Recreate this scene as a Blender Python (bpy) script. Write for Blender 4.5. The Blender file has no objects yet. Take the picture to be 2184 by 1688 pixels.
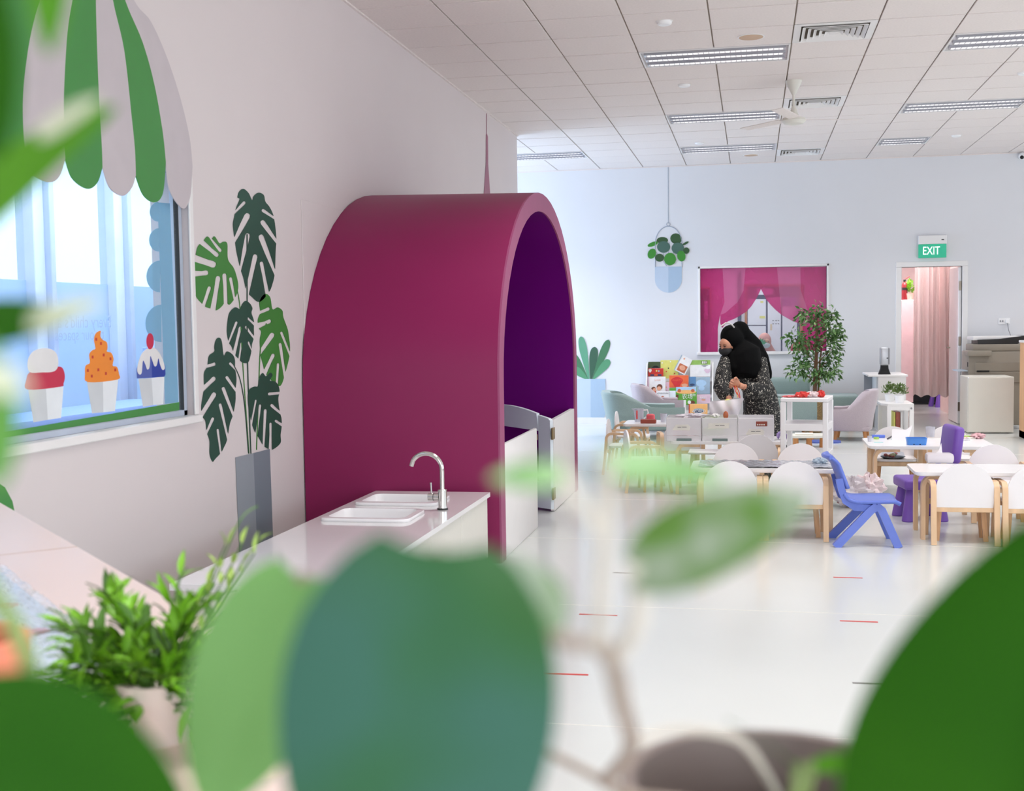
import bpy, bmesh, math, random
from mathutils import Vector, Matrix
random.seed(7)
sc = bpy.context.scene
COL = sc.collection
R = math.radians
PI = math.pi

# ------------------------------------------------------------------ camera
FPX, YAW, PITCH, ROLL, EYE = 2568.5, 0.1981, -0.0596, -0.0145, 1.44
def cam_axes():
    cp, sp = math.cos(PITCH), math.sin(PITCH)
    cr, sr = math.cos(ROLL), math.sin(ROLL)
    right, fwd, up = Vector((1, 0, 0)), Vector((0, cp, sp)), Vector((0, -sp, cp))
    rz = Matrix.Rotation(YAW, 3, 'Z')
    return rz @ (cr*right + sr*up), rz @ (-sr*right + cr*up), rz @ (-fwd)
AXR, AXU, AXB = cam_axes()
cam = bpy.data.cameras.new('camera')
cam_ob = bpy.data.objects.new('camera', cam)
COL.objects.link(cam_ob)
cm = Matrix.Identity(4)
for i in range(3):
    cm[i][0], cm[i][1], cm[i][2] = AXR[i], AXU[i], AXB[i]
cm[2][3] = EYE
cam_ob.matrix_world = cm
cam.sensor_width = 36.0
cam.sensor_fit = 'HORIZONTAL'
cam.lens = FPX/2184*36
cam.clip_start = 0.02
cam.dof.use_dof = True
cam.dof.focus_distance = 9.0
cam.dof.aperture_fstop = 4.9
sc.camera = cam_ob

# ------------------------------------------------------------------ world, daylight, exposure
sc.view_settings.view_transform = 'Standard'
sc.view_settings.look = 'None'
sc.view_settings.gamma = 1.0
sc.view_settings.use_curve_mapping = False
sc.view_settings.exposure = 0.14
cy = sc.cycles
cy.max_bounces, cy.diffuse_bounces, cy.glossy_bounces, cy.transmission_bounces, cy.transparent_max_bounces = 6, 4, 3, 4, 10
cy.caustics_reflective = cy.caustics_refractive = False
cy.use_light_tree = False
world = bpy.data.worlds.new('sky'); sc.world = world
world.use_nodes = True
bg = world.node_tree.nodes['Background']
bg.inputs[0].default_value = (0.80, 0.91, 1.0, 1)
bg.inputs[1].default_value = 1.9

def area(name, loc, aim, sx, sy, power, color):
    l = bpy.data.lights.new(name, 'AREA'); l.shape = 'RECTANGLE'
    l.size, l.size_y, l.energy, l.color = sx, sy, power, color
    o = bpy.data.objects.new(name, l); COL.objects.link(o)
    o.location = loc
    o.rotation_euler = Vector(aim).to_track_quat('-Z', 'Z').to_euler()
    return o
# daylight entering by the windows of the long right side, the far left alcove and the wall behind the viewer
area('daylight_side_windows', (6.9, 7.5, 1.9), (-1, 0, -0.05), 13.0, 2.2, 30, (1.0, 0.97, 0.95))
area('daylight_alcove_window', (-6.3, 15.35, 1.7), (1, 0, 0.0), 2.8, 2.4, 150, (0.50, 0.72, 1.0))
area('daylight_rear_window', (2.2, -2.3, 1.7), (-0.35, 1, -0.12), 6.0, 2.0, 105, (1.0, 0.98, 0.97))

# ------------------------------------------------------------------ helpers: pixel rays of the calibrated photograph, used for flat wall art
def ray(px, py):
    return AXR*((px-1092)/FPX) + AXU*(-(py-844)/FPX) - AXB
def hitX(px, py, x):
    d = ray(px, py); p = d*(x/d.x); p.z += EYE; return p
def hitY(px, py, y):
    d = ray(px, py); p = d*(y/d.y); p.z += EYE; return p
def hitZ(px, py, z):
    d = ray(px, py); p = d*((z-EYE)/d.z); p.z += EYE; return p
def at(px, py, s):
    p = ray(px, py)*s; p.z += EYE; return p

# ------------------------------------------------------------------ materials
def lin(c):
    return tuple((v/255/12.92 if v/255 <= 0.04045 else ((v/255+0.055)/1.055)**2.4) for v in c)
MATS = {}
def mat(name, rgb, rough=0.5, metal=0.0, var=0.04, scale=8.0, bump=0.0, spec=0.5, trans=0.0, alpha=1.0, emit=None, estr=0.0, stretch=(1, 1, 1), sheen=0.0, coat=0.0):
    m = bpy.data.materials.new(name); m.use_nodes = True
    nt = m.node_tree; b = nt.nodes['Principled BSDF']
    c = lin(rgb)
    tc = nt.nodes.new('ShaderNodeTexCoord'); mp = nt.nodes.new('ShaderNodeMapping')
    mp.inputs['Scale'].default_value = stretch
    nz = nt.nodes.new('ShaderNodeTexNoise'); nz.inputs['Scale'].default_value = scale; nz.inputs['Detail'].default_value = 3
    nt.links.new(tc.outputs['Object'], mp.inputs[0]); nt.links.new(mp.outputs[0], nz.inputs['Vector'])
    rp = nt.nodes.new('ShaderNodeValToRGB')
    lo = tuple(max(0, v*(1-var)) for v in c); hi = tuple(min(1, v*(1+var)) for v in c)
    rp.color_ramp.elements[0].position = 0.3; rp.color_ramp.elements[1].position = 0.7
    rp.color_ramp.elements[0].color = (*lo, 1); rp.color_ramp.elements[1].color = (*hi, 1)
    nt.links.new(nz.outputs['Fac'], rp.inputs[0]); nt.links.new(rp.outputs[0], b.inputs['Base Color'])
    b.inputs['Roughness'].default_value = rough; b.inputs['Metallic'].default_value = metal
    b.inputs['Specular IOR Level'].default_value = spec
    if trans: b.inputs['Transmission Weight'].default_value = trans
    if alpha < 1: b.inputs['Alpha'].default_value = alpha
    if sheen: b.inputs['Sheen Weight'].default_value = sheen
    if coat: b.inputs['Coat Weight'].default_value = coat; b.inputs['Coat Roughness'].default_value = 0.08
    if emit is not None:
        b.inputs['Emission Color'].default_value = (*lin(emit), 1); b.inputs['Emission Strength'].default_value = estr
    if bump:
        bp = nt.nodes.new('ShaderNodeBump'); bp.inputs['Strength'].default_value = bump; bp.inputs['Distance'].default_value = 0.004
        nt.links.new(nz.outputs['Fac'], bp.inputs['Height']); nt.links.new(bp.outputs[0], b.inputs['Normal'])
    MATS[name] = m
    return m
def film(name, rgb, clear, rough=0.1):
    """thin see-through sheet: mostly tinted transparency with a little gloss"""
    m = bpy.data.materials.new(name); m.use_nodes = True; nt = m.node_tree
    for n in list(nt.nodes): nt.nodes.remove(n)
    out = nt.nodes.new('ShaderNodeOutputMaterial'); t = nt.nodes.new('ShaderNodeBsdfTransparent')
    d = nt.nodes.new('ShaderNodeBsdfPrincipled'); mx = nt.nodes.new('ShaderNodeMixShader')
    c = lin(rgb)
    nz = nt.nodes.new('ShaderNodeTexNoise'); nz.inputs['Scale'].default_value = 3
    mm = nt.nodes.new('ShaderNodeMapRange'); mm.inputs[3].default_value = clear-0.03; mm.inputs[4].default_value = clear+0.03
    t.inputs[0].default_value = (*[0.35+0.65*v for v in c], 1) if clear > 0.8 else (*[v**0.6 for v in c], 1)
    d.inputs['Base Color'].default_value = (*c, 1); d.inputs['Roughness'].default_value = rough
    nt.links.new(nz.outputs['Fac'], mm.inputs[0]); nt.links.new(mm.outputs[0], mx.inputs[0])
    nt.links.new(d.outputs[0], mx.inputs[1]); nt.links.new(t.outputs[0], mx.inputs[2]); nt.links.new(mx.outputs[0], out.inputs[0])
    MATS[name] = m
    return m
def frosted(name, rgb, rough=0.5):
    m = bpy.data.materials.new(name); m.use_nodes = True; nt = m.node_tree
    for n in list(nt.nodes): nt.nodes.remove(n)
    out = nt.nodes.new('ShaderNodeOutputMaterial'); t = nt.nodes.new('ShaderNodeBsdfTranslucent'); d = nt.nodes.new('ShaderNodeBsdfDiffuse')
    mx = nt.nodes.new('ShaderNodeMixShader'); mx.inputs[0].default_value = rough
    nz = nt.nodes.new('ShaderNodeTexNoise'); nz.inputs['Scale'].default_value = 2.0
    rp = nt.nodes.new('ShaderNodeValToRGB'); c = lin(rgb)
    rp.color_ramp.elements[0].color = (*[v*0.93 for v in c], 1); rp.color_ramp.elements[1].color = (*[min(1, v*1.05) for v in c], 1)
    nt.links.new(nz.outputs['Fac'], rp.inputs[0])
    nt.links.new(rp.outputs[0], t.inputs[0]); nt.links.new(rp.outputs[0], d.inputs[0])
    nt.links.new(d.outputs[0], mx.inputs[1]); nt.links.new(t.outputs[0], mx.inputs[2]); nt.links.new(mx.outputs[0], out.inputs[0])
    MATS[name] = m
    return m

mat('wall_paint', (224, 214, 214), 0.6, var=0.012, scale=1.2, bump=0.02)
mat('back_paint', (228, 228, 232), 0.6, var=0.012, scale=1.2, bump=0.02)
mat('ceiling_tile', (236, 226, 222), 0.8, var=0.03, scale=60, bump=0.1)
mat('ceiling_void', (196, 182, 170), 0.9)
mat('white_gloss', (244, 242, 243), 0.22, var=0.01)
mat('white_satin', (240, 237, 236), 0.4, var=0.01)
mat('white_plastic', (246, 245, 246), 0.3, var=0.01)
mat('chair_white', (240, 236, 238), 0.35, var=0.01)
mat('counter_white', (246, 244, 246), 0.12, var=0.02, scale=3, coat=0.4)
mat('peach_laminate', (240, 216, 206), 0.35, var=0.02, scale=2)
mat('cream_panel', (226, 223, 214), 0.45, var=0.01)
mat('sink_white', (250, 249, 251), 0.15, var=0.005, coat=0.4)
mat('chrome', (215, 213, 210), 0.08, 1.0, var=0.02)
mat('steel', (150, 140, 128), 0.35, 1.0)
mat('dark_plastic', (22, 22, 24), 0.4)
mat('black', (8, 8, 10), 0.6)
mat('grey', (150, 150, 155), 0.5)
mat('birch', (226, 190, 152), 0.42, var=0.09, scale=6, stretch=(3, 3, 0.4))
mat('birch_edge', (208, 160, 116), 0.45, var=0.12, scale=30, stretch=(6, 6, 0.3))
mat('pine', (228, 176, 128), 0.5, var=0.08, scale=5, stretch=(4, 4, 0.5))
mat('booth_shell', (140, 30, 86), 0.42, var=0.03, scale=0.9, spec=0.25)
mat('booth_edge', (160, 76, 118), 0.5, var=0.02)
mat('booth_inside', (104, 0, 112), 0.6, var=0.10, scale=0.7, spec=0.08)  # same paint as the shell, its dim violet shade put into the colour
mat('gate_blue', (236, 244, 252), 0.4, var=0.01)
mat('brass', (170, 150, 110), 0.35, 0.9)
mat('blue_chair', (98, 120, 208), 0.35, var=0.03)
mat('purple_plastic', (120, 82, 180), 0.4, var=0.03)
mat('teal_fabric', (138, 156, 152), 0.9, var=0.07, scale=120, bump=0.15, sheen=0.3)
mat('teal_dark', (112, 128, 126), 0.9, var=0.07, scale=120, bump=0.15)
mat('lilac_fabric', (178, 164, 170), 0.9, var=0.06, scale=120, bump=0.15, sheen=0.3)
mat('orange_wood', (206, 140, 84), 0.5, var=0.12, scale=12, stretch=(5, 5, 0.6))
mat('stripe_green', (66, 140, 66), 0.5, var=0.02)
mat('stripe_grey', (200, 190, 194), 0.5, var=0.02)
mat('mural_dark', (24, 74, 58), 0.5, var=0.08, scale=2)
mat('mural_mid', (60, 132, 54), 0.5, var=0.06, scale=2)
mat('mural_pot', (150, 158, 166), 0.5, var=0.01)
mat('mural_pot_dark', (122, 132, 142), 0.5, var=0.01)
mat('mural_white', (246, 242, 244), 0.5, var=0.01)
mat('mural_spire', (160, 96, 118), 0.5, var=0.03)
mat('plant_a', (98, 160, 128), 0.5, var=0.03); mat('plant_b', (70, 122, 86), 0.5, var=0.03)
mat('plant_c', (58, 96, 74), 0.5, var=0.03); mat('plant_d', (88, 152, 112), 0.5, var=0.03)
mat('pale_blue', (196, 210, 228), 0.5, var=0.01); mat('pale_blue_dark', (172, 194, 216), 0.5, var=0.01)
mat('pilea_a', (48, 84, 46), 0.5); mat('pilea_b', (70, 104, 92), 0.5); mat('pilea_c', (60, 140, 46), 0.5)
mat('steel_frame', (196, 206, 222), 0.4, 0.2)
mat('facade_grey', (212, 222, 236), 0.5)
mat('facade_dark', (184, 198, 220), 0.5)
mat('tape_red', (206, 66, 62), 0.5); mat('tape_grey', (120, 118, 116), 0.5)
film('clear_glass', (235, 243, 250), 0.93, 0.02)
film('pink_film', (214, 78, 150), 0.66, 0.15)
film('pink_film_light', (222, 128, 176), 0.66, 0.15)
film('cloud_film', (150, 200, 226), 0.35, 0.3)
film('drawer_plastic', (248, 246, 248), 0.42, 0.3)
film('bag_film', (236, 230, 236), 0.30, 0.3)
film('cup_clear', (236, 236, 242), 0.66, 0.08)
film('cling', (206, 222, 236), 0.35, 0.06)
frosted('frost_blue', (206, 226, 246), 0.66)
frosted('curtain', (255, 243, 242), 0.4)
frosted('frost_white', (226, 236, 246), 0.5)

def floor_mat():
    m = mat('floor_vinyl', (212, 215, 213), 0.16, var=0.03, scale=0.8, spec=0.5)
    nt = m.node_tree; b = nt.nodes['Principled BSDF']
    tc = nt.nodes.new('ShaderNodeTexCoord'); sep = nt.nodes.new('ShaderNodeSeparateXYZ')
    nt.links.new(tc.outputs['Object'], sep.inputs[0])
    nz = nt.nodes.new('ShaderNodeTexNoise'); nz.inputs['Scale'].default_value = 2.2
    mr = nt.nodes.new('ShaderNodeMapRange'); mr.inputs[3].default_value = 0.12; mr.inputs[4].default_value = 0.3
    nt.links.new(nz.outputs['Fac'], mr.inputs[0]); nt.links.new(mr.outputs[0], b.inputs['Roughness'])
floor_mat()
def floral():
    m = bpy.data.materials.new('floral_black'); m.use_nodes = True; nt = m.node_tree; b = nt.nodes['Principled BSDF']
    tc = nt.nodes.new('ShaderNodeTexCoord'); v = nt.nodes.new('ShaderNodeTexVoronoi'); v.inputs['Scale'].default_value = 24
    w = nt.nodes.new('ShaderNodeTexNoise'); w.inputs['Scale'].default_value = 30; w.inputs['Distortion'].default_value = 2.0
    nt.links.new(tc.outputs['Object'], v.inputs['Vector']); nt.links.new(tc.outputs['Object'], w.inputs['Vector'])
    r1 = nt.nodes.new('ShaderNodeValToRGB'); r1.color_ramp.elements[0].position = 0.30; r1.color_ramp.elements[1].position = 0.38
    r1.color_ramp.elements[0].color = (1, 1, 1, 1); r1.color_ramp.elements[1].color = (0, 0, 0, 1)
    r2 = nt.nodes.new('ShaderNodeValToRGB'); r2.color_ramp.elements[0].position = 0.58; r2.color_ramp.elements[1].position = 0.66
    mu = nt.nodes.new('ShaderNodeMath'); mu.operation = 'MULTIPLY'
    nt.links.new(v.outputs['Distance'], r1.inputs[0]); nt.links.new(w.outputs['Fac'], r2.inputs[0])
    r3 = nt.nodes.new('ShaderNodeValToRGB'); r3.color_ramp.elements[0].position = 0.62; r3.color_ramp.elements[1].position = 0.66
    n3 = nt.nodes.new('ShaderNodeTexNoise'); n3.inputs['Scale'].default_value = 36; n3.inputs['Distortion'].default_value = 3
    nt.links.new(tc.outputs['Object'], n3.inputs['Vector']); nt.links.new(n3.outputs['Fac'], r3.inputs[0])
    mxm = nt.nodes.new('ShaderNodeMath'); mxm.operation = 'MAXIMUM'
    nt.links.new(r1.outputs[0], mu.inputs[0]); nt.links.new(r2.outputs[0], mu.inputs[1])
    nt.links.new(mu.outputs[0], mxm.inputs[0]); nt.links.new(r3.outputs[0], mxm.inputs[1])
    mx = nt.nodes.new('ShaderNodeMix'); mx.data_type = 'RGBA'
    mx.inputs['A'].default_value = (*lin((12, 11, 12)), 1); mx.inputs['B'].default_value = (*lin((226, 220, 206)), 1)
    nt.links.new(mxm.outputs[0], mx.inputs['Factor']); nt.links.new(mx.outputs['Result'], b.inputs['Base Color'])
    b.inputs['Roughness'].default_value = 0.7
    MATS['floral_black'] = m
floral()

# ------------------------------------------------------------------ mesh builder
class MB:
    def __init__(s): s.v = []; s.f = []
    def add(s, vs, fs):
        o = len(s.v); s.v += [tuple(v) for v in vs]; s.f += [tuple(i+o for i in f) for f in fs]; return s
    def box(s, x0, x1, y0, y1, z0, z1):
        vs = [(x, y, z) for z in (z0, z1) for (x, y) in ((x0, y0), (x1, y0), (x1, y1), (x0, y1))]
        return s.add(vs, [(3, 2, 1, 0), (4, 5, 6, 7), (0, 1, 5, 4), (1, 2, 6, 5), (2, 3, 7, 6), (3, 0, 4, 7)])
    def rbox(s, x0, x1, y0, y1, z0, z1, b=0.01, seg=2, M=None):
        bm = bmesh.new(); bmesh.ops.create_cube(bm, size=1)
        for v in bm.verts:
            v.co = Vector(((x0+x1)/2+v.co.x*(x1-x0), (y0+y1)/2+v.co.y*(y1-y0), (z0+z1)/2+v.co.z*(z1-z0)))
        bmesh.ops.bevel(bm, geom=list(bm.edges), offset=b, segments=seg, affect='EDGES', profile=0.5)
        bm.verts.index_update()
        vs = [M @ v.co if M else v.co.copy() for v in bm.verts]
        s.add(vs, [[v.index for v in f.verts] for f in bm.faces]); bm.free(); return s
    def xbox(s, M, sx, sy, sz):
        vs = [M @ Vector((x*sx/2, y*sy/2, z*sz/2)) for z in (-1, 1) for (x, y) in ((-1, -1), (1, -1), (1, 1), (-1, 1))]
        return s.add(vs, [(3, 2, 1, 0), (4, 5, 6, 7), (0, 1, 5, 4), (1, 2, 6, 5), (2, 3, 7, 6), (3, 0, 4, 7)])
    def rings(s, rings, caps=True, closed=True):
        n = len(rings[0]); vs = [p for r in rings for p in r]; fs = []
        for i in range(len(rings)-1):
            for j in range(n if closed else n-1):
                k = (j+1) % n
                fs.append((i*n+j, i*n+k, (i+1)*n+k, (i+1)*n+j))
        if caps and closed:
            fs.append(tuple(range(n-1, -1, -1))); fs.append(tuple((len(rings)-1)*n+j for j in range(n)))
        return s.add(vs, fs)
    def tube(s, path, rad, n=10, flat=1.0, caps=True):
        path = [Vector(p) for p in path]
        if not hasattr(rad, '__len__'): rad = [rad]*len(path)
        rr = []; up = None
        for i, p in enumerate(path):
            t = (path[min(i+1, len(path)-1)]-path[max(i-1, 0)]).normalized()
            if up is None:
                a = Vector((0, 0, 1)) if abs(t.z) < 0.9 else Vector((1, 0, 0)); up = (a-t*a.dot(t)).normalized()
            else:
                up = (up-t*up.dot(t)).normalized()
            w = t.cross(up)
            rr.append([p+(up*math.cos(2*PI*k/n)*flat+w*math.sin(2*PI*k/n))*rad[i] for k in range(n)])
        return s.rings(rr, caps)
    def lathe(s, prof, n=24, M=None, caps=True):
        rr = [[(Vector((r*math.cos(2*PI*k/n), r*math.sin(2*PI*k/n), z))) for k in range(n)] for r, z in prof]
        if M: rr = [[M @ p for p in r] for r in rr]
        return s.rings(rr, caps)
    def ell(s, c, r, n=16, m=10, M=None):
        c = Vector(c); rr = []
        for i in range(m+1):
            a = -PI/2+PI*i/m; ca = max(math.cos(a), 0.02)
            ring = [Vector((r[0]*ca*math.cos(2*PI*k/n), r[1]*ca*math.sin(2*PI*k/n), r[2]*math.sin(a))) for k in range(n)]
            rr.append([c+(M @ p if M else p) for p in ring])
        return s.rings(rr)
    def prism(s, poly, f, d):
        """poly: 2D points, f(u,v)->Vector, d: Vector thickness"""
        n = len(poly); a = [f(u, v) for u, v in poly]; d = Vector(d); b = [p+d for p in a]
        fs = [tuple(range(n)), tuple(range(2*n-1, n-1, -1))]+[(i, (i+1) % n, n+(i+1) % n, n+i) for i in range(n)]
        return s.add(a+b, fs)
    def strip(s, path, wvec, th):
        """rectangular section swept along a planar path; wvec = width vector, th = thickness"""
        path = [Vector(p) for p in path]; w = Vector(wvec); rr = []
        for i, p in enumerate(path):
            t = (path[min(i+1, len(path)-1)]-path[max(i-1, 0)]).normalized()
            nrm = t.cross(w).normalized()*th/2
            rr.append([p-w/2-nrm, p+w/2-nrm, p+w/2+nrm, p-w/2+nrm])
        return s.rings(rr)
    def sheet(s, fn, nu, nv, thick=None):
        vs = [fn(i/nu, j/nv) for i in range(nu+1) for j in range(nv+1)]
        fs = [(i*(nv+1)+j, (i+1)*(nv+1)+j, (i+1)*(nv+1)+j+1, i*(nv+1)+j+1) for i in range(nu) for j in range(nv)]
        return s.add(vs, fs)
WMX = {}
def wm(o): return WMX.get(o.name, Matrix.Identity(4)) if o else Matrix.Identity(4)
def ob(name, mb, m, parent=None, smooth=30, world=False, solid=0.0):
    me = bpy.data.meshes.new(name)
    vs = mb.v
    if world and parent is not None:
        iv = wm(parent).inverted(); vs = [iv @ Vector(v) for v in vs]
    me.from_pydata([tuple(v) for v in vs], [], mb.f); me.update()
    bm = bmesh.new(); bm.from_mesh(me); bmesh.ops.recalc_face_normals(bm, faces=bm.faces[:]); bm.to_mesh(me); bm.free()
    if smooth:
        me.polygons.foreach_set('use_smooth', [True]*len(me.polygons)); me.set_sharp_from_angle(angle=R(smooth))
    ms = m if isinstance(m, (list, tuple)) else [m]
    for k in ms: me.materials.append(MATS[k])
    o = bpy.data.objects.new(name, me); COL.objects.link(o)
    if parent is not None:
        o.parent = parent; WMX[o.name] = wm(parent).copy()
    if solid:
        md = o.modifiers.new('solid', 'SOLIDIFY'); md.thickness = solid; md.offset = 0
    return o
def tag(o, label=None, cat=None, group=None, kind=None):
    if label: o['label'] = label
    if cat: o['category'] = cat
    if group: o['group'] = group
    if kind: o['kind'] = kind
    return o
def thing(name, label, cat, loc=(0, 0, 0), rz=0.0, group=None):
    o = bpy.data.objects.new(name, None); COL.objects.link(o); o.empty_display_size = 0.05
    o.location = loc; o.rotation_euler = (0, 0, rz)
    WMX[o.name] = Matrix.Translation(Vector(loc)) @ Matrix.Rotation(rz, 4, 'Z')
    return tag(o, label, cat, group)
def dup(root, loc, rz, label, group=None):
    def cp(o, par):
        c = o.copy(); COL.objects.link(c)
        if par is not None: c.parent = par
        for ch in [k for k in bpy.data.objects if k.parent == o]: cp(ch, c)
        return c
    r = cp(root, None); r.location = loc; r.rotation_euler = (0, 0, rz)
    WMX[r.name] = Matrix.Translation(Vector(loc)) @ Matrix.Rotation(rz, 4, 'Z')
    return tag(r, label, None, group)
def struct(name, mb, m, parent=None, **k):
    o = ob(name, mb, m, parent, **k)
    if parent is None: o['kind'] = 'structure'
    return o
def lettering(name, body, width, M, m, parent=None, depth=0.001, height=None):
    cu = bpy.data.curves.new(name, 'FONT'); cu.body = body; cu.size = 1.0; cu.align_x = 'CENTER'; cu.align_y = 'CENTER'; cu.extrude = 0.0
    tmp = bpy.data.objects.new(name+'_tmp', cu); COL.objects.link(tmp)
    dg = bpy.context.evaluated_depsgraph_get()
    me = bpy.data.meshes.new_from_object(tmp.evaluated_get(dg))
    bpy.data.objects.remove(tmp); bpy.data.curves.remove(cu)
    if not me.vertices: return None
    xs = [v.co.x for v in me.vertices]; ys = [v.co.y for v in me.vertices]
    k = width/max(1e-6, max(xs)-min(xs)); ky = k if height is None else height/max(1e-6, max(ys)-min(ys))
    cx, cy = (max(xs)+min(xs))/2, (max(ys)+min(ys))/2
    iv = wm(parent).inverted() if parent else Matrix.Identity(4)
    for v in me.vertices: v.co = iv @ (M @ Vector(((v.co.x-cx)*k, (v.co.y-cy)*ky, 0)))
    me.materials.clear(); me.materials.append(MATS[m])
    o = bpy.data.objects.new(name, me); COL.objects.link(o)
    if parent: o.parent = parent; WMX[o.name] = wm(parent).copy()
    return o
def frame_of(o, x, y):
    """matrix with origin o, x axis and y axis given"""
    x = Vector(x).normalized(); y = Vector(y).normalized(); z = x.cross(y)
    M = Matrix.Identity(4)
    for i in range(3): M[i][0], M[i][1], M[i][2], M[i][3] = x[i], y[i], z[i], o[i]
    return M
def fuse(o, voxel, smooth_it=4):
    """merge overlapping closed forms into one continuous surface"""
    r = o.modifiers.new('remesh', 'REMESH'); r.mode = 'VOXEL'; r.voxel_size = voxel
    s = o.modifiers.new('smooth', 'SMOOTH'); s.iterations = smooth_it; s.factor = 0.5
    dg = bpy.context.evaluated_depsgraph_get()
    me = bpy.data.meshes.new_from_object(o.evaluated_get(dg))
    old = o.data; o.modifiers.clear(); o.data = me; bpy.data.meshes.remove(old)
    me.polygons.foreach_set('use_smooth', [True]*len(me.polygons))
    return o
def spline(pts, n=8, closed=True):
    """Catmull-Rom through 2D points"""
    out = []; m = len(pts)
    rng = range(m) if closed else range(m-1)
    for i in rng:
        p0, p1, p2, p3 = (pts[(i-1) % m], pts[i], pts[(i+1) % m], pts[(i+2) % m]) if closed else (pts[max(i-1, 0)], pts[i], pts[i+1], pts[min(i+2, m-1)])
        for k in range(n):
            t = k/n
            out.append(tuple(0.5*((2*p1[a])+(-p0[a]+p2[a])*t+(2*p0[a]-5*p1[a]+4*p2[a]-p3[a])*t*t+(-p0[a]+3*p1[a]-3*p2[a]+p3[a])*t**3) for a in range(2)))
    if not closed: out.append(tuple(pts[-1]))
    return out

CEIL = 3.595; XL = -2.65; YB = 17.0

# ================================================================== THE SETTING
fl = struct('floor', MB().box(-7.0, 7.2, -2.6, 22.0, -0.06, 0.0), 'floor_vinyl', smooth=0)
for i, y in enumerate((2.35, 4.2, 6.02, 7.9, 9.7, 11.5, 13.3, 15.1)):      # welded seams of the vinyl sheets
    ob('floor_seam', MB().box(XL+0.02, 6.8, y-0.0022, y+0.0022, 0.0, 0.0006), 'tape_grey' if False else 'cream_panel', fl, smooth=0)

# left wall with the window opening
wl = MB()
wl.box(XL-0.2, XL, -2.5, 5.40, 0, 1.02).box(XL-0.2, XL, -2.5, 5.40, 2.205, CEIL+0.1)
wl.box(XL-0.2, XL, 5.40, 13.7, 0, CEIL+0.1).box(XL-0.2, XL, -2.5, 2.4, 1.02, 2.205)
wall_left = struct('wall_left', wl, 'wall_paint', smooth=0)
ob('wall_panel', MB().rbox(XL, XL+0.006, 6.87, 10.6, 0.0, 2.2, 0.002, 1), 'wall_paint', wall_left)
# alcove
struct('wall_alcove', MB().box(-7.0, XL-0.2, 13.5, 13.7, 0, CEIL+0.1), 'wall_paint', smooth=0)
struct('wall_alcove_side', MB().box(-6.9, -6.7, 13.7, 17.0, 0, 0.45).box(-6.9, -6.7, 13.7, 17.0, 2.95, CEIL+0.1), 'wall_paint', smooth=0)
# right and rear walls (out of the frame): piers and parapets around their windows
rw = MB().box(7.0, 7.2, -2.6, 17.2, 0, 0.75).box(7.0, 7.2, -2.6, 17.2, 3.05, CEIL+0.1)
for y in (-2.5, 0.8, 4.2, 7.6, 11.0, 14.2, 16.8): rw.box(7.0, 7.2, y-0.12, y+0.12, 0.75, 3.05)
struct('wall_right', rw, 'wall_paint', smooth=0)
struct('wall_rear', MB().box(-2.85, 7.0, -2.6, -2.45, 0, 0.75).box(-2.85, 7.0, -2.6, -2.45, 3.05, CEIL+0.1).box(-2.85, -0.9, -2.6, -2.45, 0.75, 3.05).box(5.3, 7.0, -2.6, -2.45, 0.75, 3.05), 'wall_paint', smooth=0)
# back wall with the pink window and the doorway
WX0, WX1, WZ0, WZ1 = -0.72, 0.985, 1.005, 2.165
DX0, DX1, DZ = 1.962, 2.735, 2.122
wb = MB()
for x0, x1, z0, z1 in ((-7.0, WX0, 0, CEIL+0.1), (WX0, WX1, 0, WZ0), (WX0, WX1, WZ1, CEIL+0.1), (WX1, DX0, 0, CEIL+0.1), (DX0, DX1, DZ, CEIL+0.1), (DX1, 7.2, 0, CEIL+0.1)):
    wb.box(x0, x1, YB, YB+0.14, z0, z1)
wall_back = struct('wall_back', wb, 'back_paint', smooth=0)

# ceiling: slab above, suspended tiles below, each tile a piece of its own
ceil = struct('ceiling', MB().box(-7.0, 7.2, -2.6, 17.1, CEIL+0.018, CEIL+0.12), 'ceiling_void', smooth=0)
taken = set()
XK = [-3.9+0.6*i for i in range(16)]; YK = [5.6+0.6*i for i in range(19)]
def cell(x, y): return (round((x+3.9)/0.6), round((y-5.6)/0.6))
LUM = [(-0.9, 9.8, 2), (-0.9, 12.8, 2), (-0.9, 15.2, 2), (1.5, 9.8, 2), (1.5, 12.8, 2), (1.5, 15.2, 1), (-3.3, 15.2, 2), (-0.9, 6.8, 2), (1.5, 6.8, 2)]
VENT = [(0.3, 9.2), (0.3, 12.2), (0.3, 15.8), (0.3, 6.2)]
for x, y, n in LUM:
    for k in range(n): taken.add(cell(x+0.6*k, y))
for x, y in VENT: taken.add(cell(x, y))
tile_me = None
ntile = 0
for i, x in enumerate(XK[:14]):
    for j, y in enumerate(YK):
        if (i, j) in taken: continue
        if x < XL-0.1 and y < 13.3: continue
        if y > 16.9 or y < 6.7: continue
        gx, gy = 0.0055, 0.0085
        if tile_me is None:
            o = ob('ceiling_tile', MB().rbox(gx, 0.6-gx, gy, 0.6-gy, 0.0, 0.014, 0.002, 1), 'ceiling_tile', ceil, smooth=0)
            tile_me = o.data
        else:
            o = bpy.data.objects.new('ceiling_tile', tile_me); COL.objects.link(o); o.parent = ceil
        o.location = (x, y, CEIL+random.uniform(-0.0008, 0.0008)); ntile += 1
# plain tiles beyond the frame
ob('ceiling_field', MB().box(-2.65, 7.0, -2.5, 6.8, CEIL+0.016, CEIL+0.018).box(4.5, 7.0, 6.8, 17.0, CEIL+0.016, CEIL+0.018).box(-6.7, -3.9, 13.7, 17.0, CEIL+0.016, CEIL+0.018), 'ceiling_tile', ceil, smooth=0)
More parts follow.
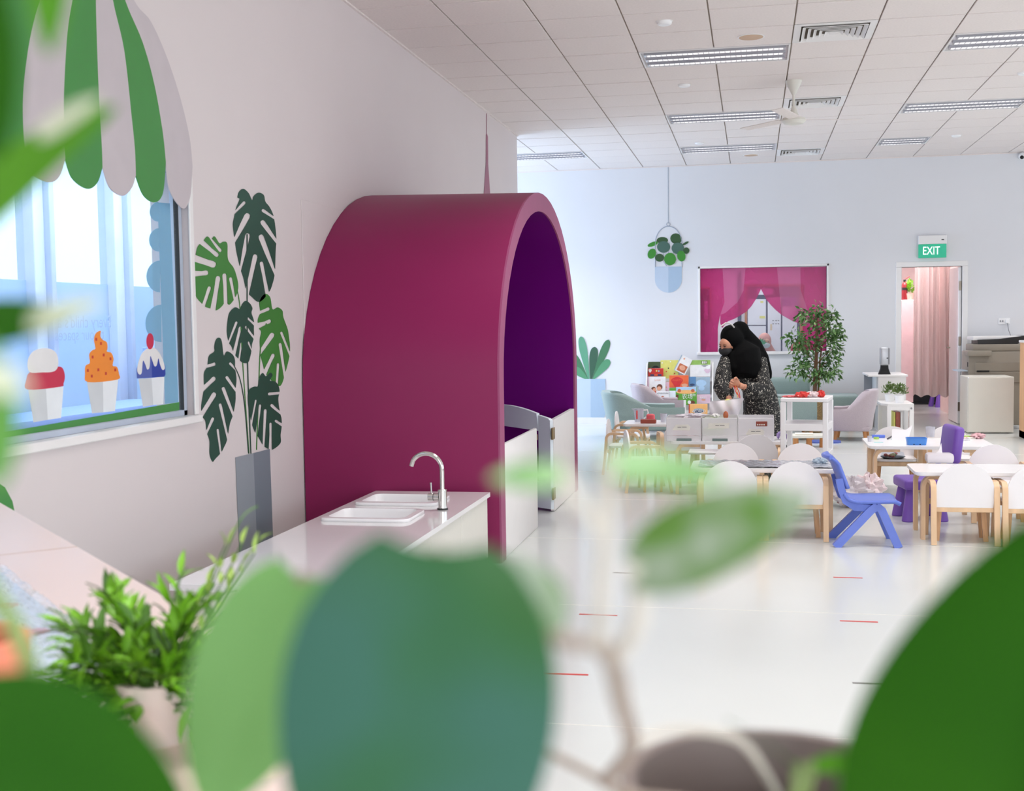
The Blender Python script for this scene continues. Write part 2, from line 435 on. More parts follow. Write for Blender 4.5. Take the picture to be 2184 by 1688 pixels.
# shadow-gap trim where the tiles meet the walls
struct('trim_1', MB().box(XL, XL+0.018, 2.0, 13.7, CEIL-0.014, CEIL-0.001), 'ceiling_tile', smooth=0)
struct('trim_2', MB().box(-6.7, 6.9, YB-0.018, YB, CEIL-0.014, CEIL-0.001), 'ceiling_tile', smooth=0)

# baseboards
struct('baseboard_left', MB().rbox(XL, XL+0.012, -2.4, 13.7, 0, 0.09, 0.003, 1), 'white_satin')
struct('baseboard_back', MB().box(-6.7, DX0-0.09, YB-0.012, YB, 0, 0.09).box(DX1+0.09, 6.9, YB-0.012, YB, 0, 0.09), 'white_satin', smooth=0)

# ------------------------------------------------------------------ left window: glass, frame, sill
w1 = struct('window_1', MB().box(XL-0.048, XL-0.042, 2.4, 5.37, 1.03, 2.195), 'clear_glass', smooth=0)
fr = MB()
for a in ((XL-0.075, XL-0.03, 5.345, 5.385, 1.02, 2.205), (XL-0.075, XL-0.03, 2.4, 5.385, 2.175, 2.205), (XL-0.075, XL-0.03, 2.4, 5.385, 1.02, 1.05)):
    fr.rbox(*a, 0.004, 1)
ob('window_frame', fr, 'steel_frame', w1)
ob('gasket', MB().box(XL-0.05, XL-0.028, 5.338, 5.345, 1.05, 2.175), 'dark_plastic', w1, smooth=0)
cas = MB()
for a in ((XL, XL+0.012, 5.385, 5.425, 1.022, 2.24), (XL-0.05, XL+0.03, 2.4, 5.425, 0.985, 1.022)):
    cas.rbox(*a, 0.004, 1)
ob('window_sill', cas, 'white_satin', w1)

def wallpoly(pts, x, th=0.003, n=0):
    if n: pts = spline(pts, n)
    P = [hitX(a, b, x) for a, b in pts]
    return MB().prism([(p.y, p.z) for p in P], lambda u, v: Vector((x, u, v)), (th, 0, 0))
def backpoly(pts, y, th=-0.003, n=0, closed=True):
    if n: pts = spline(pts, n)
    P = [hitY(a, b, y) for a, b in pts]
    return MB().prism([(p.x, p.z) for p in P], lambda u, v: Vector((u, y, v)), (0, th, 0))

# striped awning panel on the wall above the window, each stripe a piece
aw = thing('awning_panel', 'striped green and grey scalloped awning panel above the ice cream window', 'awning', (XL, 4.7, 2.2))
ax = XL+0.016
b0 = [(-175, 330), (-120, 40), (60, -150), (200, -215)]
b1 = [(52, 335), (48, 284), (47, 213), (53, 142), (67, 57), (90, -20), (140, -130), (205, -215)]
b2 = [(138, 339), (136, 302), (134, 231), (136, 160), (142, 71), (153, 0), (175, -110), (208, -215)]
b3 = [(216.8, 357), (215, 305), (209.7, 213), (206, 124), (202.6, 0), (203, -110), (211, -215)]
b4 = [(288, 375), (286, 320), (279, 249), (263, 107), (239, 0), (224, -110), (213, -215)]
b5 = [(352, 345), (344.7, 277), (327, 178), (302, 89), (265, 0), (235, -110), (215, -215)]
b6 = [(409, 355), (403, 295), (384, 213), (355, 124), (320, 46), (284, 0), (240, -120), (217, -215)]
def stripe(l, r, scal, m, x):
    pts = spline(l, 6, False)[::-1] + spline([l[0]]+scal+[r[0]], 6, False)[1:-1] + spline(r, 6, False)
    ob('awning_stripe', wallpoly(pts, x, 0.004), m, aw, world=True, smooth=0)
stripe(b0, b1, [(-165, 380), (-90, 430), (-10, 372), (30, 368), (46, 352)], 'stripe_green', ax)
stripe(b1, b2, [(62, 368), (100, 389), (124, 378)], 'stripe_grey', ax)
stripe(b2, b3, [(152, 380), (184, 403), (206, 390)], 'stripe_green', ax)
stripe(b3, b4, [(232, 400), (259, 418), (279, 402)], 'stripe_grey', ax)
stripe(b4, b5, [(304, 416), (328, 432), (346, 412)], 'stripe_green', ax)
stripe(b5, b6, [(360, 405), (388, 445), (404, 420)], 'stripe_grey', ax)

# ice cream stickers on the window glass
gx = XL-0.040
gb = thing('green_sill_sticker', 'long green strip sticker along the bottom of the window glass', 'sticker', (gx, 4.6, 1.05))
ob('strip', wallpoly([(-120, 968), (382, 876), (382, 858), (-120, 944)], gx, 0.001), 'stripe_green', gb, world=True, smooth=0)
mat('sorbet_orange', (240, 140, 44), 0.5); mat('sorbet_red', (200, 40, 74), 0.5); mat('sorbet_blue', (24, 60, 160), 0.5); mat('sorbet_blue_light', (80, 98, 176), 0.5)
mat('cream_white', (232, 230, 230), 0.5); mat('cup_light', (232, 236, 240), 0.5); mat('cup_dark', (206, 210, 214), 0.5); mat('fleck_red', (196, 54, 40), 0.5)
def cup(t, l, r, bl, br, m, mb_):
    ob('cup_side', wallpoly([l, m, mb_, bl], gx, 0.001), 'cup_dark', t, world=True, smooth=0)
    ob('cup_side', wallpoly([m, r, br, mb_], gx, 0.001), 'cup_light', t, world=True, smooth=0)
t = thing('ice_cream_sticker', 'orange soft serve ice cream sticker with red flecks on the window', 'sticker', (gx, 4.65, 1.1))
cup(t, (185, 815), (252, 808), (196, 882), (245, 877), (219, 812), (220, 880))
def C6(x, y): return (x/4.22, 560+y/4.22)
ob('scoop', wallpoly([C6(*p) for p in spline([(790, 1078), (765, 1000), (770, 930), (808, 905), (802, 830), (830, 790), (858, 775), (845, 700), (860, 640), (905, 615), (900, 660), (920, 695), (960, 720), (965, 775), (960, 802), (1000, 815), (1020, 870), (1012, 930), (1050, 940), (1068, 1000), (1055, 1055)], 4)], gx, 0.0012), 'sorbet_orange', t, world=True, smooth=0)
for p in ((866, 692), (908, 730), (833, 852), (933, 833), (994, 868), (790, 973), (885, 967), (1037, 968), (953, 1000), (826, 1024)):
    x, y = p; ob('fleck', wallpoly([C6(x-8, y-13), C6(x+8, y-13), C6(x+8, y+13), C6(x-8, y+13)], gx+0.0012, 0.0006), 'fleck_red', t, world=True, smooth=0)
t = thing('ice_cream_sticker', 'blue sundae sticker with white cream and a cherry on the window', 'sticker', (gx, 5.06, 1.1))
cup(t, C6(1245, 1048), C6(1478, 1032), C6(1285, 1300), C6(1468, 1275), C6(1362, 1040), C6(1378, 1285))
ob('scoop', wallpoly([C6(*p) for p in [(1232, 1045), (1228, 960), (1262, 860), (1362, 830), (1366, 1038)]], gx, 0.0012), 'sorbet_blue_light', t, world=True, smooth=0)
ob('scoop', wallpoly([C6(*p) for p in [(1362, 830), (1440, 850), (1485, 930), (1488, 1010), (1476, 1028), (1366, 1038)]], gx, 0.0012), 'sorbet_blue', t, world=True, smooth=0)
ob('cream', wallpoly([C6(*p) for p in spline([(1320, 778), (1380, 765), (1430, 810), (1465, 880), (1482, 950), (1462, 968), (1440, 920), (1425, 862), (1410, 925), (1390, 935), (1372, 890), (1352, 842), (1345, 940), (1325, 965), (1308, 920), (1285, 885), (1275, 990), (1255, 1010), (1235, 980), (1240, 920), (1270, 830)], 4)], gx+0.0012, 0.0008), 'cream_white', t, world=True, smooth=0)
ob('cherry', wallpoly([C6(1350+33*math.cos(a), 710+73*math.sin(a)) for a in [2*PI*k/24 for k in range(24)]], gx+0.002, 0.0008), 'sorbet_red', t, world=True, smooth=0)
t = thing('ice_cream_sticker', 'red and white scoop ice cream sticker behind the pothos leaf', 'sticker', (gx, 4.2, 1.1))
cup(t, C6(255, 1150), C6(570, 1118), C6(300, 1440), C6(548, 1400), C6(412, 1135), C6(428, 1418))
ob('scoop', wallpoly([C6(*p) for p in spline([(250, 1145), (238, 1060), (270, 990), (400, 985), (490, 980), (515, 940), (560, 950), (582, 1020), (570, 1090), (540, 1120)], 4)], gx, 0.0012), 'sorbet_red', t, world=True, smooth=0)
ob('cream', wallpoly([C6(*p) for p in spline([(265, 985), (250, 880), (300, 800), (400, 770), (490, 800), (522, 870), (515, 950), (470, 985), (380, 990)], 4)], gx+0.0012, 0.0008), 'cream_white', t, world=True, smooth=0)
t = thing('cloud_sticker', 'pale blue scalloped cloud edge sticker at the right of the window glass', 'sticker', (gx, 5.2, 1.6))
for (cy_, r_, xx) in ((452, 21, 345), (512, 25, 347), (590, 34, 349), (690, 40, 352)):
    ob('cloud_bump', wallpoly([(xx-8-r_*0.85*math.sin(PI*k/14), cy_-r_*math.cos(PI*k/14)) for k in range(15)], gx, 0.001), 'cloud_film', t, world=True, smooth=0)
ob('cloud_band', wallpoly([(336, 432), (362, 434), (380, 858), (352, 862)], gx, 0.001), 'cloud_film', t, world=True, smooth=0)

# ------------------------------------------------------------------ glazed corridor outside the left window
fx = -4.2
co = struct('floor_corridor', MB().box(-4.6, XL-0.2, 1.0, 13.4, -0.06, 0.0), 'facade_grey', smooth=0)
struct('ceiling_corridor', MB().box(-4.6, XL-0.2, 1.0, 13.4, 3.05, 3.15), 'white_satin', smooth=0)
w3 = struct('window_2', MB().box(fx-0.09, fx, 3.0, 13.0, 0.0, 0.06).box(fx-0.09, fx, 3.0, 13.0, 2.95, 3.05), 'facade_grey', smooth=0)
for y in (4.6, 5.62, 6.49, 7.42, 8.35, 9.28, 10.2, 11.13):
    ob('mullion', MB().rbox(fx-0.10, fx+0.02, y, y+0.11, 0.06, 2.95, 0.004, 1), 'facade_grey', w3)
    ob('mullion_fin', MB().rbox(fx-0.10, fx+0.06, y+0.11, y+0.16, 0.06, 2.95, 0.004, 1), 'facade_dark', w3)
    ob('pane', MB().box(fx-0.05, fx-0.045, y+0.16, y+0.93, 1.74, 2.95), 'clear_glass', w3, smooth=0)
    ob('frosted_pane', MB().box(fx-0.05, fx-0.043, y+0.16, y+0.93, 0.06, 1.74), 'frost_blue', w3, smooth=0)
mat('ink_grey', (160, 180, 206), 0.6)
cl_ = thing('corridor_fill', 'added fill light above the glazed corridor outside the window', 'ceiling light', (-3.45, 7.2, 3.045))  # invented lamp, added to brighten the facade mullions
ob('housing', MB().rbox(-0.3, 0.3, -2.4, 2.4, -0.03, 0.0, 0.005, 1), 'white_satin', cl_)
area('corridor_fill_glow', (-3.45, 7.2, 3.0), (0, 0, -1), 0.55, 4.6, 90, (0.80, 0.90, 1.0))  # bluish fill of the added lamp
for body, (a, b), wd in (("Every child's a", (182, 690), 0.62), ("to our spaces", (172, 720), 0.56)):
    p = hitX(a, b, fx+0.075)
    lettering('glass_lettering', body, wd, frame_of(p, (0, 1, 0), (0, 0, 1)) @ Matrix.Scale(-1, 4, (1, 0, 0)) if False else frame_of(p, (0, -1, 0), (0, 0, 1)), 'ink_grey', w3)
t = thing('cardboard_sheet', 'tall pale blue board leaning against the glazed corridor facade', 'board', (fx+0.25, 7.35, 0))
mat('board_blue', (150, 178, 236), 0.6)
ob('panel', MB().rbox(-0.02, 0.02, 0.0, 0.26, 0, 1.32, 0.005, 1), 'board_blue', t)
t = thing('corridor_bench', 'low blue bench outside along the corridor glass', 'bench', (fx+0.35, 6.2, 0))
ob('seat', MB().rbox(-0.2, 0.2, -1.2, 1.1, 0.86, 0.98, 0.02), 'board_blue', t)
for y in (-1.0, 0.9): ob('support', MB().rbox(-0.17, 0.17, y-0.04, y+0.04, 0, 0.86, 0.005, 1), 'facade_dark', t)

# ------------------------------------------------------------------ painted wall art
def notched(outline, slits, n=5, w=6.0):
    pts = [list(p) for p in spline(outline, n)]
    for s in slits:
        (ex, ey), (ix, iy) = s[0], s[1]; ww = (s[2] if len(s) > 2 else w)*1.2
        k = min(range(len(pts)), key=lambda i: (pts[i][0]-ex)**2+(pts[i][1]-ey)**2)
        m = len(pts); a = k; b = k
        cx, cy = pts[k]
        mw = ww*0.42
        while math.dist(pts[a % m], (cx, cy)) < mw and k-a < m//6: a -= 1
        while math.dist(pts[b % m], (cx, cy)) < mw and b-k < m//6: b += 1
        A, B = pts[a % m], pts[b % m]
        dx, dy = ix-cx, iy-cy; L = math.hypot(dx, dy) or 1; dx /= L; dy /= L
        px, py = -dy, dx
        if (A[0]-cx)*px+(A[1]-cy)*py < 0: px, py = -px, -py
        h = ww*0.5
        ins = [[cx+dx*L*0.55+px*h*0.9, cy+dy*L*0.55+py*h*0.9], [ix+px*h-dx*h, iy+py*h-dy*h], [ix+px*h*0.7-dx*h*0.2, iy+py*h*0.7-dy*h*0.2], [ix, iy], [ix-px*h*0.7-dx*h*0.2, iy-py*h*0.7-dy*h*0.2], [ix-px*h-dx*h, iy-py*h-dy*h], [cx+dx*L*0.55-px*h*0.9, cy+dy*L*0.55-py*h*0.9]]
        idx = [i % m for i in range(a+1, b)]
        keep = []
        i = b % m
        while True:
            keep.append(pts[i])
            if i == a % m: break
            i = (i+1) % m
        pts = keep+ins
    return [tuple(p) for p in pts]
def T6(x, y): return (380+x/4.965, 380+y/4.965)
def T7(x, y): return (400+x/5.275, 680+y/5.275)
mon = thing('monstera_mural', 'painted monstera plant in a tall grey pot on the left wall', 'mural', (XL, 6.1, 0.3))
mx_ = XL+0.002
def mleaf(out, sl, m, x): ob('mural_leaf', wallpoly(notched(out, sl), x, 0.0015), m, mon, world=True, smooth=0)
mleaf([T6(*p) for p in [(690, 115), (745, 160), (782, 235), (800, 190), (850, 155), (905, 180), (922, 250), (965, 305), (1003, 385), (1022, 480), (1038, 640), (1030, 780), (1022, 1000), (1000, 1110), (962, 1205), (862, 1312), (775, 1255), (722, 1190), (692, 1060), (660, 960), (622, 800), (600, 655), (580, 500), (592, 420), (612, 320), (650, 225), (628, 205), (645, 145)]],
      [(T6(600, 655), T6(745, 375), 11), (T6(665, 965), T6(740, 585), 9), (T6(730, 1200), T6(820, 808), 9), (T6(945, 1215), T6(878, 885), 7), (T6(1020, 1010), T6(868, 600), 10), (T6(1035, 655), T6(880, 450), 9), (T6(1008, 420), T6(885, 335), 6), (T6(618, 365), T6(710, 250), 6)], 'mural_dark', mx_)
mleaf([T6(*p) for p in [(305, 620), (350, 645), (385, 618), (435, 690), (475, 675), (518, 695), (525, 860), (590, 960), (632, 1110), (628, 1200), (605, 1260), (580, 1300), (540, 1342), (500, 1315), (450, 1370), (398, 1402), (350, 1385), (285, 1360), (210, 1285), (185, 1240), (167, 1120), (168, 1000), (168, 920), (182, 835), (208, 725), (262, 672)]],
      [(T6(178, 850), T6(400, 925), 12), (T6(168, 1030), T6(320, 1000), 9), (T6(272, 1345), T6(335, 1148), 7), (T6(375, 1390), T6(425, 1038), 9), (T6(505, 1318), T6(487, 1010), 8), (T6(592, 1275), T6(552, 1052), 6), (T6(255, 680), T6(425, 828), 8), (T6(340, 640), T6(455, 780), 6)], 'mural_mid', mx_)
mleaf([(524, 642), (533, 648), (538, 658), (536, 668), (541, 684), (541, 702), (541, 720), (537, 735), (536, 746), (534, 758), (529, 773), (518, 774), (508, 765), (499, 754), (494, 740), (488, 730), (484, 710), (485, 690), (489, 668), (501, 656), (511, 659), (517, 648)],
      [((489, 730), (505, 686), 5), ((500, 754), (513, 697), 6), ((511, 768), (515, 731), 4), ((541, 720), (523, 696), 5), ((537, 745), (529, 729), 4), ((540, 690), (527, 678), 4)], 'mural_dark', mx_)
mleaf([(566, 627), (576, 635), (581, 660), (592, 656), (602, 663), (604, 677), (613, 702), (616, 720), (618, 738), (617, 760), (607, 800), (598, 823), (585, 818), (574, 806), (565, 794), (561, 778), (556, 757), (554, 727), (557, 708), (551, 699), (550, 682), (555, 667), (553, 646), (557, 634)],
      [((552, 668), (575, 658), 6), ((551, 695), (578, 684), 7), ((556, 750), (583, 711), 9), ((566, 794), (584, 755), 7), ((592, 820), (593, 775), 5), ((606, 800), (597, 732), 6), ((617, 755), (599, 708), 5)], 'mural_mid', mx_)
mleaf([(464.5, 721), (472, 726), (476.8, 758), (484, 750), (495, 756), (500.5, 767), (501, 786), (504, 809), (502, 832), (502, 854), (497, 884), (490, 904), (484, 938), (478, 953), (471, 966), (459, 979), (453, 985), (447, 968), (447, 941), (441, 922), (438, 898), (431, 888), (429.5, 866), (435, 828), (435, 797), (442, 782), (445.5, 760), (457, 750), (457, 741), (459, 729)],
      [((441, 781), (460, 776), 6), ((435, 826), (459, 805), 8), ((432, 884), (459, 838), 9), ((441, 920), (455, 891), 6), ((471, 965), (464, 915), 5), ((485, 935), (469, 861), 6), ((497, 882), (475, 826), 7), ((503, 830), (482, 803), 6), ((500, 784), (489, 774), 5)], 'mural_dark', mx_)
mleaf([(560, 796), (567, 803), (576, 795), (581, 801), (575, 812), (586, 814), (593, 822), (596, 836), (593, 852), (597, 881), (600, 893), (600.5, 910), (598, 928), (598, 945), (584, 958), (575, 959), (562, 951), (552, 934), (546, 926), (538, 907), (532, 881), (529, 860), (529, 841), (533, 830), (542, 825), (550, 824), (552.5, 807)],
      [((596, 838), (571, 841), 5), ((597, 880), (577, 863), 6), ((600, 908), (586, 897), 5), ((577, 958), (577, 902), 5), ((561, 950), (566, 873), 6), ((547, 927), (555, 863), 5), ((536, 900), (546, 853), 4)], 'mural_dark', mx_+0.0005)
def mstem(pts, wpx, m):
    L = [(x-wpx/2, y) for x, y in pts]; Rr = [(x+wpx/2, y) for x, y in pts]
    ob('mural_stem', wallpoly(spline(L, 5, False)+spline(Rr, 5, False)[::-1], mx_-0.0003, 0.0012), m, mon, world=True, smooth=0)
mstem([(527, 500), (527, 640), (528, 780), (535, 968)], 2.2, 'mural_dark')
mstem([(506, 620), (512, 660), (518, 780), (531, 968)], 1.6, 'mural_mid')
mstem([(498, 778), (512, 810), (522, 868), (530, 968)], 1.6, 'mural_dark')
mstem([(568, 690), (556, 740), (552, 820), (547, 960)], 1.8, 'mural_mid')
ob('mural_pot', wallpoly([(502, 976), (540, 967), (553, 1300), (516, 1310)], mx_, 0.0016), 'mural_pot', mon, world=True, smooth=0)
ob('mural_pot', wallpoly([(540, 967), (575, 958), (587, 1290), (553, 1300)], mx_, 0.0016), 'mural_pot_dark', mon, world=True, smooth=0)

sp = thing('spire_mural', 'thin mauve painted spire rising to the ceiling above the booth', 'mural', (XL, 12.0, 2.8))
ob('spire', wallpoly([(1028, 470), (1036, 350), (1036.4, 288), (1037.4, 285), (1037.3, 242), (1038.2, 242), (1038.4, 285), (1040.5, 292), (1041, 350), (1049, 470)], XL+0.002, 0.0015), 'mural_spire', sp, world=True, smooth=0)
# green painted shape low on the left wall
lm = thing('leaf_mural', 'rounded green painted leaf low on the left wall', 'mural', (XL, 4.1, 0.6))
ob('mural_leaf', wallpoly([(-60, 1060), (-30, 1015), (10, 1040), (26, 1070), (34, 1110), (20, 1150), (-60, 1150)], mx_, 0.0015), 'stripe_green', lm, world=True, smooth=0)

# hanging planter mural on the back wall
by = YB-0.001
hp = thing('planter_mural', 'painted hanging planter with round green leaves on the back wall', 'mural', (-1.16, YB, 1.85))
def T5(x, y): return (1360+x/4.9636, 440+y/4.9636)
mat('mural_line', (168, 176, 190), 0.5)
ob('cord', backpoly([(1424.4, 354), (1425.8, 354), (1426, 477), (1424.7, 477)], by), 'mural_line', hp, world=True, smooth=0)
ring = MB()
P = [hitY(1426+28.5*math.cos(a), 521-38*math.sin(a), by-0.002) for a in [PI*k/24 for k in range(25)]]
P = [hitY(1454.5, 570, by-0.002)]+P+[hitY(1397.5, 570, by-0.002)]
ob('hoop', MB().tube(P, 0.006, 6), 'mural_line', hp, world=True)
ob('ring', MB().tube([hitY(1425.2+3.6*math.cos(a), 478.5+3.6*math.sin(a), by-0.002) for a in [2*PI*k/14 for k in range(15)]], 0.004, 6), 'mural_line', hp, world=True)
arc = [(1425.5+28.7*math.sin(a), 596+28.5*math.cos(a)) for a in [PI*0.5-PI*0.5*k/12 for k in range(13)]]
ob('pot_half', backpoly([(1425.5, 569)]+[(1454.2, 569)]+arc, by-0.001), 'pale_blue_dark', hp, world=True, smooth=0)
arc = [(1425.5-28.7*math.sin(a), 596+28.5*math.cos(a)) for a in [PI*0.5-PI*0.5*k/12 for k in range(13)]]
ob('pot_half', backpoly([(1425.5, 569)]+[(1396.8, 569)]+arc, by-0.001), 'pale_blue', hp, world=True, smooth=0)
for i, (x, y, rx, ry, ang, m) in enumerate([(262, 362, 60, 36, 0, 'pilea_a'), (407, 345, 62, 56, 20, 'pilea_a'), (160, 402, 58, 22, -20, 'pilea_c'), (275, 432, 70, 62, 0, 'pilea_b'), (425, 446, 66, 62, 0, 'pilea_b'), (508, 393, 36, 12, -28, 'pilea_a'), (515, 471, 33, 34, 20, 'pilea_a'), (150, 503, 42, 56, 25, 'pilea_c'), (232, 546, 48, 42, 0, 'pilea_a'), (343, 560, 63, 66, 0, 'pilea_c'), (462, 528, 44, 58, -12, 'pilea_c')]):
    c_, s_ = math.cos(R(ang)), math.sin(R(ang))
    ob('mural_leaf', backpoly([T5(x+rx*math.cos(a)*c_-ry*math.sin(a)*s_, y+rx*math.cos(a)*s_+ry*math.sin(a)*c_) for a in [2*PI*k/22 for k in range(22)]], by-0.002-0.0008*i), m, hp, world=True, smooth=0)
for a, b in (((300, 630), (265, 480)), ((310, 630), (340, 380)), ((325, 632), (400, 440)), ((330, 632), (460, 520)), ((305, 632), (200, 490))):
    p, q = hitY(*T5(*a), by-0.001), hitY(*T5(*b), by-0.001)
    ob('mural_stem', MB().tube([p, q], 0.003, 5), 'mural_line', hp, world=True)

bp = thing('planter_mural', 'painted pale blue standing planter with long green leaves beside the booth', 'mural', (-2.27, YB, 0.0))
def T8(x, y): return (1210+x/7.342, 690+y/7.342)
def blade(base, tip, w):
    bx, by_ = base; tx, ty = tip; dx, dy = tx-bx, ty-by_; L = math.hypot(dx, dy); dx, dy = dx/L, dy/L; px, py = -dy, dx
    prof = [(0, 0.14), (0.25, 0.5), (0.5, 0.82), (0.72, 1.0), (0.88, 0.86), (0.96, 0.55), (1.0, 0.0)]
    l = [(bx+dx*L*t+px*w*k, by_+dy*L*t+py*w*k) for t, k in prof]; r = [(bx+dx*L*t-px*w*k, by_+dy*L*t-py*w*k) for t, k in prof]
    return spline(l, 4, False)+spline(r, 4, False)[::-1][1:]
for i, (tip, w, m) in enumerate([((60, 460), 62, 'plant_b'), ((430, 368), 66, 'plant_c'), ((650, 255), 62, 'plant_b'), ((100, 700), 60, 'plant_d'), ((210, 205), 62, 'plant_a'), ((660, 570), 62, 'plant_d')]):
    ob('mural_leaf', backpoly([T8(*p) for p in blade((360+(tip[0]-360)*0.12, 885), tip, w)], by-0.001-0.0008*i), m, bp, world=True, smooth=0)
def half(sgn): return [T8(365+sgn*232*math.cos(PI*0.5*k/12), 1400+168*math.sin(PI*0.5*k/12)) for k in range(13)]
ob('pot_half', backpoly([T8(365, 872), T8(597, 872)]+half(1), by-0.006), 'pale_blue_dark', bp, world=True, smooth=0)
ob('pot_half', backpoly([T8(365, 872), T8(133, 872)]+half(-1), by-0.006), 'pale_blue', bp, world=True, smooth=0)

# ================================================================== BACK WALL: window to the office, doorway, sign
w2 = struct('window_3', MB().box(WX0, WX1, YB+0.06, YB+0.066, WZ0, WZ1), 'clear_glass', smooth=0)
fm = MB()
for a in ((WX0-0.03, WX0, YB-0.012, YB+0.10, WZ0-0.03, WZ1+0.03), (WX1, WX1+0.03, YB-0.012, YB+0.10, WZ0-0.03, WZ1+0.03), (WX0-0.03, WX1+0.03, YB-0.012, YB+0.10, WZ1, WZ1+0.03)):
    fm.rbox(*a, 0.004, 1)
ob('window_frame', fm, 'white_satin', w2)
ob('window_sill', MB().rbox(WX0-0.05, WX1+0.05, YB-0.035, YB+0.06, WZ0-0.04, WZ0, 0.005, 1), 'white_satin', w2)
fy = YB+0.055
cs = thing('curtain_film', 'pink theatre curtain film stuck on the office window glass', 'window film', (0.13, fy, WZ0))
def film_part(pts, m): ob('film_panel', backpoly(pts, fy, -0.001), m, cs, world=True, smooth=0)
tent_l = [(1540, 700), (1552, 686), (1565, 681), (1576, 675), (1592, 665), (1603, 653), (1615, 634), (1623, 617)]
tent_r = [(1623, 617), (1635, 640), (1645, 652), (1655, 662), (1667, 672)]
film_part([(1493, 571), (1541, 571), (1545, 645), (1536, 672), (1531, 700), (1531, 754), (1493, 754)], 'pink_film')
film_part([(1541, 571), (1590, 571), (1586, 620), (1573, 645), (1548, 667), (1536, 672), (1545, 645)], 'pink_film_light')
film_part([(1590, 571), (1657, 570), (1660, 600), (1667, 672)]+tent_r[::-1][1:]+tent_l[::-1][1:]+[(1536, 690), (1536, 672), (1548, 667), (1573, 645), (1586, 620)], 'pink_film')
film_part([(1657, 570), (1707, 570), (1708, 620), (1722, 660), (1735, 690), (1712, 693), (1690, 685), (1667, 672), (1660, 600)], 'pink_film_light')
film_part([(1707, 570), (1766, 569), (1766, 752), (1712, 752), (1712, 693), (1735, 690), (1722, 660), (1708, 620)], 'pink_film')

# office behind the window
OY = 19.6
mat('office_wall', (244, 232, 236), 0.7)
struct('wall_office', MB().box(-2.4, 1.75, OY, OY+0.1, 0, 2.75).box(-2.5, -2.4, YB+0.14, OY, 0, 2.75).box(1.72, 1.80, YB+0.14, 21.5, 0, 2.75), 'office_wall', smooth=0)
struct('ceiling_office', MB().box(-2.5, 4.2, YB+0.14, 21.6, 2.75, 2.85), 'white_satin', smooth=0)
def panel_lamp(x, y, z, sx, sy, power, label, col=(1, 1, 1)):
    t = thing('ceiling_panel_light', label, 'ceiling light', (x, y, z))
    ob('housing', MB().rbox(-sx/2, sx/2, -sy/2, sy/2, 0.0, 0.04, 0.005, 1), 'white_satin', t)
    a = area('panel_lamp_glow', (x, y, z-0.02), (0, 0, -1), sx*0.95, sy*0.95, power, col)
    return t
panel_lamp(-0.3, 18.4, 2.70, 1.8, 0.6, 30, 'flush panel light in the office behind the pink window')
panel_lamp(2.35, 19.2, 2.70, 0.5, 0.9, 40, 'flush panel light in the room behind the doorway', (1.0, 0.92, 0.91))
mat('board_white', (232, 230, 236), 0.4); mat('navy_header', (34, 22, 70), 0.5); mat('frame_orange', (190, 110, 60), 0.5, var=0.1, scale=8); mat('dark_line', (50, 44, 60), 0.5)
wbd = thing('notice_board', 'wood framed office notice board of white planner sheets with navy header', 'notice board', (0.1, OY-0.03, 0.5))
def TB(x, y): return (1490+x/7.53, 560+y/7.53)
def offp(pts, m, name, dy=0.0, th=-0.006): ob(name, backpoly([TB(*p) for p in pts], OY-0.01-dy, th), m, wbd, world=True, smooth=0)
offp([(740, 350), (1690, 350), (1690, 1460), (740, 1460)], 'frame_orange', 'frame', 0.0, -0.012)
offp([(780, 390), (1625, 390), (1625, 1460), (780, 1460)], 'navy_header', 'backing', 0.013)
offp([(940, 415), (1195, 415), (1195, 520), (940, 520)], 'board_white', 'planner_sheet', 0.02)
offp([(790, 590), (1080, 590), (1080, 1005), (790, 1005)], 'board_white', 'planner_sheet', 0.02)
offp([(790, 1020), (1080, 1020), (1080, 1460), (790, 1460)], 'board_white', 'planner_sheet', 0.02)
offp([(1110, 560), (1320, 560), (1320, 1460), (1110, 1460)], 'board_white', 'planner_sheet', 0.02)
offp([(1345, 560), (1580, 560), (1580, 1460), (1345, 1460)], 'board_white', 'planner_sheet', 0.02)
mat('note_yellow', (226, 220, 120), 0.6); mat('note_purple', (120, 60, 180), 0.6); mat('note_beige', (222, 196, 160), 0.6)
for x, y, w_, h_, m in ((990, 620, 50, 30, 'note_yellow'), (980, 860, 90, 40, 'note_yellow'), (1345, 560, 230, 145, 'note_purple'), (1150, 990, 30, 100, 'note_beige')):
    offp([(x, y), (x+w_, y), (x+w_, y+h_), (x, y+h_)], m, 'note', 0.028, -0.002)
for x in (1185, 1232, 1270):
    for y in (930, 980): offp([(x, y), (x+24, y), (x+24, y+12), (x, y+12)], 'dark_line', 'magnet', 0.028, -0.002)
ob('post', MB().box(-0.03, 0.03, -0.05, 0.0, 0.0, 2.2), 'navy_header', thing('office_post', 'dark post beside the office notice board', 'post', (hitY(1577, 600, OY-0.1).x, OY-0.05, 0)))
sh = thing('office_shelf', 'wall cubby of papers seen through the pink film', 'shelf', (-0.95, OY-0.02, 1.45))
ob('shelf_box', MB().box(-0.35, 0.30, -0.26, -0.24, 0, 0.02).box(-0.35, 0.30, -0.26, 0, 0, 0.02).box(-0.35, 0.30, -0.26, 0, 0.5, 0.52).box(0.28, 0.30, -0.26, 0, 0, 0.52).box(-0.35, -0.33, -0.26, 0, 0, 0.52), 'pine', sh, smooth=0)
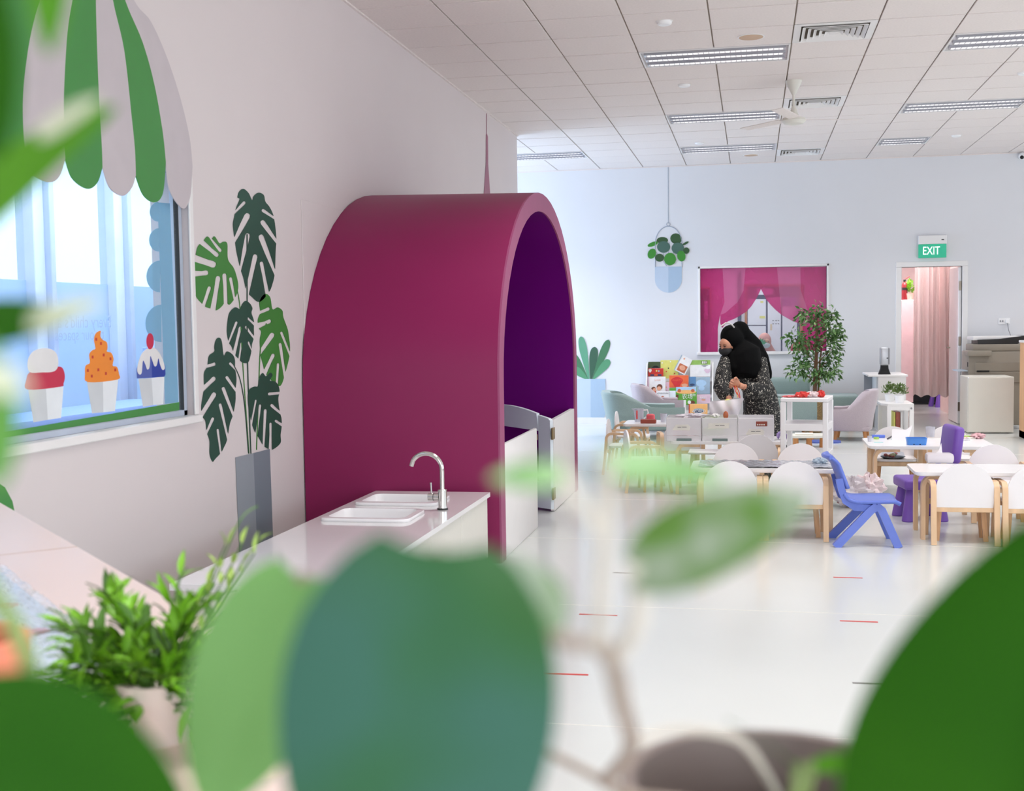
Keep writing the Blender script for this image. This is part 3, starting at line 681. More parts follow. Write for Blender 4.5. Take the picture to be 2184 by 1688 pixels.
for k, (x, h_, m) in enumerate(((-0.28, 0.36, 'dark_line'), (-0.2, 0.30, 'white_satin'), (-0.11, 0.42, 'frame_orange'), (0.0, 0.33, 'white_satin'), (0.1, 0.4, 'navy_header'), (0.19, 0.28, 'white_satin'))):
    f_ = ob('folder', MB().rbox(x, x+0.06, -0.22, -0.02, 0.02, 0.02+h_, 0.004, 1), m, None); f_.location = (-0.95, OY-0.02, 1.45)
    tag(f_, ['dark upright folder at the end of the office cubby', 'short white folder next to the dark one in the office cubby', 'tall orange folder in the office cubby', 'white folder in the middle of the office cubby', 'navy folder in the office cubby', 'lowest white folder at the inner end of the office cubby'][k], 'folder', 'folders in the office cubby')
cp_ = thing('office_copier', 'white office copier below the cubby behind pink film', 'copier', (-1.0, OY-0.55, 0))
ob('body', MB().rbox(-0.4, 0.35, -0.2, 0.4, 0.02, 1.02, 0.02), 'white_satin', cp_)
ob('scanner_lid', MB().rbox(-0.42, 0.3, -0.22, 0.4, 1.05, 1.16, 0.03), 'grey', cp_)
ob('paper_slot', MB().box(-0.3, 0.1, -0.205, -0.198, 0.82, 0.87), 'dark_plastic', cp_, smooth=0)
rb = thing('red_cushion', 'round red cushion on the office sill behind the ficus', 'cushion', (hitY(1712, 742, 17.5).x, 17.5, 0.0))
mat('cushion_red', (206, 40, 70), 0.7)
ob('pad', MB().ell((0, 0, 1.02), (0.17, 0.1, 0.13)), 'cushion_red', rb)
ob('stand', MB().lathe([(0.12, 0), (0.12, 0.02), (0.03, 0.04), (0.03, 0.86), (0.11, 0.9)], 16), 'dark_plastic', rb)

# person in the office: head and shoulders in pink headscarf
mat('scarf_pink', (226, 160, 148), 0.8, var=0.05, scale=20); mat('skin', (214, 158, 128), 0.5, var=0.03); mat('mask_white', (214, 232, 232), 0.6)
hx = hitY(1625, 730, 18.3)
pp = thing('person', 'person in a pink headscarf sitting in the office behind the window', 'person', (hx.x+0.04, 18.3, 0))
bd = MB().ell((0, 0, hx.z-0.0), (0.085, 0.1, 0.115)).tube([(0, 0.02, hx.z-0.1), (0.02, 0.05, hx.z-0.22), (0.05, 0.08, hx.z-0.4), (0.05, 0.08, 0.45)], [0.05, 0.09, 0.17, 0.16], 14)
fuse(ob('body', bd, 'skin', pp), 0.012)
sf = MB().ell((0.0, 0.015, hx.z+0.015), (0.1, 0.115, 0.125)).tube([(0.0, 0.03, hx.z-0.05), (0.03, 0.06, hx.z-0.17), (0.1, 0.09, hx.z-0.30), (0.1, 0.09, hx.z-0.55)], [0.1, 0.13, 0.2, 0.2], 16)
hs = fuse(ob('headscarf', sf, 'scarf_pink', pp), 0.012)
ob('face', MB().ell((0.03, -0.09, hx.z-0.01), (0.05, 0.03, 0.06)), 'skin', pp)
for s in (-1, 1): ob('eye', MB().ell((0.03+0.022*s, -0.118, hx.z+0.008), (0.008, 0.004, 0.005)), 'black', pp)
ob('mask', MB().ell((0.02, -0.098, hx.z-0.045), (0.06, 0.035, 0.045)), 'mask_white', pp)
g = thing('paper_crown_plant', 'spiky green leaf cutout in a glass before the pink scarfed person', 'plant', (hitY(1622, 735, 17.6).x, 17.6, 0))
gz = hitY(1622, 735, 17.6).z
mat('leaf_emerald', (40, 168, 96), 0.5)
for k in range(7):
    a = R(20+k*23); ob('leaf', MB().prism([(0, 0), (0.018, 0.05), (0, 0.1), (-0.018, 0.05)], lambda u, v, a=a: Vector((v*math.cos(a)+u*math.sin(a), 0.004*k-0.012, gz+v*math.sin(a)-u*math.cos(a))), (0, 0.003, 0)), 'leaf_emerald', g, smooth=0)
ob('glass', MB().lathe([(0.035, 0.9), (0.04, gz)], 16), 'frost_white', g)
ob('stand', MB().lathe([(0.05, 0), (0.05, 0.9)], 16), 'white_satin', g)

# ------------------------------------------------------------------ doorway
dr = struct('door_1', MB().rbox(DX0-0.075, DX0, YB-0.015, YB+0.15, 0, DZ-0.001, 0.005, 1).rbox(DX1, DX1+0.075, YB-0.015, YB+0.15, 0, DZ-0.001, 0.005, 1).rbox(DX0-0.075, DX1+0.075, YB-0.015, YB+0.15, DZ, DZ+0.07, 0.005, 1), 'white_satin')
Ml = Matrix.Translation(Vector((DX1-0.0215, YB+0.02, 0))) @ Matrix.Rotation(R(90), 4, 'Z')
lf = ob('door_leaf', MB().rbox(0, 0.77, -0.02, 0.02, 0.01, DZ-0.01, 0.004, 1, Ml), 'white_gloss', dr)
for z in (0.24, 1.12, 1.86):
    ob('hinge', MB().rbox(DX1-0.040, DX1-0.004, YB+0.012, YB+0.022, z-0.06, z+0.06, 0.002, 1), 'steel', lf)
ob('handle', MB().tube([Ml @ Vector((0.66, 0.02, 1.02)), Ml @ Vector((0.66, 0.06, 1.02)), Ml @ Vector((0.56, 0.065, 1.02))], 0.009, 8), 'steel', lf)
mat('store_wall', (250, 226, 222), 0.7)
struct('wall_store', MB().box(2.86, 2.94, YB+0.14, 19.7, 0, 2.75).box(1.80, 4.1, 21.5, 21.6, 0, 2.75).box(4.0, 4.1, 19.7, 21.5, 0, 2.75), 'store_wall', smooth=0)
mat('curtain_orange', (250, 150, 110), 0.6)
cl = hitY(1922, 640, 19.4); cr_ = hitY(1949, 640, 19.4)
cb = thing('low_cupboard', 'tall pale pink cupboard just inside the doorway', 'cupboard', ((cl.x+cr_.x)/2-0.02, 19.6, 0))
hw = (cr_.x-cl.x)/2+0.02
mat('pale_pink', (246, 220, 224), 0.5)
ob('carcass', MB().rbox(-hw, hw, -0.2, 0.3, 0.14, cl.z, 0.006, 1), 'pale_pink', cb)
ob('plinth', MB().box(-hw+0.02, hw-0.02, -0.18, 0.28, 0, 0.14), 'white_satin', cb, smooth=0)
ob('door_panel', MB().rbox(-hw+0.004, hw-0.004, -0.215, -0.2, 0.16, cl.z-0.01, 0.004, 1), 'pale_pink', cb)
fe = thing('fire_extinguisher', 'small dark red fire extinguisher on the pink cupboard', 'extinguisher', (hitY(1929, 638, 19.5).x, 19.5, cl.z))
mat('ext_red', (128, 20, 30), 0.35)
ob('cylinder', MB().lathe([(0.042, 0), (0.045, 0.01), (0.045, 0.22), (0.035, 0.25), (0.014, 0.27), (0.014, 0.29)], 18), 'ext_red', fe)
ob('label', MB().lathe([(0.0455, 0.15), (0.0455, 0.19)], 18, caps=False), 'dark_plastic', fe)
ob('valve', MB().rbox(-0.018, 0.018, -0.015, 0.015, 0.285, 0.315, 0.003, 1), 'dark_plastic', fe)
ob('lever', MB().tube([(-0.01, 0, 0.31), (0.05, 0, 0.345), (0.075, 0, 0.36)], 0.006, 8), 'ext_red', fe)
def leafy(name, label, loc, pot_r, pot_h, fr, fz, n, leafm, potm, leaf_l, group=None, seed=1, cat='plant', spiky=False):
    rnd = random.Random(seed)
    t = thing(name, label, cat, loc, 0, group)
    ob('pot', MB().lathe([(pot_r*0.75, 0), (pot_r, pot_h), (pot_r*0.9, pot_h), (pot_r*0.86, pot_h-0.012), (0.001, pot_h-0.012)], 20), potm, t)
    mb = MB()
    for k in range(n):
        a, e = rnd.uniform(0, 2*PI), rnd.uniform(0.1, PI/2)
        rr_ = rnd.uniform(0.35, 1.0)
        c = Vector((fr*rr_*math.cos(a)*math.cos(e), fr*rr_*math.sin(a)*math.cos(e), pot_h+fz*rr_*math.sin(e)))
        d = Vector((math.cos(a)*math.cos(e), math.sin(a)*math.cos(e), math.sin(e)+0.3)).normalized()
        d = (d+Vector((rnd.uniform(-.5, .5), rnd.uniform(-.5, .5), rnd.uniform(-.4, .5)))).normalized()
        s = d.cross(Vector((rnd.uniform(-1, 1), rnd.uniform(-1, 1), 1))).normalized()
        L, W = leaf_l*rnd.uniform(0.7, 1.2), leaf_l*(0.12 if spiky else 0.26)
        mb.add([c, c+d*L*0.45+s*W, c+d*L, c+d*L*0.45-s*W], [(0, 1, 2), (0, 2, 3)])
    tag(ob('foliage', mb, leafm, t, smooth=0), kind='stuff')
    return t
mat('leaf_bright', (120, 176, 40), 0.5, var=0.2, scale=30); mat('leaf_olive', (98, 122, 60), 0.5, var=0.3, scale=30); mat('pot_blush', (236, 190, 176), 0.5)
leafy('potted_plant', 'bright green plant in a blush pot beside the fire extinguisher', (hitY(1941, 638, 19.45).x, 19.5, cl.z), 0.065, 0.10, 0.055, 0.20, 150, 'leaf_bright', 'pot_blush', 0.05, seed=3)
# curtain in the store room, hanging from a rail
ctn = thing('pink_curtain', 'long pale pink curtain hanging inside the doorway', 'curtain', (2.55, 18.9, 0))
c0, c1 = hitY(1952, 600, 18.9).x, hitY(2024, 600, 18.9).x
zb = hitY(1975, 845, 18.9).z
def cfn(u, v):
    x = c0+(c1-c0)*u; z = zb+(2.62-zb)*v
    return Vector((x+0.012*math.sin(u*40)*v-(1-v)*0.02*math.cos(u*PI), 18.9+0.055*math.sin(u*27+0.4*math.sin(v*3))+0.03*math.sin(u*11), z+0.02*math.sin(u*20)*(1-v)))
ob('drape', MB().sheet(cfn, 70, 14), 'curtain', ctn, world=True, smooth=80, solid=0.004)
ob('rail', MB().tube([(c0-0.4, 18.9, 2.64), (c1+0.3, 18.9, 2.64)], 0.012, 8), 'steel', ctn, world=True)
bk = thing('book_stack_shelf', 'dark shelf of red and blue books glimpsed through the curtain gap', 'shelf', (2.55, 20.9, 0))
ob('carcass', MB().box(-0.6, 0.9, 0, 0.3, 0, 0.03).box(-0.6, 0.9, 0, 0.3, 0.5, 0.53).box(-0.6, 0.9, 0, 0.3, 1.0, 1.03).box(-0.6, 0.9, 0.28, 0.3, 0, 1.03).box(-0.6, -0.57, 0, 0.3, 0, 1.03).box(0.87, 0.9, 0, 0.3, 0, 1.03), 'dark_plastic', bk, smooth=0)
def mammut_stool(name, label, loc, rz, h=0.30, back=False, group=None):
    t = thing(name, label, 'chair' if back else 'stool', loc, rz, group)
    ob('seat', MB().rbox(-0.165, 0.165, -0.15, 0.15, h-0.075, h, 0.022, 3), 'purple_plastic', t)
    for sx in (-1, 1):
        for sy in (-1, 1):
            bx, by2 = sx*0.105, sy*0.095
            M = Matrix.Identity(4)
            rings = []
            for z, r in ((0.0, 0.036), (0.006, 0.040), (0.05, 0.039), (h-0.075, 0.030)):
                k = 1-z/(h-0.07)
                rings.append([Vector((bx+sx*0.028*k+r*math.cos(2*PI*i/14), by2+sy*0.028*k+r*math.sin(2*PI*i/14), z)) for i in range(14)])
            ob('leg', MB().rings(rings), 'purple_plastic', t)
    if back:
        Mb = Matrix.Translation(Vector((0, -0.155, 0.0))) @ Matrix.Rotation(R(7), 4, 'X')
        ob('backrest', MB().rbox(-0.165, 0.165, -0.035, 0.035, 0.41, 0.675, 0.03, 3, Mb), 'purple_plastic', t)
        for sx in (-1, 1): ob('back_post', MB().tube([(sx*0.10, -0.13, h-0.02), (sx*0.10, -0.155, h+0.08), Mb @ Vector((sx*0.10, 0, 0.45))], 0.016, 10), 'purple_plastic', t)
    return t
ps = hitY(2012, 865, 20.4)
mammut_stool('plastic_stool', 'purple plastic stool behind the pink curtain', (ps.x-0.02, 20.4, 0), 0.3)

# EXIT sign
t = thing('exit_sign', 'green lit EXIT sign box above the doorway', 'sign', (2.35, YB, 2.38))
ob('housing', MB().rbox(-0.18, 0.18, -0.07, 0.0, 0.04, 0.155, 0.006, 1), 'white_satin', t)
mat('exit_green', (40, 168, 132), 0.4, emit=(40, 176, 136), estr=0.35); mat('exit_white', (255, 255, 255), 0.4, emit=(255, 255, 255), estr=0.9)
for k_ in ('exit_green', 'exit_white'): MATS[k_].cycles.emission_sampling = 'NONE'
ob('panel', MB().rbox(-0.178, 0.178, -0.045, -0.025, -0.142, 0.04, 0.003, 1), 'exit_green', t)
lettering('exit_lettering', 'EXIT', 0.215, frame_of(Vector((2.338, YB-0.047, 2.334)), (1, 0, 0), (0, 0, 1)), 'exit_white', t, height=0.105)
ob('indicator', MB().rbox(0.11, 0.145, -0.072, -0.068, 0.088, 0.102, 0.001, 1), 'dark_plastic', t)
# socket and cord
t = thing('wall_socket', 'white double wall socket with a plugged grey cord above the copier', 'socket', (3.27, YB, 1.38))
ob('plate', MB().rbox(-0.073, 0.073, -0.012, 0, -0.043, 0.043, 0.004, 1), 'white_plastic', t)
ob('plug', MB().rbox(0.01, 0.055, -0.05, -0.012, -0.03, 0.02, 0.006, 1), 'white_plastic', t)
for x in (-0.05, -0.02): ob('switch', MB().rbox(x-0.008, x+0.008, -0.016, -0.012, -0.012, 0.012, 0.001, 1), 'grey', t)
ob('cord', MB().tube([(0.033, -0.045, -0.03), (0.045, -0.06, -0.12), (0.07, -0.2, -0.26), (0.08, -0.5, -0.30)], 0.005, 6), 'grey', t)
# wall camera
t = thing('wall_camera', 'small white dome camera with black lens at the top of the back wall', 'camera', (3.45, YB-0.03, 3.52))
ob('body', MB().ell((0.02, -0.03, 0.015), (0.055, 0.06, 0.05)), 'white_plastic', t)
ob('lens', MB().ell((0.0, -0.075, -0.005), (0.026, 0.022, 0.026)), 'black', t)
ob('bracket', MB().rbox(0.0, 0.05, -0.02, 0.03, 0.0, 0.06, 0.004, 1), 'white_plastic', t)

# ================================================================== CEILING FIXTURES
mat('louver', (204, 206, 212), 0.25, 0.85, var=0.03); mat('lamp_tray', (214, 208, 212), 0.35, 0.15, var=0.02)
mat('tube_glow', (255, 250, 246), 0.4, emit=(255, 247, 240), estr=2.0)
MATS['tube_glow'].cycles.emission_sampling = 'NONE'
lum_src = {}
def luminaire(n, loc, label):
    if n in lum_src: return dup(lum_src[n], loc, 0, label, 'louvred ceiling lights')
    L = 0.6*n
    t = thing('ceiling_light', label, 'ceiling light', loc, 0, 'louvred ceiling lights')
    ob('tray', MB().box(0.012, L-0.012, 0.012, 0.588, 0.012, 0.017), 'lamp_tray', t, smooth=0)
    fr_ = MB()
    for a in ((0.006, L-0.006, 0.006, 0.02), (0.006, L-0.006, 0.58, 0.594)): fr_.box(a[0], a[1], a[2], a[3], -0.006, 0.012)
    for a in ((0.006, 0.02), (L-0.02, L-0.006)): fr_.box(a[0], a[1], 0.02, 0.58, -0.006, 0.012)
    ob('frame', fr_, 'white_satin', t, smooth=0)
    for yc in (0.12, 0.30, 0.48):
        tb = ob('tube', MB().tube([(0.06, yc, 0.004), (L-0.06, yc, 0.004)], 0.007, 8), 'tube_glow', t)
        lv = MB().box(0.04, L-0.04, yc-0.036, yc-0.033, -0.012, 0.012).box(0.04, L-0.04, yc+0.033, yc+0.036, -0.012, 0.012)
        m_ = int(26*n/2)
        for k in range(m_+1):
            x = 0.05+(L-0.1)*k/m_; lv.box(x-0.002, x+0.002, yc-0.033, yc+0.033, -0.012, -0.004)
        lv.box(0.04, 0.055, yc-0.033, yc+0.033, -0.012, 0.011).box(L-0.055, L-0.04, yc-0.033, yc+0.033, -0.012, 0.011)
        ob('louvre', lv, 'louver', t, smooth=0)
    gl = bpy.data.lights.new('lamp_glow', 'AREA'); gl.shape = 'RECTANGLE'; gl.size = L-0.1; gl.size_y = 0.46; gl.energy = 8.2*n; gl.color = (1.0, 0.975, 0.955); gl.spread = R(100)
    go_ = bpy.data.objects.new('lamp_glow', gl); COL.objects.link(go_); go_.parent = t; go_.location = (L/2, 0.3, -0.016)
    lum_src[n] = t
    return t
LL = ['louvred ceiling light beside the nearest square air vent', 'louvred ceiling light left of the ceiling fan', 'louvred ceiling light near the back wall beside the far vent', 'louvred ceiling light cut by the right edge of the picture', 'long louvred ceiling light right of the fan', 'short square louvred ceiling light near the back wall', 'bright louvred ceiling light past the corner of the left wall', 'louvred ceiling light overhead before the booth', 'louvred ceiling light overhead on the far side']
for (x, y, n), lb in zip(LUM, LL): luminaire(n, (x, y, CEIL), lb)
for x, y in ((3.9, 3.8), (3.9, 6.8), (3.9, 9.8), (3.9, 12.8), (3.9, 15.2), (-0.9, 3.8), (1.5, 3.8), (-0.9, 0.8), (1.5, 0.8), (3.9, 0.8)): luminaire(2, (x, y, CEIL), 'louvred ceiling light overhead outside the frame')
mat('vent_dark', (96, 84, 70), 0.8)
def vent(loc, label, src=[]):
    if src: return dup(src[0], loc, 0, label, 'square air vents')
    t = thing('air_vent', label, 'air vent', loc, 0, 'square air vents')
    ob('duct_backing', MB().box(0.02, 0.58, 0.02, 0.58, 0.014, 0.018), 'vent_dark', t, smooth=0)
    def sq(r0, r1, z0, z1):
        a = [(-r0, -r0), (r0, -r0), (r0, r0), (-r0, r0)]; b = [(-r1, -r1), (r1, -r1), (r1, r1), (-r1, r1)]
        rr_ = [[Vector((0.3+x, 0.3+y, z0)) for x, y in a], [Vector((0.3+x, 0.3+y, z1)) for x, y in b], [Vector((0.3+x, 0.3+y, z1-0.003)) for x, y in b], [Vector((0.3+x, 0.3+y, z0-0.003)) for x, y in a]]
        return MB().rings(rr_+[rr_[0]], caps=False)
    ob('frame', sq(0.296, 0.245, 0.002, 0.000), 'white_satin', t, smooth=0)
    for k in range(5):
        r = 0.235-0.042*k; ob('vane', sq(r, r-0.026, -0.012, 0.010), 'white_satin', t, smooth=0)
    ob('core', MB().box(0.27, 0.33, 0.27, 0.33, -0.01, -0.006), 'white_satin', t, smooth=0)
    src.append(t); return t
for (x, y), lb in zip(VENT, ['square ceiling air vent beside the nearest louvred light', 'square ceiling air vent behind the fan', 'square ceiling air vent nearest the back wall', 'square ceiling air vent overhead']): vent((x, y, CEIL), lb)
mat('detector_tan', (206, 176, 150), 0.7)
def disc(loc, r, h, m, name, label, cat):
    t = thing(name, label, cat, loc, 0, 'ceiling discs')
    ob('cover', MB().lathe([(r*0.75, -h), (r*0.95, -h*0.7), (r, 0.0)], 24), m, t); ob('rim', MB().lathe([(r*1.02, -0.004), (r*1.1, -0.003), (r*1.1, 0.0)], 24), 'white_satin', t); return t
disc((-0.62, 8.85, CEIL), 0.055, 0.028, 'white_plastic', 'smoke_detector', 'white round smoke detector on the tile nearest the viewer', 'detector')
disc((-0.61, 11.24, CEIL), 0.055, 0.02, 'white_plastic', 'smoke_detector', 'white round smoke detector between two louvred lights', 'detector')
disc((-0.01, 9.5, CEIL), 0.095, 0.008, 'detector_tan', 'ceiling_speaker', 'tan round ceiling speaker beside the nearest louvred light', 'speaker')
disc((-0.63, 14.9, CEIL), 0.055, 0.02, 'white_plastic', 'smoke_detector', 'white round smoke detector before the farthest louvred light', 'detector')
disc((-0.02, 16.2, CEIL), 0.095, 0.008, 'detector_tan', 'ceiling_speaker', 'tan round ceiling speaker next to the far vent', 'speaker')
disc((2.37, 15.2, CEIL), 0.055, 0.02, 'white_plastic', 'smoke_detector', 'white round smoke detector next to the short square light', 'detector')
disc((2.36, 11.5, CEIL), 0.055, 0.02, 'white_plastic', 'smoke_detector', 'white round smoke detector at the right edge of the ceiling', 'detector')
# ceiling fan
t = thing('ceiling_fan', 'white ceiling fan with slim blades hanging by the square vents', 'ceiling fan', (0.365, 11.32, CEIL))
ob('canopy', MB().lathe([(0.075, 0.0), (0.07, -0.02), (0.018, -0.125)], 24), 'cream_panel', t)
ob('rod', MB().lathe([(0.012, -0.10), (0.012, -0.26)], 12), 'cream_panel', t)
ob('motor', MB().lathe([(0.012, -0.22), (0.04, -0.30), (0.05, -0.325), (0.10, -0.335), (0.11, -0.36), (0.085, -0.385), (0.02, -0.40)], 28), 'cream_panel', t)
for k in range(3):
    a = R(12+120*k)
    M = Matrix.Rotation(a, 4, 'Z')
    ob('blade', MB().rbox(0.10, 0.62, -0.055, 0.055, -0.352, -0.346, 0.0025, 1, M @ Matrix.Rotation(R(6), 4, 'X')), 'ceiling_tile', t)

# ================================================================== BOOTH
bo = thing('play_booth', 'large magenta arched play booth against the left wall with a white gate', 'play booth', (-2.0, 8.6, 0))
BXF, BXB = -1.485, XL+0.008
def prof(inset, shift, n=28):
    cy, a, b, sp = 8.63, 1.61-inset, 1.27-inset, 1.10
    pts = [(cy-a+shift, 0.0), (cy-a+shift, 0.55)]
    for k in range(n+1):
        th = PI-PI*k/n; pts.append((cy+a*math.cos(th)+shift, sp+b*math.sin(th)))
    return pts+[(cy+a+shift, 0.55), (cy+a+shift, 0.0)]
def shellmesh(i0, i1, xb, xf, nx=6, flare=-0.21):
    mb = MB(); rr_ = []
    for k in range(nx+1):
        u = k/nx; x = xb+(xf-xb)*u; s = flare*(1-u)
        o_, n_ = prof(i0, s), prof(i1, s)
        rr_.append([Vector((x, y, z)) for y, z in o_]+[Vector((x, y, z)) for y, z in n_[::-1]])
    return mb.rings(rr_)
ob('shell', shellmesh(0.0, 0.03, BXB, BXF-0.012), 'booth_shell', bo, world=True, smooth=35)
ob('lining', shellmesh(0.10, 0.13, BXB, BXF-0.012), 'booth_inside', bo, world=True, smooth=35)
ob('front_edge', shellmesh(0.0, 0.13, BXF-0.012, BXF, 1, 0.0), 'booth_edge', bo, world=True, smooth=35)
pb = prof(0.12, -0.21)
ob('back_panel', MB().prism(pb, lambda u, v: Vector((BXB, u, v)), (0.012, 0, 0)), 'booth_inside', bo, world=True, smooth=0)
ob('front_panel', MB().rbox(BXF-0.035, BXF-0.008, 7.13, 8.31, 0.0, 0.705, 0.008, 2), 'white_satin', bo, world=True)
pc = [(9.03, 0.005), (9.03, 0.66), (9.04, 0.69), (9.07, 0.705)]+[(10.06, 0.715), (10.11, 0.71), (10.11, 0.005)]
ob('front_panel', MB().prism(pc, lambda u, v: Vector((BXF-0.036, u, v)), (0.028, 0, 0)), 'white_satin', bo, world=True, smooth=0)
ob('latch', MB().rbox(BXF-0.04, BXF-0.005, 8.305, 8.32, 0.62, 0.66, 0.002, 1), 'brass', bo, world=True)
# gate swung inwards, hinged on the far panel: arched frame with an open middle
gd = Vector((-0.80, 0.60, 0)).normalized(); go = Vector((BXF-0.022, 9.015, 0)); gn = Vector((gd.y, -gd.x, 0))
GL = 0.69
outer = [(0, 0.02), (0, 0.70)]+[(0.02+0.65*(k/10), 0.715+0.085*math.sin(PI*min(1, 0.62*k/10+0.0)) ) for k in range(11)]+[(GL, 0.77), (GL, 0.02)]
inner = [(0.13, 0.22), (0.13, 0.615), (GL-0.07, 0.635), (GL-0.07, 0.22)]
def gp(u, v, d): return go+gd*u+Vector((0, 0, v))+gn*d
gm = MB()
def gate_ring(d): return [gp(u, v, d) for u, v in outer], [gp(u, v, d) for u, v in inner]
def quadband(poly): gm.prism(poly, lambda u, v: gp(u, v, -0.015), gn*0.03)
top_o = [p for p in outer if p[1] > 0.6]
quadband([(0, 0.02), (0, 0.70), (0.02, 0.715), (0.13, 0.735), (0.13, 0.02)])
quadband([(0.13, 0.615)]+[p for p in top_o if p[0] >= 0.13 and p[0] <= GL-0.07]+[(GL-0.07, 0.635)])
quadband([(GL-0.07, 0.02), (GL-0.07, 0.78), (GL, 0.77), (GL, 0.02)])
quadband([(0.13, 0.02), (0.13, 0.22), (GL-0.07, 0.22), (GL-0.07, 0.02)])
gt = ob('gate', gm, 'gate_blue', bo, world=True, smooth=0)
for z in (0.60, 0.14): ob('hinge', MB().rbox(BXF-0.018, BXF-0.004, 8.98, 9.07, z-0.045, z+0.045, 0.002, 1), 'brass', gt, world=True)

# ================================================================== SINK COUNTER
ct = thing('sink_counter', 'low white sink counter running up to the booth', 'counter', (-1.87, 5.6, 0))
def slab_holes(xs, ys, holes, z0, z1):
    mb = MB()
    def solid(i, j): return 0 <= i < len(xs)-1 and 0 <= j < len(ys)-1 and (i, j) not in holes
    for i in range(len(xs)-1):
        for j in range(len(ys)-1):
            if not solid(i, j): continue
            x0, x1, y0, y1 = xs[i], xs[i+1], ys[j], ys[j+1]
            mb.add([(x0, y0, z1), (x1, y0, z1), (x1, y1, z1), (x0, y1, z1)], [(0, 1, 2, 3)])
            mb.add([(x0, y0, z0), (x1, y0, z0), (x1, y1, z0), (x0, y1, z0)], [(3, 2, 1, 0)])
            for (di, dj, a, b) in ((-1, 0, (x0, y0), (x0, y1)), (1, 0, (x1, y0), (x1, y1)), (0, -1, (x0, y0), (x1, y0)), (0, 1, (x0, y1), (x1, y1))):
                if not solid(i+di, j+dj): mb.add([(*a, z0), (*b, z0), (*b, z1), (*a, z1)], [(0, 1, 2, 3)])
    return mb
SX0, SX1 = -2.17, -1.70
SY = [(5.76, 6.12), (6.30, 6.66)]
xs = [-2.225, SX0+0.03, SX1-0.03, -1.522]; ys = [4.27, SY[0][0]+0.03, SY[0][1]-0.03, SY[1][0]+0.03, SY[1][1]-0.03, 6.885]
ob('worktop', slab_holes(xs, ys, {(1, 1), (1, 3)}, 0.424, 0.45), 'counter_white', ct, world=True, smooth=0)
ob('carcass', MB().box(-2.205, -1.552, 4.30, 5.74, 0.06, 0.424).box(-2.205, -1.552, 6.68, 6.875, 0.06, 0.424).box(-1.60, -1.552, 5.74, 6.68, 0.06, 0.424).box(-2.205, -2.18, 5.74, 6.68, 0.06, 0.424), 'cream_panel', ct, world=True, smooth=0)
ob('plinth', MB().box(-2.18, -1.60, 4.34, 6.86, 0.0, 0.06), 'grey', ct, world=True, smooth=0)
for k in range(4):
    y0 = 4.305+0.642*k; d_ = ob('door', MB().rbox(-1.552, -1.536, y0, y0+0.637, 0.065, 0.418, 0.003, 1), 'cream_panel', ct, world=True)
for n, (y0, y1) in enumerate(SY):
    s = thing('sink_basin', ['near white rectangular sink basin in the low counter', 'far white rectangular sink basin next to the booth'][n], 'sink', ((SX0+SX1)/2, (y0+y1)/2, 0.30), 0, 'sink basins')
    def rr2(x0, x1, y0, y1, r, z, n_=5):
        out = []
        for cx_, cy_, a0 in ((x1-r, y0+r, -PI/2), (x1-r, y1-r, 0), (x0+r, y1-r, PI/2), (x0+r, y0+r, PI)):
            for k in range(n_+1):
                a = a0+PI/2*k/n_; out.append(Vector((cx_+r*math.cos(a), cy_+r*math.sin(a), z)))
        return out
    R_ = [rr2(SX0, SX1, y0, y1, 0.05, 0.4502), rr2(SX0+0.002, SX1-0.002, y0+0.002, y1-0.002, 0.05, 0.466), rr2(SX0+0.03, SX1-0.03, y0+0.03, y1-0.03, 0.045, 0.468), rr2(SX0+0.036, SX1-0.036, y0+0.036, y1-0.036, 0.045, 0.455), rr2(SX0+0.05, SX1-0.05, y0+0.05, y1-0.05, 0.045, 0.34), rr2(SX0+0.09, SX1-0.09, y0+0.09, y1-0.09, 0.04, 0.318), rr2(SX0+0.17, SX1-0.17, y0+0.15, y1-0.15, 0.01, 0.316)]
    o = ob('basin', MB().rings(R_, caps=False).add(R_[-1], [tuple(range(len(R_[-1])))]), 'sink_white', s, world=True, smooth=40, solid=0.004)
    ob('drain', MB().lathe([(0.03, 0.0), (0.03, 0.006), (0.02, 0.004)], 18, Matrix.Translation(Vector(((SX0+SX1)/2, (y0+y1)/2, 0.318)))), 'chrome', s, world=True)
fa = thing('faucet', 'chrome gooseneck faucet with side lever on the sink counter', 'faucet', (-1.635, 6.21, 0.45))
ob('base_ring', MB().lathe([(0.029, 0), (0.029, 0.006), (0.026, 0.009)], 24), 'dark_plastic', fa)
ob('body', MB().lathe([(0.024, 0.006), (0.024, 0.108), (0.022, 0.11)], 24), 'chrome', fa)
pth = [(0, 0, 0.10), (0, 0, 0.20)]+[(-0.087+0.087*math.cos(PI*k/16), 0, 0.215+0.087*math.sin(PI*k/16)) for k in range(14)]
pth += [(-0.087+0.087*math.cos(PI*13/16)-0.010, 0, 0.215+0.087*math.sin(PI*13/16)-0.03)]
ob('spout', MB().tube(pth, 0.0125, 16), 'chrome', fa)
ob('valve', MB().tube([(-0.018, 0, 0.068), (-0.078, 0, 0.068)], 0.021, 20), 'chrome', fa)
ob('valve_gap', MB().tube([(-0.046, 0, 0.068), (-0.049, 0, 0.068)], 0.0214, 20), 'dark_plastic', fa)
ob('lever', MB().tube([(-0.060, 0, 0.085), (-0.063, 0, 0.145)], [0.005, 0.006], 10), 'chrome', fa)

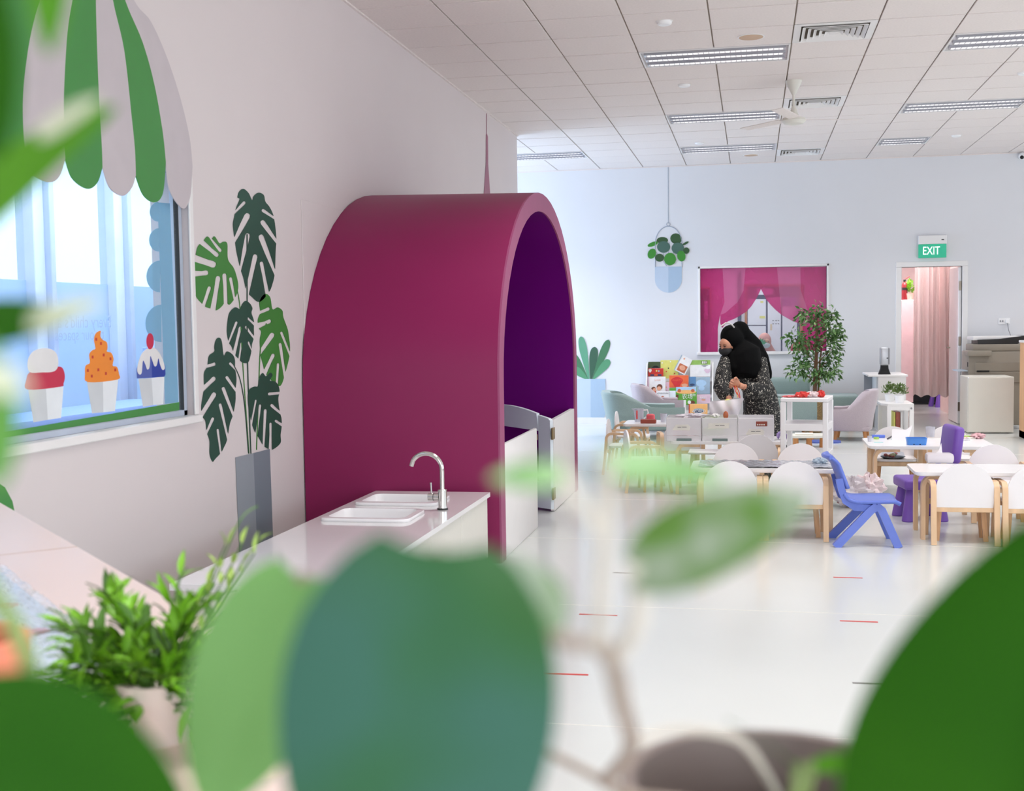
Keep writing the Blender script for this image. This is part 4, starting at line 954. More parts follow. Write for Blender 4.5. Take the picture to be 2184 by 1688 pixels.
# ================================================================== ANGLED SHELF near the viewer
A0 = 45
sg = thing('angled_shelf', 'peach topped shelf unit set diagonally below the left window', 'shelf unit', (-1.52, 2.28, 0), R(-A0))
ob('top', MB().prism([(-1.55, 0.232), (-1.27, -0.36), (1.30, -0.36), (1.30, 0.232)], lambda u, v: Vector((u, v, 0.855)), (0, 0, 0.025)), 'peach_laminate', sg, smooth=0)
ob('top_joint', MB().box(-0.512, -0.509, -0.29, 0.232, 0.8801, 0.8806), 'detector_tan', sg, smooth=0)
ob('back_panel', MB().box(-1.28, 1.28, 0.205, 0.225, 0.0, 0.855), 'white_satin', sg, smooth=0)
for x in (-1.28, -0.31, 1.26): ob('upright', MB().box(x, x+0.02, -0.27, 0.205, 0.0, 0.855), 'white_satin', sg, smooth=0)
for z in (0.05, 0.45): ob('board', MB().box(-1.26, 1.26, -0.27, 0.205, z, z+0.018), 'white_satin', sg, smooth=0)

# ================================================================== CHILDREN'S TABLES AND CHAIRS
def rrect(x0, x1, y0, y1, r, n=5):
    out = []
    for cx_, cy_, a0 in ((x1-r, y0+r, -PI/2), (x1-r, y1-r, 0), (x0+r, y1-r, PI/2), (x0+r, y0+r, PI)):
        for k in range(n+1):
            a = a0+PI/2*k/n; out.append((cx_+r*math.cos(a), cy_+r*math.sin(a)))
    return out
TZ = 0.445
def make_table(label, w=0.98, d=0.50, loc=(0, 0, 0)):
    t = thing('activity_table', label, 'table', loc, 0, 'low activity tables')
    ob('tabletop', MB().prism(rrect(-w/2, w/2, -d/2, d/2, 0.055), lambda u, v: Vector((u, v, TZ-0.02)), (0, 0, 0.02)), 'white_gloss', t, smooth=40)
    ob('edge_band', MB().prism(rrect(-w/2+0.012, w/2-0.012, -d/2+0.012, d/2-0.012, 0.05), lambda u, v: Vector((u, v, TZ-0.026)), (0, 0, 0.0055)), 'white_satin', t, smooth=40)
    for sx in (-1, 1):
        for sy in (-1, 1):
            x0 = sx*(w/2-0.055); y = sy*(d/2-0.07)
            path = [(x0, y, 0.0), (x0, y, 0.20), (x0, y, 0.345)]+[(x0-sx*0.062*(1-math.cos(PI/2*k/6)), y, 0.345+0.062*math.sin(PI/2*k/6)) for k in range(1, 7)]+[(x0-sx*0.19, y, 0.407)]
            lg = ob('leg', MB().strip(path, (0, 0.062, 0), 0.026), 'birch', t)
            ob('foot_pad', MB().box(x0-0.012, x0+0.012, y-0.028, y+0.028, -0.0005, 0.004), 'dark_plastic', lg, smooth=0)
    return t
tb1 = make_table('white table before the storage drawers with two chairs on each long side', loc=(0.07, 8.41, 0))
dup(tb1, (1.515, 8.33, 0), 0, 'white table with the tissue box, nearest the right edge', 'low activity tables')
dup(tb1, (1.36, 10.06, 0), 0, 'white table with the blue tray and craft supplies', 'low activity tables').scale = (0.97, 1.38, 1)
dup(tb1, (-0.19, 10.27, 0), 0, 'white table carrying the clear storage drawers', 'low activity tables')
dup(tb1, (-0.76, 11.95, 0), 0, 'white table holding the measuring jug beside the green sofa', 'low activity tables')

def make_chair(label, loc, rz):
    t = thing('arched_chair', label, 'chair', loc, rz, 'white arched-back chairs')
    ob('seat', MB().prism(rrect(-0.166, 0.166, -0.155, 0.165, 0.05), lambda u, v: Vector((u, v, 0.252)), (0, 0, 0.018)), 'chair_white', t, smooth=40)
    bp_ = [(-0.170, 0.236), (0.170, 0.236), (0.176, 0.30), (0.176, 0.345)]+[(0.176*math.cos(PI*k/18), 0.345+0.172*math.sin(PI*k/18)) for k in range(1, 18)]+[(-0.176, 0.345), (-0.176, 0.30)]
    ob('backrest', MB().prism(bp_, lambda u, v: Vector((u, -0.163-0.06*(v-0.236)-0.10*(u*u), v)), (0, 0.014, 0)), 'chair_white', t, smooth=40)
    ob('rail', MB().rbox(-0.176, 0.176, -0.165, -0.147, 0.206, 0.238, 0.003, 1), 'birch', t)
    ob('rail', MB().rbox(-0.176, 0.176, 0.135, 0.155, 0.212, 0.248, 0.003, 1), 'birch', t)
    for sx in (-1, 1):
        x = sx*0.190; pth_ = [(x, -0.205, 0.0), (x, -0.185, 0.15), (x, -0.172, 0.33)]
        for k in range(1, 7):
            a = PI-PI/2*k/6; pth_.append((x, -0.118+0.053*math.cos(a), 0.342+0.048*math.sin(a)))
        pth_ += [(x, 0.03, 0.388)]
        for k in range(1, 7):
            a = PI/2-PI/2*0.86*k/6; pth_.append((x, 0.07+0.055*math.cos(a), 0.333+0.055*math.sin(a)))
        pth_ += [(x, 0.150, 0.17), (x, 0.182, 0.0)]
        ob('side_frame', MB().strip(pth_, (0.034, 0, 0), 0.023), 'birch', t)
        for yy in (-0.03, 0.11): ob('leg', MB().strip([(sx*0.13, yy, 0.25), (sx*0.15, yy-0.012, 0.0)], (0.03, 0, 0), 0.018), 'birch_edge', t)
    return t
ch0 = make_chair('white arched chair seen from behind beside the blue tissue table', (1.31, 8.14, 0), 0)
CH = [((1.735, 8.12, 0), 0.0, 'white arched chair seen from behind, cut by the right edge'),
      ((0.27, 8.17, 0), 0.0, 'white arched chair seen from behind next to the blue chair'),
      ((-0.15, 8.17, 0), 0.0, 'white arched chair seen from behind, half hidden by the grey green leaf'),
      ((-0.13, 9.02, 0), PI, 'white arched chair facing the viewer across the nearest middle table'),
      ((0.345, 9.02, 0), PI, 'white arched chair facing the viewer in front of the white shelf tower'),
      ((0.02, 10.07, 0), 0.0, 'white arched chair pushed up before the clear storage drawers'),
      ((1.70, 9.0, 0), PI, 'white arched chair facing the viewer behind the tissue table'),
      ((1.165, 10.52, 0), PI, 'white arched chair with a tray of fruit on its seat'),
      ((1.63, 10.60, 0), PI, 'white arched chair tucked behind the craft table, beside the pinboard cabinet'),
      ((-1.19, 11.46, 0), -PI/2, 'white arched chair seen edge-on at the end of the jug table, nearer one'),
      ((-1.22, 12.43, 0), -PI/2, 'white arched chair seen edge-on at the end of the jug table, farther one'),
      ((-0.90, 10.30, 0), -PI/2+0.25, 'white arched chair beside the drawers table, turned sideways behind the pale leaf'),
      ((-0.68, 11.42, 0), 0.2, 'white arched chair in front of the jug table')]
for loc, rz, lb in CH: dup(ch0, loc, rz, lb, 'white arched-back chairs')

# blue moulded chair, side on
t = thing('moulded_chair', 'blue moulded plastic child chair standing alone in front of the tables', 'chair', (0.70, 7.97, 0), -PI/2+0.04)
S = 0.16
def seatfn(u, v):
    # profile in local y (front +) / z, from the front lip to the seat back
    pr = [(0.20, 0.262), (0.17, 0.278), (0.05, 0.275), (-0.06, 0.272), (-0.115, 0.285), (-0.145, 0.325)]
    k = v*(len(pr)-1); i = min(int(k), len(pr)-2); f_ = k-i
    y = pr[i][0]*(1-f_)+pr[i+1][0]*f_; z = pr[i][1]*(1-f_)+pr[i+1][1]*f_
    w_ = 0.165-0.02*abs(v-0.4)
    x = (u-0.5)*2*w_; return Vector((x, y, z+0.05*(abs(u-0.5)*2)**3*0.25))
ob('seat', MB().sheet(seatfn, 8, 16), 'blue_chair', t, smooth=60, solid=0.022)
def backfn(u, v):
    z = 0.37+0.19*v; y = -0.152-0.07*v-(0.03*max(0, v-0.85)/0.15); w_ = 0.155-0.02*v
    x = (u-0.5)*2*w_; return Vector((x, y+0.035*(u-0.5)**2*4, z))
ob('backrest', MB().sheet(backfn, 8, 10), 'blue_chair', t, smooth=60, solid=0.018)
ob('back_lip', MB().tube([backfn(u/8, 1.0)+Vector((0, -0.006, 0.004)) for u in range(9)], 0.014, 8), 'blue_chair', t)
for sx in (-1, 1):
    x = sx*0.135
    ob('back_arm', MB().strip([(x, 0.02, 0.245), (x, -0.08, 0.252), (x, -0.135, 0.29), (x, -0.16, 0.36), (x, -0.175, 0.43)], (0.03, 0, 0), 0.045), 'blue_chair', t)
    ob('leg', MB().strip([(x*1.0, 0.06, 0.262), (x*1.05, 0.02, 0.235), (x*1.25, -0.20, 0.0)], (0.036, 0, 0), 0.05), 'blue_chair', t)
    ob('leg', MB().strip([(x*1.0, 0.05, 0.262), (x*1.03, 0.085, 0.235), (x*1.2, 0.185, 0.0)], (0.036, 0, 0), 0.05), 'blue_chair', t)

mammut_stool('plastic_chair', 'purple chunky plastic child chair with backrest between the right tables', (1.17, 8.99, 0), PI/2+0.15, back=True)

# white plastic shelf tower
t = thing('shelf_tower', 'white open plastic shelf tower with red wrappers on top', 'shelf unit', (0.41, 9.60, 0), -0.16)
SWx, SDy, SZ = 0.178, 0.205, 0.84
for sx in (-1, 1):
    for sy in (-1, 1): ob('post', MB().rbox(sx*(SWx-0.02)-0.02, sx*(SWx-0.02)+0.02, sy*(SDy-0.02)-0.02, sy*(SDy-0.02)+0.02, 0, SZ-0.03, 0.005, 1), 'white_plastic', t)
for z, h_ in ((0.10, 0.05), (0.375, 0.05), (0.59, 0.055), (SZ-0.028, 0.03)):
    ob('shelf', MB().rbox(-SWx+0.0015, SWx-0.0015, -SDy+0.0015, SDy-0.0015, z, z+h_, 0.005, 1), 'white_plastic', t)
mat('wrap_red', (232, 76, 70), 0.3); mat('wrap_pink', (238, 120, 124), 0.35); mat('wrap_white', (240, 222, 224), 0.25)
def crumple(name, label, loc, sx, sy, sz, m, seed, cat, group=None, n=9):
    rnd = random.Random(seed)
    mb = MB(); ph = [rnd.uniform(0, 6) for _ in range(6)]
    def f(u, v):
        a, e = 2*PI*u, -PI/2+PI*v
        k = 1+0.22*math.sin(5*a+ph[0]+3*e)+0.16*math.sin(9*a+ph[1]-5*e)+0.1*math.sin(13*e+ph[2]+4*a)
        return Vector((sx*k*math.cos(e)*math.cos(a), sy*k*math.cos(e)*math.sin(a), max(-sz*0.96, sz*k*math.sin(e)*0.9)+sz))
    mb.sheet(f, n*3, n*2)
    o = ob(name, mb, m, None, smooth=20); o.location = loc
    return tag(o, label, cat, group)
zt = SZ+0.002
crumple('wrapper', 'red crumpled wrapper at the front of the shelf tower', (0.37, 9.48, zt), 0.05, 0.03, 0.022, 'wrap_red', 4, 'wrapper')
crumple('wrapper', 'pink flat wrapper lying on the left of the shelf tower', (0.28, 9.50, zt), 0.055, 0.03, 0.008, 'wrap_pink', 5, 'wrapper')
crumple('wrapper', 'red bundle at the right end of the shelf tower top', (0.51, 9.50, zt), 0.026, 0.035, 0.026, 'wrap_red', 6, 'wrapper')
crumple('plastic_pack', 'clear crinkled plastic pack between the red wrappers', (0.44, 9.50, zt), 0.06, 0.035, 0.022, 'wrap_white', 7, 'packaging')

# ================================================================== THINGS ON THE TABLES
# storage drawers
mat('label_card', (236, 232, 222), 0.6); mat('brand_brown', (150, 66, 48), 0.5); mat('lime', (168, 206, 92), 0.5); mat('stuff_pink', (222, 178, 184), 0.6); mat('ink', (60, 56, 60), 0.6)
DL = ['clear storage drawer with pink contents at the left of the row', 'clear storage drawer with a lime green box inside', 'clear storage drawer with a brown brand sticker at the right of the row']
for k in range(3):
    x0 = -0.715+0.295*k
    t = thing('storage_drawer', DL[k], 'storage box', (x0+0.147, 10.22, TZ), 0, 'clear storage drawers')
    W_, D_, H_ = 0.145, 0.16, 0.195
    ob('shell', MB().box(-W_, -W_+0.004, -D_, D_, 0, H_).box(W_-0.004, W_, -D_, D_, 0, H_).box(-W_, W_, D_-0.004, D_, 0, H_).box(-W_, W_, -D_, D_, 0, 0.004), 'drawer_plastic', t, smooth=0)
    ob('front', MB().rbox(-W_+0.004, W_-0.004, -D_-0.006, -D_, 0.045, H_-0.002, 0.002, 1), 'drawer_plastic', t)
    ob('lower_lip', MB().rbox(-W_+0.004, W_-0.004, -D_-0.004, -D_+0.002, 0.0, 0.043, 0.002, 1), 'drawer_plastic', t)
    ob('handle_slot', MB().rbox(-0.06, 0.065, -D_-0.008, -D_-0.004, 0.0, 0.022, 0.002, 1), 'teal_dark', t)
    cx_, cz_ = ((-0.02, 0.11), (-0.005, 0.125), (-0.01, 0.075))[k]
    ob('label_card', MB().prism(((-0.075, 0), (0.07, -0.002), (0.075, 0.03), (0.055, 0.048), (-0.045, 0.046)) if k != 1 else ((-0.09, 0), (0.08, 0.002), (0.085, 0.046), (-0.088, 0.044)), lambda u, v, cx_=cx_, cz_=cz_: Vector((cx_+u, -D_-0.0085, cz_-0.02+v)), (0, 0.001, 0)), 'label_card', t, smooth=0)
    ob('handwriting', MB().box(cx_-0.03, cx_+0.0, -D_-0.0095, -D_-0.0088, cz_+0.004, cz_+0.008).box(cx_+0.006, cx_+0.045, -D_-0.0095, -D_-0.0088, cz_+0.005, cz_+0.009), 'ink', t, smooth=0)
    if k == 0: crumple('craft_bundle', 'pink crumpled craft material inside the left storage drawer', (x0+0.15, 10.2, TZ+0.005), 0.10, 0.10, 0.045, 'stuff_pink', 11, 'craft material')
    if k == 1: tag(ob('lime_box', MB().rbox(x0+0.01, x0+0.18, 10.08, 10.3, TZ+0.045, TZ+0.095, 0.004, 1), 'lime'), 'lime green flat box inside the middle storage drawer', 'box')
    if k == 2:
        ob('brand_sticker', MB().rbox(0.0, 0.09, -D_-0.0088, -D_-0.006, 0.125, 0.165, 0.001, 1), 'brand_brown', t)
        for q in range(4): ob('sticker_dot', MB().lathe([(0.006, 0), (0.006, 0.0012)], 12, Matrix.Translation(Vector((0.013+0.017*q, -D_-0.009, 0.138))) @ Matrix.Rotation(R(90), 4, 'X')), 'label_card', t)
if True:
    crumple('plastic_pack', 'clear bread bag lying across the storage drawers', (-0.50, 10.24, TZ+0.18), 0.13, 0.05, 0.018, 'bag_film', 21, 'packaging')
    crumple('paper_ball', 'small white paper ball on the storage drawers', (-0.31, 10.16, TZ+0.185), 0.028, 0.028, 0.018, 'white_satin', 22, 'paper')
    tag(ob('glue_bottle', MB().lathe([(0.016, 0), (0.018, 0.03), (0.012, 0.045), (0.005, 0.055)], 14, Matrix.Translation(Vector((-0.41, 10.40, TZ+0.10)))).lathe([(0.018, -0.098), (0.018, 0)], 14, Matrix.Translation(Vector((-0.41, 10.40, TZ+0.10)))), 'white_plastic'), 'small white glue bottle behind the storage drawers', 'bottle')
# jug table
jt = Vector((-1.12, 12.0, TZ))
t = thing('measuring_jug', 'clear plastic measuring jug with red scale on the far left table', 'jug', jt)
ob('body', MB().lathe([(0.042, 0.0), (0.044, 0.01), (0.050, 0.125), (0.053, 0.13), (0.050, 0.132), (0.047, 0.125), (0.041, 0.012), (0.001, 0.01)], 26), 'cup_clear', t)
ob('spout', MB().prism([(-0.045, 0.10), (-0.075, 0.132), (-0.045, 0.132)], lambda u, v: Vector((u, -0.012, v)), (0, 0.024, 0)), 'cup_clear', t, smooth=0)
ob('handle', MB().tube([(0.048, 0, 0.115), (0.085, 0, 0.118), (0.092, 0, 0.09), (0.08, 0, 0.05), (0.048, 0, 0.03)], 0.007, 8), 'white_plastic', t)
ob('scale_mark', MB().rbox(-0.022, -0.008, -0.053, -0.048, 0.03, 0.115, 0.001, 1), 'wrap_red', t)
tag(ob('brown_box', MB().rbox(-1.085, -0.935, 11.78, 11.86, TZ, TZ+0.038, 0.003, 1), 'brand_brown'), 'flat brown box in front of the measuring jug', 'box')
mat('coral', (236, 104, 112), 0.4)
tag(ob('pink_pouch', MB().rbox(-1.04, -0.955, 11.90, 11.95, TZ, TZ+0.085, 0.022, 3), 'coral'), 'rounded coral pink container behind the brown box', 'container')
tag(ob('clear_cup', MB().lathe([(0.030, 0.0), (0.036, 0.085), (0.034, 0.085), (0.028, 0.004), (0.001, 0.004)], 20, Matrix.Translation(Vector((-0.87, 11.95, TZ)))), 'cup_clear'), 'clear plastic cup right of the coral container', 'cup')
# craft table
t = thing('blue_tray', 'blue plastic basket tray on the craft table', 'tray', (1.255, 9.86, TZ))
mat('tray_blue', (78, 142, 222), 0.4); mat('eraser_blue', (94, 124, 232), 0.4); mat('mint', (150, 210, 214), 0.5); mat('magenta_pen', (196, 60, 140), 0.4)
ob('walls', MB().rings([rr2(-0.07, 0.07, -0.05, 0.05, 0.02, 0.0), rr2(-0.078, 0.078, -0.056, 0.056, 0.02, 0.055), rr2(-0.074, 0.074, -0.052, 0.052, 0.02, 0.055), rr2(-0.066, 0.066, -0.046, 0.046, 0.02, 0.004)], caps=False).add(rr2(-0.07, 0.07, -0.05, 0.05, 0.02, 0.002), [tuple(range(24))]), 'tray_blue', t, smooth=40)
for x in (-0.024, 0.022): ob('hole', MB().rbox(x-0.005, x+0.005, -0.0535, -0.0505, 0.003, 0.011, 0.001, 1), 'dark_plastic', t)
def small(name, label, mb, m, cat, group=None): return tag(ob(name, mb, m), label, cat, group)
def TT(px, py): p = hitZ(px, py, TZ); return p
p = TT(1874, 934); small('eraser', 'long blue foam bar at the left end of the craft table', MB().rbox(p.x-0.055, p.x+0.05, p.y-0.02, p.y+0.02, TZ, TZ+0.024, 0.004, 1), 'eraser_blue', 'foam bar')
p = TT(1869, 937); small('tape_roll', 'lime and white roll in front of the blue foam bar', MB().lathe([(0.022, 0), (0.022, 0.016), (0.012, 0.016), (0.012, 0)], 18, Matrix.Translation(p)), 'lime', 'tape')
p = TT(1875, 944); small('paper_strip', 'mint paper strip at the front edge of the craft table', MB().rbox(p.x-0.04, p.x+0.03, p.y-0.018, p.y+0.018, TZ, TZ+0.002, 0.0008, 1, ), 'mint', 'paper')
p = TT(1855, 942); small('clear_cup', 'small clear cup at the left corner of the craft table', MB().lathe([(0.016, 0), (0.02, 0.045), (0.018, 0.045), (0.015, 0.002)], 16, Matrix.Translation(p)), 'cup_clear', 'cup')
for k, (a, b, m, lb) in enumerate([((1893, 938), (1903, 932), 'dark_line', 'dark scissors handle on the craft table'), ((1915, 938), (1926, 935), 'magenta_pen', 'magenta marker pen left of the blue tray'), ((1918, 930), (1928, 934), 'black', 'black marker pen leaning beside the blue tray'), ((1902, 939), (1912, 937), 'mint', 'mint crayon lying on the craft table')]):
    small('marker_pen', lb, MB().tube([TT(*a)+Vector((0, 0, 0.006)), TT(*b)+Vector((0, 0, 0.006))], 0.006, 8), m, 'pen', 'pens on the craft table')
p = TT(1984, 932); small('clear_cup', 'tall clear cup behind the purple chair back', MB().lathe([(0.034, 0), (0.04, 0.085), (0.038, 0.085), (0.032, 0.003), (0.001, 0.003)], 20, Matrix.Translation(p)), 'cup_clear', 'cup')
p = TT(2040, 940); t = thing('shell_tray', 'clear tray of shells and pebbles on the craft table', 'tray', p)
ob('tray', MB().rbox(-0.11, 0.10, -0.035, 0.035, 0, 0.02, 0.006, 2), 'cup_clear', t)
mat('shell_pink', (232, 196, 186), 0.5, var=0.2, scale=40); mat('shell_brown', (150, 110, 90), 0.5, var=0.3, scale=40)
rnd = random.Random(5)
for k in range(16): small('shell', 'small shells and pebbles in the clear tray', MB().ell((p.x+rnd.uniform(-0.09, 0.08), p.y+rnd.uniform(-0.025, 0.025), TZ+0.024), (0.012, 0.009, 0.007), 8, 5), 'shell_pink' if k % 2 else 'shell_brown', 'shell', 'shells in the clear tray')
p = TT(2066, 936); small('green_sheet', 'white sheet with green print at the back of the craft table', MB().rbox(p.x-0.05, p.x+0.05, p.y-0.03, p.y+0.03, TZ, TZ+0.012, 0.002, 1), 'label_card', 'paper')
p = TT(2062, 935); small('green_print', 'pale green doodle block on the sheet of paper', MB().rbox(p.x-0.04, p.x+0.03, p.y-0.02, p.y+0.02, TZ+0.012, TZ+0.02, 0.002, 1), 'lime', 'block')
p = TT(2086, 936); crumple('pink_bag', 'crumpled pale pink bag at the right end of the craft table', (p.x, p.y, TZ), 0.05, 0.05, 0.022, 'stuff_pink', 31, 'bag')
# folded paper pyramid on chair back behind craft table
p = hitY(1922, 935, 10.42); small('paper_sheet', 'white sheet of paper standing on the craft table before the chair back', MB().prism([(-0.08, 0), (0.05, 0), (0.085, 0.125), (0.035, 0.085), (-0.075, 0.09)], lambda u, v: Vector((p.x-0.02+u, 10.20+0.2*v, TZ+v)), (0, 0.002, 0)), 'mural_white', 'paper')
# fruit tray on the chair seat
t = thing('fruit_tray', 'dark tray of mixed fruit under a clear lid on the chair seat', 'food tray', (1.14, 10.43, 0.27))
ob('dish', MB().lathe([(0.075, 0), (0.098, 0.016), (0.102, 0.018), (0.096, 0.018), (0.074, 0.004), (0.001, 0.004)], 28), 'dark_plastic', t)
ob('lid', MB().lathe([(0.098, 0.018), (0.088, 0.05), (0.06, 0.062), (0.001, 0.064)], 28), 'clear_glass', t)
for nm, c in (('fruit_red', (190, 70, 70)), ('fruit_cream', (232, 210, 150)), ('fruit_green', (96, 120, 70))): mat(nm, c, 0.4, var=0.2, scale=40)
rnd = random.Random(9)
for k in range(22):
    a, r_ = rnd.uniform(0, 2*PI), rnd.uniform(0, 0.062)
    o = small('fruit_piece', 'cut fruit pieces under the clear lid of the tray', MB().ell((1.14+r_*math.cos(a), 10.43+r_*math.sin(a), 0.288+rnd.uniform(0, 0.022)), (0.017, 0.014, 0.012), 8, 5), ('fruit_red', 'fruit_cream', 'fruit_green')[k % 3], 'fruit', 'fruit pieces in the tray')
# tissue pack on the near right table
p = TT(2002, 986)
t = thing('tissue_pack', 'clear plastic pack of white tissues with a raised tuft', 'tissues', (p.x, p.y-0.03, TZ))
ob('block', MB().rbox(-0.085, 0.085, -0.055, 0.055, 0, 0.055, 0.012, 2), 'white_plastic', t)
ob('wrapping', MB().rbox(-0.09, 0.09, -0.06, 0.06, 0.0, 0.066, 0.02, 2), 'bag_film', t)
ob('tuft', MB().prism([(-0.03, 0), (0.02, 0), (0.012, 0.075), (-0.004, 0.02)], lambda u, v: Vector((u, 0.01*v, 0.06+v)), (0, 0.004, 0)), 'mural_white', t, smooth=0)
# cling-wrapped things on the middle near table
mat('foil', (214, 216, 226), 0.15, 0.55, var=0.15, scale=20, bump=0.6)
def crinkle(name, label, c, w_, d_, z, m, seed, cat, amp=0.006, rz=0.0, lift=None):
    rnd = random.Random(seed); ph = [rnd.uniform(0, 6) for _ in range(8)]
    def f(u, v):
        x, y = (u-0.5)*w_, (v-0.5)*d_
        h_ = amp*(abs(math.sin(x*55+y*23+ph[0]))+0.7*abs(math.sin(-x*31+y*61+ph[1]))+0.5*abs(math.sin(x*120+y*40+ph[2])))
        q = Matrix.Rotation(rz, 3, 'Z') @ Vector((x, y, 0))
        return Vector((c[0]+q.x, c[1]+q.y, z+h_+(lift(u, v) if lift else 0)))
    return tag(ob(name, MB().sheet(f, 44, 30), m, None, smooth=25), label, cat)
crinkle('cling_film', 'crinkled clear plastic sheet over the middle near table', (0.08, 8.44), 0.90, 0.40, TZ+0.001, 'foil', 2, 'plastic sheet', 0.004)
crumple('plastic_pack', 'scrunched clear wrap at the right end of the middle near table', (0.45, 8.5, TZ+0.002), 0.045, 0.04, 0.02, 'cling', 14, 'packaging')
# plastic bag on the floor
def lump(sx, sy, sz, c, seed, n=12):
    rnd = random.Random(seed); ph = [rnd.uniform(0, 6) for _ in range(6)]
    def f(u, v):
        a, e = 2*PI*u, -PI/2+PI*v
        k = 1+0.2*math.sin(5*a+ph[0]+3*e)+0.14*math.sin(9*a+ph[1]-5*e)+0.08*math.sin(13*e+ph[2]+4*a)
        return Vector((c[0]+sx*k*math.cos(e)*math.cos(a), c[1]+sy*k*math.cos(e)*math.sin(a), c[2]+max(-sz*0.96, sz*k*math.sin(e)*0.9)+sz))
    return MB().sheet(f, n*3, n*2)
t = thing('plastic_bag', 'white translucent plastic bag slumped on the floor behind the blue chair', 'bag', (0.74, 9.50, 0))
ob('body', lump(0.13, 0.11, 0.11, (0, 0, 0), 42), 'bag_film', t, smooth=20)
ob('open_lobe', lump(0.10, 0.07, 0.10, (0.13, 0.03, 0.045), 47), 'wrap_white', t, smooth=20)
ob('contents', lump(0.08, 0.07, 0.045, (-0.01, 0, 0.002), 43, 9), 'stuff_pink', t, smooth=20)
# lilac yarn on the drawers table, low toys on the floor
mat('yarn_lilac', (150, 132, 180), 0.9, var=0.3, scale=60)
rnd = random.Random(3); yb = MB()
yc = hitZ(1668, 938, TZ)
for k in range(26):
    a = rnd.uniform(0, 2*PI); r_ = rnd.uniform(0.02, 0.05)
    P_ = [Vector((yc.x+r_*math.cos(a+t_)*rnd.uniform(0.8, 1.1), yc.y+r_*math.sin(a+t_), TZ+0.008+0.055*abs(math.sin(t_*0.9+a)))) for t_ in [0.5*i for i in range(8)]]
    yb.tube(P_, 0.004, 5)
tag(ob('yarn_heap', yb, 'yarn_lilac'), 'heap of lilac yarn beside the storage drawers', 'yarn', kind='stuff')
t = thing('floor_stool_toy', 'low cream pad with two wooden feet on the floor behind the shelf tower', 'low table', (0.60, 13.9, 0), 0.2)
ob('pad', MB().prism(rrect(-0.26, 0.26, -0.16, 0.16, 0.10), lambda u, v: Vector((u, v, 0.12)), (0, 0, 0.025)), 'cream_panel', t, smooth=40)
for x in (-0.15, 0.0, 0.15): ob('leg', MB().lathe([(0.036, 0), (0.03, 0.12)], 16, Matrix.Translation(Vector((x, -0.06, 0)))), 'orange_wood', t)
small('flat_pad', 'flat dark blue pad on the floor by the tree basket', MB().prism(rrect(0.62, 1.0, 14.35, 14.6, 0.1), lambda u, v: Vector((u, v, 0.0)), (0, 0, 0.02)), 'sorbet_blue_light', 'pad')
small('notebook', 'white and navy booklet lying on the low cream pad', MB().rbox(0.46, 0.66, 13.82, 13.98, 0.146, 0.16, 0.003, 1), 'label_card', 'booklet')
# wooden stool seen under the drawers table
t = thing('wood_stool', 'small birch stool with white seat under the drawers table', 'stool', (-0.42, 10.86, 0))
ob('seat', MB().rbox(-0.15, 0.15, -0.15, 0.15, 0.26, 0.28, 0.008), 'chair_white', t)
for sx in (-1, 1):
    for sy in (-1, 1): ob('leg', MB().strip([(sx*0.11, sy*0.11, 0.26), (sx*0.14, sy*0.13, 0.0)], (0.03, 0, 0), 0.02), 'birch', t)

# ================================================================== SOFAS, ARMCHAIRS, BOOK RACK, TREE
def tub_chair(name, label, loc, rz, w, d, m, mseam, legm, group, hb=0.60, ha=0.42):
    """tub seat facing local +Y: one wrap-around back and arms, seat cushion, four tapered legs"""
    t = thing(name, label, 'sofa' if w > 0.8 else 'armchair', loc, rz, group)
    n = 28; out = []; rr_ = []
    path = []
    hw_, hd = w/2, d/2
    for k in range(n+1):
        u = k/n; a = PI*(1-u)
        cx_ = hw_*math.copysign(abs(math.cos(a))**0.55, math.cos(a)); cy_ = -hd*abs(math.sin(a))**0.5
        path.append((cx_, cy_ if 0 < k < n else 0.0))
    path = [(-hw_, hd*0.9), (-hw_, hd*0.45)]+path+[(hw_, hd*0.45), (hw_, hd*0.9)]
    m_ = len(path)
    for k, (x, y) in enumerate(path):
        s = (y+hd)/(1.9*hd)          # 0 at the back, 1 at the front
        q = min(1, max(0, (s-0.10)/0.5)); q = q*q*(3-2*q)
        top = hb*(1-q)+ha*q
        ix, iy = x*(1-0.085/hw_), y+0.085*(1-s) if True else y
        flare = 0.06*(1-q)
        ox, oy = x*(1-0.0), y
        rr_.append([Vector((ox*0.92, oy*0.94, 0.13)), Vector((ox*0.99, oy, 0.26)), Vector((ox*(1+flare*0.3), oy-flare, top-0.03)), Vector((ox*(1-0.02), oy-flare+0.012*(1-s), top)), Vector((ix*(1+0.02), iy-flare*0.6, top-0.012)), Vector((ix, iy, 0.30)), Vector((ix*0.95, iy+0.02, 0.13))])
    ob('shell', MB().rings(rr_), m, t, smooth=60)
    ob('seat_cushion', MB().rbox(-hw_+0.08, hw_-0.08, -hd+0.09, hd*0.93, 0.15, 0.33, 0.04, 3), m, t)
    ob('seat_base', MB().rbox(-hw_*0.9, hw_*0.9, -hd*0.9, hd*0.88, 0.12, 0.17, 0.01), mseam, t)
    for sx in (-1, 1):
        for sy in (-1, 1):
            ob('leg', MB().tube([(sx*(hw_-0.1), sy*(hd-0.09), 0.13), (sx*(hw_-0.085), sy*(hd-0.075), 0.0)], [0.024, 0.016], 12), legm, t)
    return t
SG = 'child size sofas and armchairs'
tub_chair('tub_sofa', 'grey green two seat sofa standing side-on before the book rack', (-1.32, 14.95, 0), -PI/2+0.22, 0.84, 0.95, 'teal_fabric', 'teal_dark', 'orange_wood', SG, 0.585, 0.40)
tub_chair('tub_armchair', 'lilac grey armchair behind the grey green sofa', (-1.22, 15.95, 0), -PI/2+0.2, 0.62, 0.62, 'lilac_fabric', 'lilac_fabric', 'orange_wood', SG, 0.62, 0.42)
